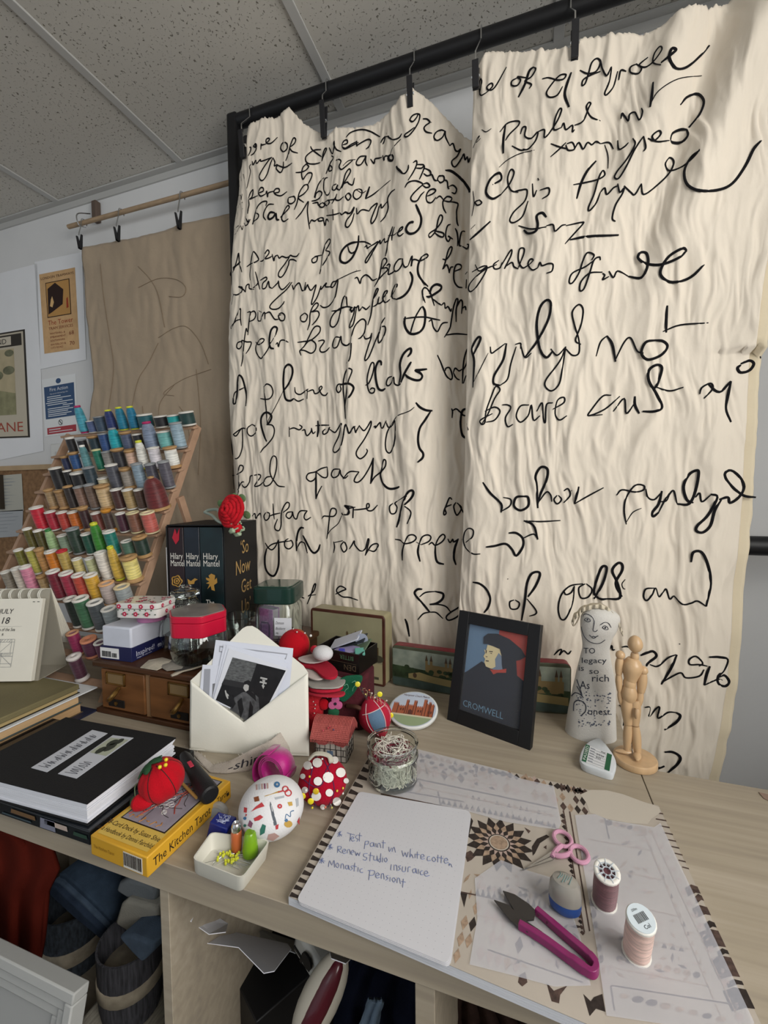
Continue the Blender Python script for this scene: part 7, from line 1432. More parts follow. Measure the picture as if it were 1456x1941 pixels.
inbox('teal_ribbon', -.010, .020, .036, .02, .02, .005, .6, .3, 0, '5a9a8c', 'pale teal ribbon scrap at the carton corner', 'ribbon')
p = M @ V((-.022, .048, .052)); MB_ = MB().lathe([(0, 0), (.013, 0), (.013, .0015), (0, .0015)], 24, 0, axes(p, RT, UP)); tag(MB_.build('clear_bobbin', P('b4bcd0', .3, trans=.5)), 'pale round plastic bobbin standing behind the packets', 'bobbin')
p = AY(612, 1238, fc.y-.01); MB().ell((0, 0, 0), .024, .02, .016, 0, frame(p, -.2)).build
tag(MB().ell((0, 0, 0), .022, .018, .015, 0, frame(p, -.2)).build('white_pincushion', mat('white_felt', 'cfcfd2', .95, bump=(600, .4))), 'small white felt pincushion between the red ball and carton', 'pincushion')
# red felt ball with pins
c = AY(558, 1222, .80); rB = 29*DEP(c)/FPX
tb_ = thing('red_ball_pincushion', 'red felt ball pincushion on the heap below the green-lidded jar', 'pincushion', c-V((0, 0, rB)))
MB().ell(c, rB, rB, rB, 0, None, 32).build('ball', M_felt, tb_)
mb = MB()
for a0 in (.3, 1.1, 2.0): mb.tube([c+V((rB*1.005*math.cos(q)*math.cos(a0), rB*1.005*math.cos(q)*math.sin(a0), rB*1.005*math.sin(q))) for q in [-1.3+2.6*i/18 for i in range(19)]], .0005, 4)
mb.build('gold_thread', P('9a6a30', .6), tb_)
for i, (u, v, col, r) in enumerate(((589, 1205, 'd8d8d4', .0028), (563, 1198, 'c8c8c4', .0018), (543, 1196, 'c8c4b4', .0015), (578, 1200, 'cfcfd0', .0018), (556, 1192, 'd0ccc8', .0015))):
    p = AY(u, v, c.y-.012); pin(u, v, c.y-.012, r, col, 'dressmaking_pin', ('white-headed pin leaning out of the red ball, tallest', 'pale pin over the middle of the red ball', 'tiny pin at the red ball by the pink book', 'pale pin on the red ball toward the carton', 'tiny pin highest on the red ball')[i], (p-c), (p-c).length-rB+.008, 'pins in the red ball')
# hidden perch for the ball: folded towel on the basket end
mb = MB(); mb.prism([(x, y) for x, y in rect_ring(.085, .10, .02)], 0, c.z-rB-D+.003, 0, frame((c.x-.012, c.y+.02, D))); tag(mb.build('folded_cloth_stack', M_bur, bevel=.006), 'dark folded cloth stack behind the envelope under the red ball', 'cloth')
p = AY(596, 1231, c.y-.03); pin(596, 1231, c.y-.03, .0085, 'c01a30', 'ball_pin', 'big round red-headed pin in front of the white felt pincushion', (.4, -.3, .5), .03)
def felt(name, pts, h, th, col, label, cat='felt piece', dz=None):
    lo = [G(u, v, h) for u, v in pts]; k = dz or [0]*len(pts); lo = [a+V((0, 0, e)) for a, e in zip(lo, k)]
    lo2 = [V(q) for q in smooth(lo, 3, True)]
    return tag(MB().hull(lo2, [q+V((0, 0, th)) for q in lo2]).build(name, mat('felt_'+col, col, .95, bump=(600, .5), var=(30, .1)), bevel=.0006, ang=50), label, cat)
felt('felt_flap', [(566, 1248), (600, 1240), (632, 1243), (620, 1252), (596, 1258), (574, 1256)], .124, .002, 'c4bcba', 'white felt layer highest in the felt heap')
felt('felt_flap', [(562, 1252), (598, 1250), (622, 1258), (640, 1276), (634, 1288), (612, 1286), (594, 1270), (568, 1264)], .116, .005, 'a81830', 'thick curved red felt piece, upper in the heap')
felt('felt_flap', [(576, 1266), (600, 1268), (614, 1286), (598, 1290), (580, 1282)], .111, .003, 'c2b6b2', 'pale felt lining under the curved red piece')
felt('felt_flap', [(583, 1276), (604, 1272), (640, 1284), (655, 1292), (642, 1305), (600, 1306), (584, 1300)], .102, .003, '9d9a94', 'grey printed cloth flap sticking out of the heap')
felt('felt_flap', [(583, 1292), (610, 1300), (648, 1300), (644, 1310), (610, 1314), (584, 1308)], .095, .005, 'ac1a32', 'straight red felt piece under the grey flap')
felt('felt_flap', [(582, 1306), (610, 1312), (652, 1314), (646, 1322), (612, 1322), (582, 1316)], .087, .004, 'b0283a', 'lowest red felt flap edged with pins')
pts = [(634, 1300), (648, 1285), (668, 1281), (684, 1282), (685, 1292), (676, 1308), (664, 1322), (652, 1331), (642, 1326), (636, 1314)]
lo_ = [V(q) for q in smooth([AY(u, v, .735+.0004*(u-640)) for u, v in pts], 3, True)]
t = thing('green_felt_leaf', 'dark green felt leaf with stitched curls hanging from the heap', 'felt leaf', (lo_[0]+lo_[len(lo_)//2])/2)
MB().hull([q+V((0, .006, 0)) for q in lo_], lo_).build('leaf', mat('bottle_green_felt', '0f5238', .95, bump=(600, .5)), t, bevel=.0015)
mb = MB()
for s in ('652 1300 658 1297 660 1304 655 1308 651 1318', '667 1294 673 1291 675 1298 670 1303 668 1310'):
    n = list(map(float, s.split())); mb.tube([AY(q.x, q.y, .735+.0004*(q.x-640)-.0008) for q in smooth([(n[i], n[i+1], 0) for i in range(0, len(n), 2)], 4)], .0006, 4)
mb.build('stitched_curls', P('6fae90', .8), t)
# red knitted cushion behind the envelope, pink flower
c = AY(590, 1338, .722); t = thing('knitted_pincushion', 'red knitted pincushion half hidden behind the envelope', 'pincushion', (c.x, c.y, D)); rK = 25*DEP(c)/FPX
MB().ell((c.x, c.y, D+.048), rK, rK*.7, .047, 0, None, 28, lambda q: 1-.03*abs(math.cos(6*math.atan2(q.y, q.x)))).build('cushion', mat('red_knit', 'b01c28', .9, bump=(260, .9), var=(120, .3)), t)
for i, (u, v) in enumerate(((594, 1330), (598, 1336), (597, 1343), (596, 1352))): pin(u, v, c.y-rK*.7, .0012, 'd8d4d0', 'dressmaking_pin', ORD[i]+' tiny white pin down the knitted pincushion', (0, -1, .2), .008, 'white pins in the knitted pincushion')
c = AY(636, 1333, .722); t = thing('pink_felt_flower', 'pink felt flower with dark centre above the cottage roof', 'felt flower', c); Mq = axes(c, RT, UP)
mb = MB()
for k in range(3): a0 = PI/2+2*PI*k/3; mb.lathe([(0, -.001), (.0075, -.001), (.0075, .001), (0, .0014)], 16, 0, Mq @ frame((.0068*math.cos(a0), .0068*math.sin(a0), .0003*k)))
mb.build('petals', mat('pink_felt', 'c2608e', .95, bump=(500, .4)), t); MB().lathe([(0, .0022), (.0028, .0022), (.0028, .003), (0, .0034)], 12, 0, Mq).build('centre', P('241a2a', .7), t)
MB().ell((-.004, -.018, -.002), .011, .010, .004, 0, Mq).build('leaf', mat('bottle_green_felt2', '1f5a3c', .95), t); MB().ell((-.023, -.004, -.004), .010, .011, .004, 0, Mq).build('red_petal', M_felt, t)
for i, (u, v) in enumerate(((615, 1320), (621, 1322), (628, 1320), (643, 1320), (621, 1354))): pin(u, v, .730, .0011, 'dcd8d4', 'dressmaking_pin', ORD[i]+' small white pin above the pink felt flower', (0, -1, .3), .008, 'white pins by the felt flower')
# cottage pincushion
f0, f1 = G(597, 1440, 0), G(657, 1447, 0); ex = (f1-f0); ex.z = 0; wH = ex.length; ex.normalize(); nb = V((-ex.y, ex.x, 0)); M = axes(f0, ex, nb); dH = .046; hH = .042
t = thing('wicker_cottage', 'small wicker-roofed cottage pincushion with drawn stone walls', 'pincushion', (f0+f1)/2)
mb = MB(); rprism(mb, wH, dH, .008, 0, hH, 0, M @ frame((wH/2, dH/2, 0))); mb.build('walls', mat('wall_canvas', 'b2aca2', .9, bump=(400, .4)), t, ang=50)
zr = AY(630, 1362, f0.y+dH/2).z-D
M_wick = mat('pink_wicker', 'a04a48', .8, var=(70, .35), bump=(180, 1.0), stretch=(1, 1, 3))
mb = MB(); ov = .005
prof = [(-ov, hH-.008), (-ov-.002, hH), (dH*.18, zr-.006), (dH*.38, zr), (dH*.62, zr), (dH*.82, zr-.006), (dH+ov+.002, hH), (dH+ov, hH-.008)]
n = len(prof); nx = 14; vs = [M @ V((-ov+(wH+2*ov)*i/nx, y, z+(.0016*math.sin(i*1.9))*(1 if j in (0, n-1) else .3)+(.004*math.sin(i*.9+1) if j in (0, n-1) else 0))) for i in range(nx+1) for j, (y, z) in enumerate(prof)]
fs = [(i*n+j, (i+1)*n+j, (i+1)*n+j+1, i*n+j+1) for i in range(nx) for j in range(n-1)]+[tuple(range(n)), tuple(nx*n+j for j in range(n-1, -1, -1))]+[(i*n, i*n+n-1, (i+1)*n+n-1, (i+1)*n) for i in range(nx)]
mb.add(vs, fs); mb.build('wicker_roof', M_wick, t, ang=50)
mb = MB()
for i in range(26):
    x = -ov+(wH+2*ov)*i/25; mb.tube([M @ V((x, y-.0006 if j < n/2 else y+.0006, z+.0008)) for j, (y, z) in enumerate(prof)], .0007, 4)
for j in range(9):
    s = j/8; y = -ov-.002+(dH*.2+ov+.002)*s; z = hH+(zr-.006-hH)*s; mb.tube([M @ V((-ov+(wH+2*ov)*i/25, y-.0012+.0008*math.sin(i*PI), z+.0005*math.cos(i*PI))) for i in range(26)], .0009, 4)
mb.build('woven_strands', mat('wicker_strand', 'b05a54', .8), t)
mb = MB()
def wl(a, b, r=.0006): mb.tube([M @ V(a), M @ V(b)], r, 4)
for z in (.001, .011, .022): wl((0.001, -.0006, z), (wH-.001, -.0006, z)); wl((wH+.0006, .004, z), (wH+.0006, dH-.004, z))
for k in range(7): wl((wH*k/6.0+.0005*(k == 0), -.0006, .001), (wH*k/6.0, -.0006, .034))
for k in range(5): wl((wH*(k+.5)/5, -.0006, .011), (wH*(k+.5)/5, -.0006, .022))
for k in range(4): wl((wH+.0006, dH*(k+.6)/4, .001), (wH+.0006, dH*(k+.6)/4, .034))
mb.build('drawn_stones', P('2c2624', .8), t)
MB().box(wH*.40, wH*.58, -.0010, 0, .001, .019, 0, M).build('blue_door', P('5a7088', .7), t)
for i, (x, y, z, col) in enumerate(((.45, -.004, .70, 'b03040'), (.62, -.004, .62, '3a3a5c'), (.50, 0, .80, 'a83040'), (.30, -.004, .5, 'b84050'))):
    yy = -ov+(dH*.2)*z*.9; zz = hH+(zr-hH)*z*.9+.003; p = M @ V((wH*x, yy-.002, zz)); tt = thing('dressmaking_pin', ORD[i]+' coloured pin stuck in the wicker cottage roof', 'pin', p, 0, 'pins in the cottage roof')
    MB().ell((0, 0, 0), .0014, .0014, .0014, 0, frame(p), 10).build('head', P(col, .3), tt); MB().tube([p, p+V((0, .006, -.004))], .0003, 4).build('shaft', M_chrome, tt)
# strawberry pincushion
b = G(712, 1394, 0); rS = 34*DEP(b)/FPX; t = thing('patchwork_pincushion', 'red and blue patchwork strawberry pincushion bristling with pins', 'pincushion', b)
c = V((b.x, b.y, D+rS*1.12)); Ms = frame(c, .2, -.15, -.38)
mb = MB(); nA = 36; k = 22; vs = []; fs = []
def srad(tt): return math.sin(PI*min(1, tt*1.0))**.75*(1.05-.25*(1-tt))
for j in range(k+1):
    tt = j/k; z = -rS*1.2+2.3*rS*tt; r = rS*srad(tt)
    for i in range(nA): a0 = 2*PI*i/nA; vs.append(Ms @ V((r*math.cos(a0), r*math.sin(a0), z)))
b0 = len(mb.v); mb.v += [V(v) for v in vs]
for j in range(k):
    for i in range(nA):
        mb.f.append((j*nA+i, j*nA+(i+1) % nA, (j+1)*nA+(i+1) % nA, (j+1)*nA+i)); a0 = 360*i/nA
        mb.m.append(1 if (255 < a0 < 310 and .25 < j/k < .72) else (2 if 330 < a0 < 350 and j/k > .3 else 0))
mb.build('cushion', [mat('red_cotton', 'a81834', .85, bump=(400, .3), var=(20, .1)), mat('blue_cotton', '5a7690', .85, bump=(400, .3)), mat('striped_cotton', 'c2707c', .85, var=(200, .4), stretch=(6, 1, 1))], t, ang=80)
mb = MB()
for a0 in (252, 312): mb.tube([Ms @ V((rS*srad(q)*1.01*math.cos(math.radians(a0)), rS*srad(q)*1.01*math.sin(math.radians(a0)), -rS*1.2+2.3*rS*q)) for q in [.15+.75*i/14 for i in range(15)]], .0007, 4)
mb.tube([Ms @ V((rS*srad(.72)*1.01*math.cos(q), rS*srad(.72)*1.01*math.sin(q), -rS*1.2+2.3*rS*.72)) for q in [-2.2+2.0*i/14 for i in range(15)]], .0007, 4)
mb.build('white_piping', P('d8c8c8', .8), t)
PL = [(678, 1297, 'd8cc40', 'f'), (720, 1316, 'e0d830', 'f'), (741, 1356, 'e0d020', 'f'), (687, 1311, '26242c', 's'), (686, 1304, '26242c', 's'), (700, 1308, 'c86a4c', 's'), (705, 1314, 'd8d0c8', 's'), (711, 1322, 'dcdcd8', 's'), (714, 1325, '26242c', 's'), (712, 1342, 'e05a50', 'l'), (722, 1345, '4a7a8c', 'l'), (733, 1328, 'd0ccd4', 's'), (731, 1334, 'b04058', 's'), (727, 1338, 'd8d8dc', 's'), (693, 1316, 'd8c878', 's')]
PN = ['flat yellow pin highest beside the green leaf', 'flat bright yellow pin above the patchwork cushion', 'flat yellow pin overlapping the castle plaque', 'lower black pin at the patchwork cushion crown', 'upper black pin at the patchwork cushion crown', 'orange pin on the patchwork cushion crown', 'pale pin beside the orange one on the patchwork', 'white pin midway along the patchwork crown', 'small black pin beside the white one on patchwork', 'large coral-headed pin over the blue patch', 'large teal-headed pin over the blue patch', 'pale pin nearest the castle plaque, upper', 'crimson pin by the castle plaque', 'white pin nearest the castle plaque, lower', 'straw-coloured pin on the patchwork cushion']
for (u, v, col, kd), lab in zip(PL, PN):
    y = c.y-.010+.012*((u-690)/50); p = AY(u, v, y); dv = (p-c); pin(u, v, y, {'f': .0052, 's': .0016, 'l': .0042}[kd], col, 'dressmaking_pin', lab, dv, max(.012, dv.length-rS*.7), 'pins in the patchwork cushion', flat=(kd == 'f'))
mb = MB()
for k in range(7): p = AY(688+7*k, 1312+4*k, c.y-.006); mb.tube(smooth([p+V((0, 0, -.004)), p+V((.002*math.sin(k), 0, .006)), p+V((.005*math.cos(k*2), 0, .008))], 4), .0004, 4)
tag(mb.build('thread_wisps', P('c9b888', .8)), 'loose pale thread wisps on top of the patchwork pincushion', 'thread', None, 'stuff')
# castle plaque
b = G(772, 1385, 0); rC = 49*DEP(b)/FPX; til = math.radians(16); c = V((b.x, b.y+rC*math.cos(til), D+rC*math.sin(til)+.001)); M = frame(c, .05, til)
t = thing('castle_plaque', 'oval ceramic plaque with a red-brick palace, tilted on the desk', 'plaque', b)
MB().lathe([(0, -.002), (rC*.95, -.002), (rC, .001), (rC, .005), (rC*.97, .0062), (0, .0062)], 48, 0, M).build('ceramic', P('dcdedc', .15, coat=.5), t, ang=40)
mb = MB(); Mp = M @ frame((0, 0, .0064)); W_ = lambda x, y: (x*rC, y*rC, 0)
def pp(pts, z, mi): mb.poly([Mp @ V((x*rC, y*rC, z)) for x, y in pts], mi)
pp([(.93*math.cos(2*PI*k/40), .93*math.sin(2*PI*k/40)) for k in range(40)], 0, 0)
pp([(.9*math.cos(a), .9*math.sin(a)) for a in [PI+.45+(PI-.9)*k/20 for k in range(21)]], .0002, 1)
pp([(-.82, -.42), (.82, -.42), (.84, -.30), (-.84, -.30)], .0003, 5)
for x0, x1, y in ((-.84, -.62, .18), (-.62, -.30, .05), (-.34, -.22, .40), (-.22, .02, .14), (-.02, .12, .40), (.10, .40, .10), (.38, .52, .52), (.52, .84, .30), (.60, .70, .40)):
    pp([(x0, -.34), (x1, -.34), (x1, y), (x0, y)], .0004, 2)
    m_ = 4
    for k in range(m_): pp([(x0+(x1-x0)*k/m_, y), (x0+(x1-x0)*(k+.6)/m_, y), (x0+(x1-x0)*(k+.6)/m_, y+.06), (x0+(x1-x0)*k/m_, y+.06)], .0004, 2)
    pp([(x1-.03, -.34), (x1, -.34), (x1, y), (x1-.03, y)], .0006, 3)
for x in (-.52, -.42, .2, .3, .62, .72): pp([(x, -.18), (x+.05, -.18), (x+.05, -.05), (x, -.05)], .0007, 3)
pp([(-.18, -.34), (-.02, -.34), (-.02, -.14), (-.10, -.06), (-.18, -.14)], .0008, 3)
mb.text('Hampton Court Palace', rC*.12, 3, Mp, 0, rC*.66, 'c', shear=.3, sx=.72, z=.0003)
mb.build('painted_palace', [P('b9c4d4', .25), P('8fa07c', .3), P('a0583c', .3), P('5a3028', .3), P('d8d8d4', .3), P('c9c2a8', .3)], t)

# ---- framed portrait
F0, F1 = G(847, 1364, 0), G(1004.5, 1423, 0); ex = (F1-F0); ex.z = 0; wF = ex.length; ex.normalize(); nb = V((-ex.y, ex.x, 0))
best = None
for a in range(0, 25):
    th_ = math.radians(a); up_ = V((nb.x*math.sin(th_), nb.y*math.sin(th_), math.cos(th_))); nn = ex.cross(up_)
    r_ = []
    for (u, v), base in (((871, 1156), F0), ((1029.5, 1186), F1)):
        d = ray(u, v); k = (F0-CP).dot(nn)/d.dot(nn); p = CP+d*k; q = p-base; r_.append((q.dot(ex), q.dot(up_)))
    e = abs(r_[0][0])+abs(r_[1][0])+abs(r_[0][1]-r_[1][1])
    if best is None or e < best[0]: best = (e, th_, (r_[0][1]+r_[1][1])/2)
_, th_, hF = best; up_ = V((nb.x*math.sin(th_), nb.y*math.sin(th_), math.cos(th_))); M = axes(F0, ex, up_)   # local z points to the viewer
t = thing('framed_portrait', 'black frame holding a red and blue portrait print lettered CROMWELL', 'picture frame', (F0+F1)/2)
M_fr = mat('black_frame_wood', '141416', .5); bw, dp = .0215*wF/.16, .014
mb = MB().box(0, bw, 0, hF, -dp, 0, 0, M).box(wF-bw, wF, 0, hF, -dp, 0, 0, M).box(bw, wF-bw, 0, bw*1.15, -dp, 0, 0, M).box(bw, wF-bw, hF-bw*1.05, hF, -dp, 0, 0, M); mb.build('frame', M_fr, t, bevel=.0008)
MB().box(.003, wF-.003, .003, hF-.003, -dp-.003, -dp+.002, 0, M).build('back_board', mat('mdf_back', '8a6c48', .8), t)
MB().hull([M @ V((wF*.42, hF*.70, -dp-.003)), M @ V((wF*.58, hF*.70, -dp-.003)), M @ V((wF*.58, hF*.66, -dp-.003)), M @ V((wF*.42, hF*.66, -dp-.003))],
          [V((q.x, q.y, D+.0005))+nb*(.078) for q in (F0+ex*wF*.42, F0+ex*wF*.58)]+[V((q.x, q.y, D+.0005))+nb*(.074) for q in (F0+ex*wF*.58, F0+ex*wF*.42)]).build('easel_strut', mat('pine_strut', '9a7448', .7), t)
iw, ih = wF-2*bw, hF-bw*2.2; q = quadmap(*[M @ V((x, y, -.0095)) for x, y in ((bw, bw*1.15), (wF-bw, bw*1.15), (wF-bw, hF-bw*1.05), (bw, hF-bw*1.05))]); A = iw/ih
mb = MB(); qpoly(mb, q, [(0, 0), (1, 0), (1, 1), (0, 1)], 0, 0); qpoly(mb, q, [(.52, .30), (1, .30), (1, 1), (.52, 1)], .0003, 1)
qpoly(mb, q, [(0, 0), (1, 0), (1, .50), (.86, .55), (.70, .60), (.40, .565), (.28, .60), (.16, .52), (.04, .44), (0, .42)], .0006, 2)
qpoly(mb, q, [(.30, .74), (.335, .73), (.35, .80), (.56, .80), (.60, .72), (.58, .62), (.52, .57), (.45, .545), (.36, .555), (.325, .60), (.335, .635), (.30, .66), (.325, .70)], .0009, 3)
qpoly(mb, q, [(.50, .66), (.55, .74), (.62, .70), (.66, .58), (.56, .54), (.46, .545), (.52, .58)], .0011, 4)
qpoly(mb, q, [(.28, .80), (.27, .88), (.34, .93), (.50, .95), (.70, .92), (.90, .84), (.98, .77), (.90, .72), (.84, .70), (.88, .52), (.80, .46), (.66, .52), (.62, .62), (.60, .72), (.56, .785), (.36, .81)], .0014, 2)
qpoly(mb, q, [(.43, .535), (.58, .555), (.70, .59), (.70, .545), (.56, .52), (.50, .49), (.46, .52)], .0017, 1)
for pts in ([(.385, .735), (.45, .742), (.45, .732), (.39, .727)], [(.395, .715), (.44, .72), (.44, .71)], [(.33, .665), (.37, .67), (.365, .66)], [(.345, .622), (.40, .628), (.40, .618), (.35, .612)], [(.33, .735), (.35, .735), (.345, .70), (.335, .70)]): qpoly(mb, q, pts, .0012, 5)
qtext(mb, q, 'CROMWELL', .03, .045, .075, .0009, 6, A, sx=.905)
mb.build('portrait_print', [P('5c7894', .8, spec=.1), P('a63a30', .8, spec=.1), P('121a2a', .8, spec=.1), P('d0c298', .8, spec=.1), P('6f7f94', .8, spec=.1), P('2a1c20', .8, spec=.1), P('5e8098', .8, spec=.1)], t)
gl = mat('picture_glass', 'ffffff', .05, alpha=.05, spec=.6)
MB().poly([M @ V(q_) for q_ in ((bw*.9, bw, -.004), (wF-bw*.9, bw, -.004), (wF-bw*.9, hF-bw, -.004), (bw*.9, hF-bw, -.004))]).build('glazing', gl, t)

# ---- cloth doll
b = G(1119, 1391, 0); M = frame(b); dD = DEP(b); k_ = dD/FPX; zf = lambda v: AY(1119, v, b.y).z-D
t = thing('cloth_doll', 'white cloth bottle doll with inked face and words, beside the wooden mannequin', 'doll', b)
def PX(x, y): return (1000+x/3.193, 1100+y/3.193)
prof = [(240, 520, 955), (238, 522, 930), (255, 516, 800), (290, 512, 610), (318, 486, 470), (330, 478, 405), (324, 492, 340), (318, 515, 290), (318, 530, 235), (330, 525, 200), (360, 490, 172), (410, 440, 158)]
pf = []; cx = []
for x0, x1, y in prof: u0, v0 = PX(x0, y); u1, _ = PX(x1, y); pf.append(((u1-u0)/2*k_, max(0, zf(v0)))); cx.append(((u0+u1)/2-1119)*k_)
off = polyl([(z, x) for (r, z), x in zip(pf, cx)]); radf = polyl([(z, r) for r, z in pf]); SYD = .72
pr_ = [(max(0, r), z) for r, z in pf]; pr2 = [(p.x, p.y) for p in smooth([V((r, z, 0)) for r, z in pr_], 4)]; pr2[0] = (pr2[0][0], 0.0); 
M_doll = mat('printed_white_calico', 'c9c6c0', .92, bump=(500, .4), var=(14, .05))
dz0 = pf[0][1]
def bend(p): return V((p.x+off(p.z+0), p.y*SYD, p.z))
MB().lathe([(r, z-dz0*0) for r, z in [(pr2[0][0], .001)]+pr2[1:]]+[(0, pr2[-1][1]+.001)], 44, 0, M, bend=bend).build('body', M_doll, t, ang=80)
def dollhit(u, v, eps=.0006):
    p = AY(u, v, b.y); z = p.z-D
    for _ in range(5):
        r = max(radf(z), 1e-4); x = max(-.98, min(.98, (p.x-b.x-off(z))/r)); y = b.y-r*SYD*math.sqrt(1-x*x); p = AY(u, v, y); z = p.z-D
    n = V((x, -math.sqrt(1-x*x)/SYD, .1)).normalized(); return p+n*eps
ink = MB()
def stroke(mb, ox, oy, s, st, wd, mi=0):
    n = list(map(float, st.split())); px = smooth([V((ox+n[i]/s, oy+n[i+1]/s, 0)) for i in range(0, len(n), 2)], 4)
    mb.tube([dollhit(p.x, p.y) for p in px], wd, 5, mi)
for st in ('330 300 345 340 375 370 410 382 440 380 470 360', '340 220 345 205 365 205 390 220 405 250 398 300 412 310 425 300', '440 270 465 255 490 260 505 285', '345 240 355 228 372 230 382 246 365 250 345 240', '452 285 465 275 480 280 488 296 470 298 452 285', '375 330 390 342 400 338 412 342 428 335', '390 345 400 350 415 345', '330 300 328 280'): stroke(ink, 1000, 1100, 3.193, st, .0006)
for u, v in ((365, 238), (470, 287)): ink.ell((0, 0, 0), .0016, .0008, .0018, 0, frame(dollhit(*PX(u, v))))
ink.build('inked_face', P('2c2e3a', .8), t)
lt = MB()
def dtext(s, x, y, hpx, sl=0, wpx=0, sh=0):
    vs, fs = textgeo(s); kk = hpx/.73; sx = wpx/(max(v[0] for v in vs)*kk)
    lt.add([dollhit(*PX(x+v[0]*kk*sx+v[1]*kk*sh, y-v[1]*kk+sl*v[0]*kk)) for v in vs], fs)
for s, x, y, h, sl in (('TO', 340, 442, 36, .02), ('legacy', 326, 500, 34, .0), ('is', 308, 547, 36, .0), ('so', 372, 565, 36, .02), ('rich', 386, 612, 44, .0), ('As', 318, 655, 50, .05), ('onest', 362, 812, 40, .0)): dtext(s, x, y, h, sl, {'TO': 70, 'legacy': 152, 'is': 34, 'so': 60, 'rich': 106, 'As': 58, 'onest': 138}[s])
for st in ('280 790 285 740 315 725 350 750 352 790 330 815', '268 700 290 680 320 690 340 710', '300 640 330 690 300 600'): stroke(lt, 1000, 1100, 3.193, st, .0009)
lt.build('printed_words', P('2e323e', .8), t)
sp = MB(); random.seed(12)
for kx in range(150):
    y = random.choice([random.gauss(710, 18), random.gauss(770, 30), random.gauss(870, 14)]); x = random.uniform(290, 505); r = random.uniform(2, 7); u, v = PX(x, y); n = 5
    pts = [dollhit(u+r/3.193*math.cos(2*PI*i/n+kx), v+r/3.193*random.uniform(.4, 1)*math.sin(2*PI*i/n+kx), .0005) for i in range(n)]; sp.poly(pts)
o = sp.build('ink_speckle', P('525868', .8), t); o['kind'] = 'stuff'
hr = MB(); n = list(map(float, '275 265 285 225 310 205 330 180 365 168 410 158 455 162 495 185 525 215 545 240 560 290 575 325'.split())); hp = smooth([V((n[i], n[i+1], 0)) for i in range(0, len(n), 2)], 6)
vs = []
for i, p in enumerate(hp):
    u, v = PX(p.x, p.y); q = AY(u, v, b.y-.006+.0025*math.sin(i*1.2)); vs += [q+V((0, -.003+.0006*math.sin(i*.5), -.0035+.0003*math.sin(i*.7))), q+V((0, -.002, .0035+.0005*math.sin(i*.8))), q+V((0, .012, .003+.0005*math.cos(i*.9)))]
hr.add(vs, [(3*i+j, 3*i+3+j, 3*i+4+j, 3*i+1+j) for i in range(len(hp)-1) for j in (0, 1)]); hr.build('frilled_hair_tape', mat('cream_cotton_tape', 'c6bca8', .95, bump=(400, .5)), t, solid=.0014, ang=60)
lp = [AY(*PX(x, y), b.y) for x, y in ((310, 205), (280, 225), (268, 255), (280, 275), (300, 250), (315, 215))]; MB().tube(smooth(lp, 5), .0022, 6, flat=.5).build('tape_loop', mat('cream_cotton_tape', 'c6bca8'), t)

# ---- wooden mannequin
b = G(1204, 1446, 0); Y0 = b.y; kd = DEP(b)/FPX/3.193
t = thing('wooden_mannequin', 'jointed pale wood artist mannequin standing on a round base', 'mannequin', b)
M_man = mat('lacquered_maple', 'c2a27c', .4, var=(20, .1), coat=.2, stretch=(3, 3, .6))
J = lambda x, y, dy=0.0: AY(*PX(x, y), Y0+dy)
rB_ = 118*kd; zb_ = .012
MB().lathe([(rB_*.97, 0), (rB_, .002), (rB_, zb_-.002), (rB_*.97, zb_), (0, zb_)], 44, 0, frame((b.x, b.y, D))).build('base', M_man, t, bevel=.001)
def limb(name, a, c_, prof, n=16):
    ax_ = c_-a; L = ax_.length; MB().lathe([(0, 0)]+[(r*kd, L*s) for r, s in prof]+[(0, L)], n, 0, axes(a, ax_.orthogonal(), ax_.normalized().cross(ax_.orthogonal().normalized())) @ Matrix.Identity(4)).build(name, M_man, t, ang=60)
def seg(name, p0, p1, rr):
    a, c_ = J(*p0), J(*p1); m = len(rr); pts = [a+(c_-a)*(i/(m-1)) for i in range(m)]
    MB().tube(smooth(pts, 3), [r.x for r in smooth([V((r*kd, 0, 0)) for r in rr], 3)], 16).build(name, M_man, t, ang=60)
MB().ell((0, 0, 0), 41*kd, 42*kd, 58*kd, 0, frame(J(652, 392)), 28, lambda q: 1-.22*max(0, -q.z)).build('head', M_man, t)
seg('neck', (650, 440), (648, 478), [20, 24, 22])
seg('chest', (640, 470), (622, 612), [28, 50, 56, 50, 40, 32])
seg('waist', (620, 600), (616, 655), [32, 36, 35, 31])
seg('pelvis', (616, 640), (614, 728), [34, 43, 44, 33])
for nm, x0, y0, x1, y1 in (('shoulder', 700, 545, 0, 0), ('shoulder', 562, 452, 0, 0)): MB().ell((0, 0, 0), 27*kd, 27*kd, 27*kd, 0, frame(J(x0, y0)), 16).build(nm, M_man, t)
seg('upper_arm', (700, 560), (686, 676), [20, 27, 26, 20]); seg('forearm', (685, 678), (664, 775), [17, 22, 20, 14]); seg('hand', (664, 776, -.012), (660, 838, -.014), [10, 15, 14, 7])
seg('upper_arm', (560, 465), (552, 568), [16, 24, 23, 17]); seg('forearm', (552, 570), (556, 672), [15, 20, 18, 12]); seg('hand', (556, 672), (566, 755), [10, 14, 13, 6])
seg('thigh', (602, 715), (610, 868), [30, 36, 32, 25]); seg('thigh', (650, 720), (648, 872), [28, 34, 31, 24])
seg('shin', (610, 872), (600, 1030), [22, 26, 23, 14]); seg('shin', (652, 880), (668, 1058), [22, 27, 24, 15])
for p0, p1, d0 in ((J(628, 1050), J(532, 1046), 0), (J(664, 1062), J(664, 1108, -.02), 0)):
    p0.z = D+zb_+.006; p1.z = D+zb_+.004; m = 5; MB().tube([p0+(p1-p0)*(i/6) for i in range(7)], [r*kd for r in (12, 19, 22, 21, 18, 13, 5)], 14, flat=.62, nrm=(0, 0, 1)).build('foot', M_man, t)
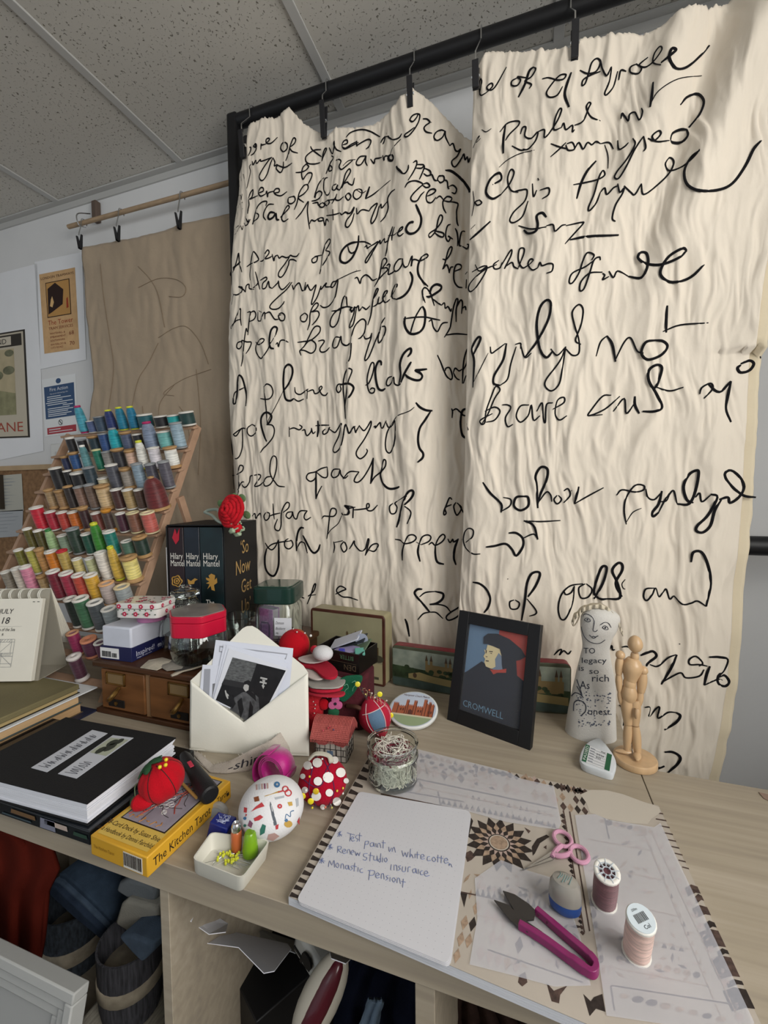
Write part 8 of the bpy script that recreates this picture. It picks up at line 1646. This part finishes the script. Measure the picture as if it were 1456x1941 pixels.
MB().tube([J(636, 1075, .01), J(622, 690, .008)], .0012, 8).build('support_rod', M_chrome, t)
# ---- plug with test label
pts = [(985, 112), (1062, 72), (1096, 84), (1150, 150), (1190, 222), (1182, 296), (1152, 310), (1060, 283), (962, 244), (945, 190)]; K = lambda x, y: (840+x/3.64, 1380+y/3.64)
hp_ = .013; top = [G(*K(*q), hp_) for q in pts]; ctr = sum(top, V())/len(top)
t = thing('mains_plug', 'white mains plug with green PASSED test label, face up by the doll', 'plug', (ctr.x, ctr.y, D))
top = smooth(top, 3, True); bot = [V((q.x, q.y, D+.0005))+(ctr-q)*.04 for q in top]
for q in bot: q.z = D+.0005
mb = MB(); mid = [V((q.x, q.y, D+hp_-.004))+(q-ctr).normalized()*.001 for q in top]; n = len(top); ti = [ctr+(q-ctr)*.95+V((0, 0, .0008)) for q in top]
vs = bot+mid+top+ti; fs = [(j*n+i, j*n+(i+1) % n, (j+1)*n+(i+1) % n, (j+1)*n+i) for j in range(3) for i in range(n)]+[tuple(range(n-1, -1, -1)), tuple(3*n+i for i in range(n))]; mb.add(vs, fs); mb.build('body', P('cdd2d6', .4), t, ang=50)
q = quadmap(*[G(*K(*z_), hp_+.0012) for z_ in ((957, 226), (1148, 298), (1166, 186), (986, 112))]); mb = MB(); A = 1.5
flip = lambda p: p
qpoly(mb, q, [(0, 0), (1, 0), (1, 1), (0, 1)], .0, 0); qpoly(mb, q, [(0, 0), (.16, 0), (.16, 1), (0, 1)], .0003, 1); qpoly(mb, q, [(.82, 0), (1, 0), (1, 1), (.82, 1)], .0003, 1)
qv = lambda x, y, o=0.0: q(.14-y*.14*.9, x, o)
vs, fs = textgeo('PASSED'); wd = max(v[0] for v in vs); mb.add([qv(.08+.84*v[0]/wd, (v[1]/.73)*.85+.1, .0006) for v in vs], fs, 2)
for k in range(6): qpoly(mb, q, [(.20, .10+.15*k), (.80, .10+.15*k), (.80, .115+.15*k), (.20, .115+.15*k)], .0003, 3); qpoly(mb, q, [(.20, .13+.15*k), (.20+.18, .13+.15*k), (.38, .17+.15*k), (.20, .17+.15*k)], .0003, 3)
qtext(mb, q, '87668', .60, .88, .09, .0004, 4, A, sx=.8); qtext(mb, q, '3/5/24', .45, .62, .12, .0004, 4, A); qtext(mb, q, '3/25', .45, .44, .12, .0004, 4, A)
mb.build('test_label', [P('d4d6d8', .5), P('1c5a3a', .5), P('d8dcd8', .5), P('8c9098', .6), P('2a2a34', .6)], t)
# ================================================================ THE BIG PAD AND WHAT LIES ON IT
PH = .0105
cn = [G(547, 1699, PH), G(851, 1829, PH), G(1436, 1990, PH), G(1434, 1922, PH), G(1248, 1527, PH), G(715, 1406, PH)]
bl, fl, fr_ = G(547, 1699, PH), G(715, 1406, PH), G(1248, 1527, PH)
br = G(1436, 1926, PH)+(G(1436, 1926, PH)-fr_)*.22; br = V((br.x, bl.y+(G(851, 1829, PH).y-bl.y)/(G(851, 1829, PH).x-bl.x)*(br.x-bl.x), bl.z))
t = thing('desk_pad', 'large desk pad printed with a brown patchwork coverlet, under the notepad', 'desk pad', (bl+fr_)/2-V((0, 0, PH)))
M_padp = mat('pad_paper', 'c9cbd2', .85, var=(300, .05), stretch=(.1, .1, 6))
ring = [bl, br, fr_, fl]
mb = MB()
for k in range(4): z0, z1 = .0006+.0025*k, .0028+.0025*k; mb.hull([V((p.x, p.y, D+z0)) for p in ring], [V((p.x, p.y, D+z1)) for p in ring])
mb.build('sheets', M_padp, t)
pc = [mat('coverlet_print_ground', 'aca398', .8, var=(16, .06)), mat('brown_print', '4a3a34', .85, var=(220, .45)), mat('tan_print', '9a8470', .85, var=(200, .3)), P('b8b0a4', .85), mat('dark_print', '2e2622', .85, var=(240, .4)), P('a8948a', .85)]
pr = MB(); z0 = PH+.0002
def pg(pts, mi, dz=0.0): pr.poly([G(u, v, z0+dz) for u, v in pts], mi)
pr.hull([V((p.x, p.y, D+PH-.0006)) for p in ring], [V((p.x, p.y, D+PH+.0001)) for p in ring], 0)
random.seed(21)
lerp = lambda a, b, s: (a[0]+(b[0]-a[0])*s, a[1]+(b[1]-a[1])*s)
# left border: saw teeth
a, b = (548, 1699), (700, 1434)
for k in range(19):
    s0, s1 = k/19, (k+.62)/19; p0, p1 = lerp(a, b, s0), lerp(a, b, s1); pg([p0, (p0[0]+18+2*s0, p0[1]+4), (p1[0]+15, p1[1]+8), p1], 4 if k % 1 == 0 else 1, .0001)
# far border: leaves and diamonds
a, b = (728, 1411), (1244, 1527)
for k in range(40):
    p = lerp(a, b, (k+.5)/40); w_ = random.uniform(4, 9); j = random.uniform(-2, 3)
    if k < 14: pg([(p[0]-w_, p[1]+4+j), (p[0]-1, p[1]+j-1), (p[0]+w_, p[1]+6+j), (p[0]+2, p[1]+9+j)], random.choice((1, 2, 4)), .0001)
    else: pg([(p[0]-w_, p[1]+4), (p[0], p[1]-1), (p[0]+w_, p[1]+6), (p[0], p[1]+11)], random.choice((1, 2, 4)), .0001)
# right border
a, b = (1256, 1540), (1440, 1930)
for k in range(9):
    p0, p1 = lerp(a, b, k/30+.003), lerp(a, b, (k+.32)/30); pg([(p0[0]-20+k, p0[1]-3), p0, p1, (p1[0]-22+k, p1[1]-4)], 1, .0001)
for s0, s1, mi, wd in ((.36, .395, 1, 24), (.405, .43, 1, 14), (.46, .50, 1, 28), (.535, .56, 4, 20), (.575, .655, 1, 36), (.67, .69, 4, 20), (.705, .80, 1, 40), (.82, .84, 4, 30), (.86, .955, 4, 44)):
    p0, p1 = lerp(a, b, s0), lerp(a, b, s1); pg([(p0[0]-wd, p0[1]+3), (p0[0]-wd*.5, p0[1]-4), p0, p1, (p1[0]-wd*.4, p1[1]-2), (p1[0]-wd, p1[1]+5)], mi, .0001)
def diamonds(quad, nx, ny, cols, prob=.85, asp=.92):
    for i in range(nx):
        for j in range(ny):
            if random.random() > prob: continue
            f = lambda x, y: lerp(lerp(quad[0], quad[1], x), lerp(quad[3], quad[2], x), y)
            x0, y0, dx, dy = (i+.5)/nx, (j+.5)/ny, .5/nx*asp, .5/ny*asp
            pg([f(x0-dx, y0), f(x0, y0-dy), f(x0+dx, y0), f(x0, y0+dy)], random.choice(cols), .0001)
diamonds([(958, 1456), (1052, 1477), (1062, 1530), (950, 1505)], 6, 2, (1, 2, 2, 5)); diamonds([(1058, 1482), (1105, 1492), (1118, 1548), (1062, 1536)], 4, 3, (1, 4, 2, 1))
diamonds([(720, 1432), (945, 1480), (948, 1500), (722, 1456)], 14, 1, (2, 5, 1), .7)
diamonds([(884, 1700), (915, 1706), (885, 1832), (855, 1826)], 2, 4, (1, 4, 2)); diamonds([(918, 1716), (1000, 1738), (985, 1850), (900, 1822)], 5, 3, (1, 2, 5), .75)
diamonds([(1060, 1540), (1072, 1543), (1110, 1775), (1100, 1772)], 1, 22, (1, 4), 1)
diamonds([(892, 1530), (1055, 1562), (1057, 1570), (892, 1538)], 18, 1, (1, 2, 5), .8)
diamonds([(905, 1672), (1060, 1700), (1060, 1716), (900, 1688)], 16, 1, (1, 2, 5), .9)
for a, b in (((722, 1462), (1055, 1532)), ((722, 1492), (880, 1520)), ((830, 1500), (838, 1536)), ((722, 1505), (880, 1536)), ((1068, 1536), (1108, 1768)), ((1080, 1538), (1118, 1765)), ((870, 1690), (1080, 1732)), ((925, 1800), (1105, 1862)), ((1145, 1545), (1155, 1590)), ((1160, 1868), (1400, 1905)), ((1158, 1868), (1165, 1915))):
    d = math.hypot(b[0]-a[0], b[1]-a[1]); nx, ny = -(b[1]-a[1])/d*1.3, (b[0]-a[0])/d*1.3; pg([(a[0]-nx, a[1]-ny), (b[0]-nx, b[1]-ny), (b[0]+nx, b[1]+ny), (a[0]+nx, a[1]+ny)], 1, .00015)
# corner plain patch
pg([(u, v) for u, v in [(1100, 1506), (1120, 1497), (1150, 1498), (1180, 1505), (1215, 1518), (1250, 1530), (1252, 1540), (1235, 1552), (1228, 1562), (1190, 1560), (1150, 1552), (1118, 1540), (1112, 1522)]], 3, .0002)
# round brown motifs down the right side
for k in range(17):
    s = k/16; u, v = 1243+158*s+6*math.sin(s*3), 1583+345*s; pg(circ(u, v, 4.5+4*s, 8, 5+3*s), 5, .0001)
# sprigs, birds
for _ in range(130):
    u, v = random.choice([(random.uniform(1120, 1235), random.uniform(1560, 1700)), (random.uniform(1130, 1330), random.uniform(1740, 1860)), (random.uniform(760, 950), random.uniform(1450, 1500)), (random.uniform(880, 1060), random.uniform(1660, 1700)), (random.uniform(960, 1100), random.uniform(1740, 1840))])
    a = random.uniform(0, PI); L = random.uniform(5, 15); pg([(u-L*math.cos(a), v-L*.7*math.sin(a)), (u+3*math.sin(a), v-3*math.cos(a)), (u+L*math.cos(a), v+L*.7*math.sin(a)), (u-3*math.sin(a), v+3*math.cos(a))], random.choice((1, 2, 5)), .0001)
for pts in ([(890, 1545), (897, 1556), (890, 1580), (883, 1600), (885, 1575)], [(880, 1618), (892, 1612), (902, 1622), (894, 1630), (886, 1634)], [(1008, 1605), (1018, 1590), (1036, 1582), (1042, 1586), (1024, 1598), (1014, 1618), (1010, 1622)], [(994, 1568), (1006, 1575), (1002, 1580)], [(1030, 1606), (1036, 1602), (1036, 1610)], [(985, 1848), (996, 1842), (1000, 1862), (990, 1870), (982, 1862)], [(1036, 1862), (1050, 1878), (1076, 1868), (1062, 1886), (1060, 1902), (1046, 1898)], [(1106, 1884), (1120, 1898), (1126, 1890), (1142, 1884), (1148, 1918), (1130, 1912), (1118, 1926)], [(872, 1690), (886, 1694), (880, 1720)]):
    pg(pts, random.choice((1, 4)), .0001)
def row(a, b, n, w_, h_, cols, kind=0):
    for k in range(n):
        p = lerp(a, b, (k+.5)/n); q = random.uniform(.8, 1.2)
        if kind: pg(circ(p[0], p[1], w_*q, 8, h_*q), random.choice(cols), .0001)
        else: pg([(p[0]-w_, p[1]+h_*.6), (p[0], p[1]-h_), (p[0]+w_, p[1]+h_*.8)], random.choice(cols), .0001)
row((835, 1519), (1056, 1566), 20, 4.5, 6, (1, 4)); row((735, 1428), (940, 1472), 11, 6, 4, (1, 2), 1); row((760, 1440), (930, 1476), 9, 4, 3, (1, 2), 1); row((880, 1508), (1050, 1546), 15, 4, 5, (1, 2))
row((900, 1690), (1060, 1722), 15, 4.5, 9, (1, 4)); row((1135, 1555), (1240, 1578), 8, 6, 5, (2, 1), 1); row((1120, 1700), (1145, 1850), 7, 5, 8, (1, 2), 1); row((1165, 1815), (1330, 1850), 9, 7, 6, (1, 2), 1); row((1170, 1775), (1300, 1800), 8, 5, 7, (1, 2)); row((1230, 1600), (1340, 1850), 14, 3, 6, (1, 2)); row((1170, 1885), (1380, 1935), 8, 10, 6, (1, 2), 1)
for a, b in (((1112, 1590), (1232, 1612)), ((1118, 1640), (1255, 1668)), ((1125, 1700), (1290, 1738)), ((1132, 1760), (1310, 1800)), ((1140, 1830), (1345, 1870)), ((740, 1445), (940, 1490)), ((735, 1478), (1050, 1546)), ((905, 1735), (1090, 1775)), ((1232, 1570), (1400, 1930)), ((1215, 1566), (1370, 1935))):
    d = math.hypot(b[0]-a[0], b[1]-a[1]); nx, ny = -(b[1]-a[1])/d*.9, (b[0]-a[0])/d*.9; pg([(a[0]-nx, a[1]-ny), (b[0]-nx, b[1]-ny), (b[0]+nx, b[1]+ny), (a[0]+nx, a[1]+ny)], 2, .00015)
# sunflower star
C0 = G(946, 1598, z0); R_ = .0268; base = math.atan2(-.2, 1)
def star(n, r1, r2, mi, dz, rot=0):
    vs = []
    for k in range(2*n): r = r1 if k % 2 == 0 else r2; a = PI*k/n+rot; vs.append(C0+V((r*R_*math.cos(a), r*R_*math.sin(a), dz)))
    pr.add([C0+V((0, 0, dz))]+vs, [(0, i+1, (i+1) % (2*n)+1) for i in range(2*n)], mi)
star(16, 1.62, 1.18, 4, .0002); star(16, 1.2, .86, 2, .0003, PI/16); star(16, .98, .7, 4, .0004); star(16, .80, .5, 5, .0005, PI/16)
for r, mi, dz in ((.52, 4, .0006), (.46, 3, .0007), (.41, 2, .0008)): pr.poly([C0+V((r*R_*math.cos(2*PI*k/24), r*R_*math.sin(2*PI*k/24), dz)) for k in range(24)], mi)
pr.build('coverlet_print', pc, t)
# tracing sheets
M_tr = mat('tracing_paper', 'dadce6', .6, alpha=.40, var=(12, .03))
def tsheet(pts, h, label):
    P3 = [G(u, v, h) for u, v in pts]; tag(MB().poly(P3).build('tracing_paper', M_tr), label, 'tracing paper')
tsheet([(792, 1420), (962, 1462), (985, 1475), (1050, 1490), (1064, 1560), (1058, 1573), (960, 1558), (880, 1536), (720, 1502), (735, 1470)], PH+.0013, 'tracing paper strip along the far side of the pad')
tsheet([(1090, 1545), (1128, 1543), (1155, 1554), (1240, 1568), (1252, 1560), (1430, 1938), (1422, 1965), (1150, 1925), (1132, 1800)], PH+.0014, 'largest tracing sheet, under the two thread spools')
tsheet([(900, 1665), (950, 1630), (1000, 1650), (1062, 1668), (1100, 1775), (1120, 1868), (1050, 1870), (985, 1852), (890, 1828), (905, 1740)], PH+.0012, 'tracing sheet beneath the thread snips')
# notepad
n4 = [G(561, 1707, PH+.0022), G(851, 1828, PH+.0022), G(892, 1537, PH+.0022), G(681, 1500, PH+.0022)]
t = thing('notepad', 'dotted white notepad with a handwritten blue list', 'notepad', sum(n4, V())/4-V((0, 0, .002)))
M_np = mat('dotted_notepaper', 'c2c2c7', .85, var=(5, .02))
for k in range(3):
    dx = V((.0008*k, -.0006*k, -.0009*k)); P3 = [q+dx*1.0-V((0, 0, .0006)) for q in rnd4(n4, .04)]; MB().hull(P3, [q+V((0, 0, .0006)) for q in P3]).build('sheet', M_np, t)
qn = quadmap(*n4); ink = MB()
for i in range(1, 21):
    for j in range(1, 26): q = qn(i/21, j/26, .0002); s = .00028; ink.add([q+V((-s, -s, 0)), q+V((s, -s, 0)), q+V((s, s, 0)), q+V((-s, s, 0))], [(0, 1, 2, 3)], 1)
NS = ('278 505 305 510', '292 492 290 520', '282 495 302 518', '300 492 280 520', '330 500 372 512', '350 506 345 545', '352 532 366 530 362 520 350 530 360 545 372 540', '385 512 375 525 390 535 382 546', '398 500 396 545', '390 512 410 516',
 '428 545 422 585', '428 545 445 545 442 560 426 562', '470 552 455 556 456 572 470 570 472 552 476 574', '484 556 486 576', '494 578 494 560 504 556 510 580', '524 540 522 582', '514 552 536 554',
 '552 575 556 600 568 580', '570 600 580 575 588 604', '622 595 630 625 640 605 648 630 656 602', '668 585 664 630 672 614 682 634', '692 612 692 634', '704 600 704 636', '696 614 716 616', '724 628 740 626 734 614 722 622 726 640 744 636',
 '770 625 758 630 758 648 776 646', '792 628 782 640 792 654 802 642 792 628', '814 618 812 656', '806 630 824 632', '832 622 830 660', '824 634 842 636', '850 648 866 646 858 634 846 646 852 662 870 656', '874 662 872 676 880 664 888 682',
 '228 572 255 578', '242 560 240 590', '232 562 252 586', '250 560 230 588', '282 572 280 605', '282 572 300 574 296 588 282 588 302 608', '310 598 324 596 318 586 306 596 312 610 326 606', '332 608 334 592 344 590 348 614', '356 604 368 602 362 592 352 604 358 618', '374 600 380 622 386 606 394 622 400 604',
 '440 610 420 612 420 626 436 632 430 646 414 642', '456 604 452 650', '444 618 468 622', '474 622 472 644 488 644 490 622 492 650', '510 610 508 654', '508 636 496 646 506 658', '520 632 518 656', '538 632 528 642 536 656 544 644 538 632',
 '566 668 562 698', '580 698 582 674 594 674 596 702', '616 674 604 680 614 692 602 700', '626 680 624 704 640 704 642 680', '654 708 656 684 668 682', '694 690 680 696 682 712 694 708 696 690 700 716', '710 694 708 718', '732 700 720 708 722 722 736 722', '744 716 760 714 752 702 740 714 748 730 768 726',
 '182 645 212 650', '198 632 194 662', '186 636 208 660', '206 636 184 660', '232 680 238 648 250 672 262 646 264 684', '280 660 270 672 280 686 288 672 280 660', '298 688 300 668 310 666 314 692', '334 672 322 678 326 692 336 690 338 672 342 696', '362 674 350 680 360 690 348 700', '372 660 368 704', '362 676 382 680', '390 684 388 706', '412 690 400 696 402 710 416 710',
 '452 700 446 750', '440 700 476 702 472 724 448 726', '486 728 502 724 494 712 482 724 488 740 504 736', '512 742 514 720 524 718 528 746', '550 726 538 732 548 742 536 752', '560 736 558 758', '580 738 570 748 578 762 588 750 580 738', '596 766 598 744 608 742 614 770', '630 744 626 790', '618 758 642 762')
for s in NS:
    n = list(map(float, s.split())); ink.tube([G(540+p.x/2.8, 1400+p.y/2.8, PH+.0026) for p in smooth([(n[i], n[i+1], 0) for i in range(0, len(n), 2)], 3)], .00034, 4, 0)
ink.build('handwriting', [P('66739c', .7), P('8a8c98', .8)], t)
# jar of thread ends
b = G(745, 1478, PH+.0008); rJ = 50*DEP(b)/FPX; top = AY(746, 1404, b.y).z-b.z; Hj = top
t, M = jar('thread_jar', 'open glass jar full of white and dark red thread ends, at the pad corner', b, [(rJ*.80, 0), (rJ*.92, .004), (rJ*.93, Hj*.62), (rJ*.97, Hj*.66), (rJ*.97, Hj*.70), (rJ*.90, Hj*.74), (rJ*.91, Hj*.93), (rJ*.97, Hj*.95), (rJ*.97, Hj)], wall=.0022)
threads('white_thread_ends', M, rJ*.83, .008, Hj*.66, ['e6e2d4'], 240, t, .0009, 5)
threads('red_thread_ends', M, rJ*.78, Hj*.60, Hj*.82, ['7c1830', 'b08a90'], 44, t, .0006, 9)
threads('loose_thread_ends', M, rJ*.72, Hj*.66, Hj*.98, ['d2cdc2'], 22, t, .0006, 4)
# embroidery scissors
SH = PH+.003; Kq = lambda x, y: (860+x/2.443, 1440+y/2.443)
t = thing('embroidery_scissors', 'small embroidery scissors with pink handles, points toward the sunflower print', 'scissors', G(*Kq(470, 440), PH)); M_pinkp = P('c490a8', .3, coat=.3); M_steel = mat('bright_steel', 'b4b4b4', .25, metal=1.0)
for pts in ([(320, 516), (452, 430), (470, 428), (462, 446), (440, 456)], [(318, 514), (440, 462), (474, 440), (478, 452), (458, 468)]):
    P3 = [G(*Kq(*q), SH) for q in pts]; MB().hull(P3, [q+V((0, 0, .0016)) for q in P3]).build('blade', M_steel, t)
MB().lathe([(.0025, 0), (.0025, .003), (.0018, .0035), (0, .0035)], 12, 0, frame(G(*Kq(470, 440), SH))).build('pivot', M_steel, t)
for cxy, rx, ry, arm in (((505, 367), 41, 33, [(456, 450), (470, 425), (487, 408), (500, 398)]), ((582, 438), 42, 36, [(455, 438), (490, 446), (520, 442), (544, 430)])):
    mb = MB(); mb.tube([G(*Kq(cxy[0]+rx*math.cos(2*PI*k/28), cxy[1]+ry*math.sin(2*PI*k/28)+.35*rx*math.cos(2*PI*k/28)), SH+.001) for k in range(28)], .0026, 8, closed=True)
    mb.tube(smooth([G(*Kq(*q), SH+.0012) for q in arm], 5), .003, 8); mb.build('handle', M_pinkp, t)
# two-tone plastic holder
b = G(*Kq(515, 690), PH+.0016); rH = 29*DEP(b)/FPX; hH_ = AY(Kq(510, 545)[0], Kq(510, 545)[1], b.y).z-b.z
t = thing('beeswax_holder', 'rounded plastic pot, clear grey over blue, between scissors and snips', 'pot', b); M = frame(b, -.25)
MB().lathe([(rH*.75, 0), (rH*.95, .003), (rH, .008), (rH, hH_*.36)], 32, 0, M, 1, .78).build('blue_base', P('2a4a8c', .4), t)
MB().lathe([(rH, hH_*.365), (rH*1.0, hH_*.6), (rH*.93, hH_*.80), (rH*.76, hH_*.94), (rH*.4, hH_*1.0), (0, hH_*1.0)], 32, 0, M, 1, .78).build('clear_cap', mat('smoky_plastic', 'a09c94', .15, trans=.25, coat=.5), t)
mb = MB()
for k in range(6): mb.tube(smooth([M @ V((rH*(-.4+.14*k), rH*(-.30+.2*math.sin(k*2)), hH_*1.002)), M @ V((rH*(-.3+.13*k), rH*.1, hH_*1.004)), M @ V((rH*(-.36+.14*k), rH*.32, hH_*.985))], 4), .0004, 4)
mb.build('worn_lettering', P('5e7c7c', .6), t)
# two thread spools
def big_spool(u, v, vt, wpx, col, label, lid):
    b = G(u, v, PH+.0016); d = DEP(b); q = AY(u, vt, b.y); h = (q.z-b.z)
    tt = place_spool(b, wpx*d/FPX*1.04, h, 'plastic', col, label, None); M = frame(b); r = wpx*d/FPX*.5
    WM[tt.name] = M @ Matrix.Diagonal((wpx*d/FPX*1.04, wpx*d/FPX*1.04, h, 1))
    if lid: 
        mb = MB().lathe([(r*.95, h), (r*.95, h+.0006), (0, h+.0006)], 32, 0, M); mb.build('paper_label', P('c6d0d6', .6), tt)
        Mx = axes((b.x, b.y, b.z+h+.0008), (RT.x, RT.y, 0), (-RT.y, RT.x, 0)) @ Matrix.Rotation(.25, 4, 'Z'); mb = MB(); x = -r*.45
        while x < r*.45: w_ = random.uniform(.0004, .0009); mb.box(x, x+w_, -r*.25, r*.30, 0, .0001, 0, Mx); x += w_+random.uniform(.0004, .0008)
        mb.text('Col', r*.26, 0, Mx, -r*.25, -r*.68, z=.0001); mb.text('250m', r*.16, 0, Mx, -r*.35, r*.5, z=.0001); mb.build('barcode', P('26282c', .7), tt)
    else:
        mb = MB(); Mx = frame((b.x, b.y, b.z+h), .2)
        for k in range(9): mb.box(r*.30, r*.97, -r*.035, r*.035, -.002, .0003, 0, Mx @ Matrix.Rotation(2*PI*k/9, 4, 'Z'))
        for R1 in (.33, .66, .95): mb.tube([Mx @ V((r*R1*math.cos(2*PI*k/28), r*R1*math.sin(2*PI*k/28), -.0006)) for k in range(28)], r*.045, 6, closed=True)
        mb.build('spoked_end', P('b4bac0', .4), tt)
big_spool(1145, 1710, 1624, 43, '74444c', 'mauve brown thread spool with spoked end standing on the pad', False)
big_spool(1206, 1806, 1707, 48, 'd6b4a8', 'pale pink thread spool with barcode label, nearest on the pad', True)
# thread snips
t = thing('thread_snips', 'magenta-handled thread snips lying open on the tracing paper', 'snips', G(*Kq(430, 800), PH)); SH = PH+.0024
M_mg = P('7c1c58', .4, coat=.2); M_dks = mat('dark_blued_steel', '4a4848', .35, metal=.8)
for pts in ([(188, 654), (250, 676), (345, 758), (410, 802), (402, 820), (342, 802), (262, 748)], [(228, 611), (282, 628), (348, 672), (380, 704), (372, 746), (334, 750), (280, 702)]):
    P3 = [G(*Kq(*q), SH+.003) for q in pts]; MB().hull(P3, [q+V((0, 0, .0014)) for q in P3]).build('blade', M_dks, t)
path = [(302, 778), (360, 812), (430, 858), (520, 925), (600, 985), (640, 1008), (658, 992), (654, 962), (610, 910), (520, 832), (440, 762), (382, 712)]
vs = []; sp_ = smooth([G(*Kq(*q), SH) for q in path], 5); m = len(sp_)
for i, p in enumerate(sp_):
    tg = (sp_[min(i+1, m-1)]-sp_[max(i-1, 0)]).normalized(); nn = V((-tg.y, tg.x, 0)); s = i/(m-1); wd = .0042 if .38 < s < .62 else (.0052 if .1 < s < .9 else .0046); wd *= .62
    hz = .0085 if .3 < s < .7 else .0075
    vs += [p-nn*wd, p+nn*wd, p+nn*wd+V((0, 0, hz)), p-nn*wd+V((0, 0, hz))]
fs = [(i*4+j, i*4+(j+1) % 4, i*4+4+(j+1) % 4, i*4+4+j) for i in range(m-1) for j in range(4)]+[(3, 2, 1, 0), tuple((m-1)*4+j for j in range(4))]
MB().add(vs, fs).build('sprung_handle', M_mg, t, bevel=.0012, ang=60)
mb = MB()
for q in ((392, 722), (432, 756)): mb.lathe([(.0012, 0), (.0012, .0008), (0, .001)], 10, 0, frame(G(*Kq(*q), SH+.0077)))
mb.build('rivets', P('3a1028', .5), t)
# odd scrap at the frame edge
P3 = [G(u, v, .0004) for u, v in ((1438, 1502), (1462, 1508), (1466, 1522), (1448, 1514))]
tag(MB().hull(P3, [q+V((0, 0, .0008)) for q in P3]).build('patterned_paper', P('8a7468', .8)), 'corner of patterned paper on the side table by the wall', 'paper')
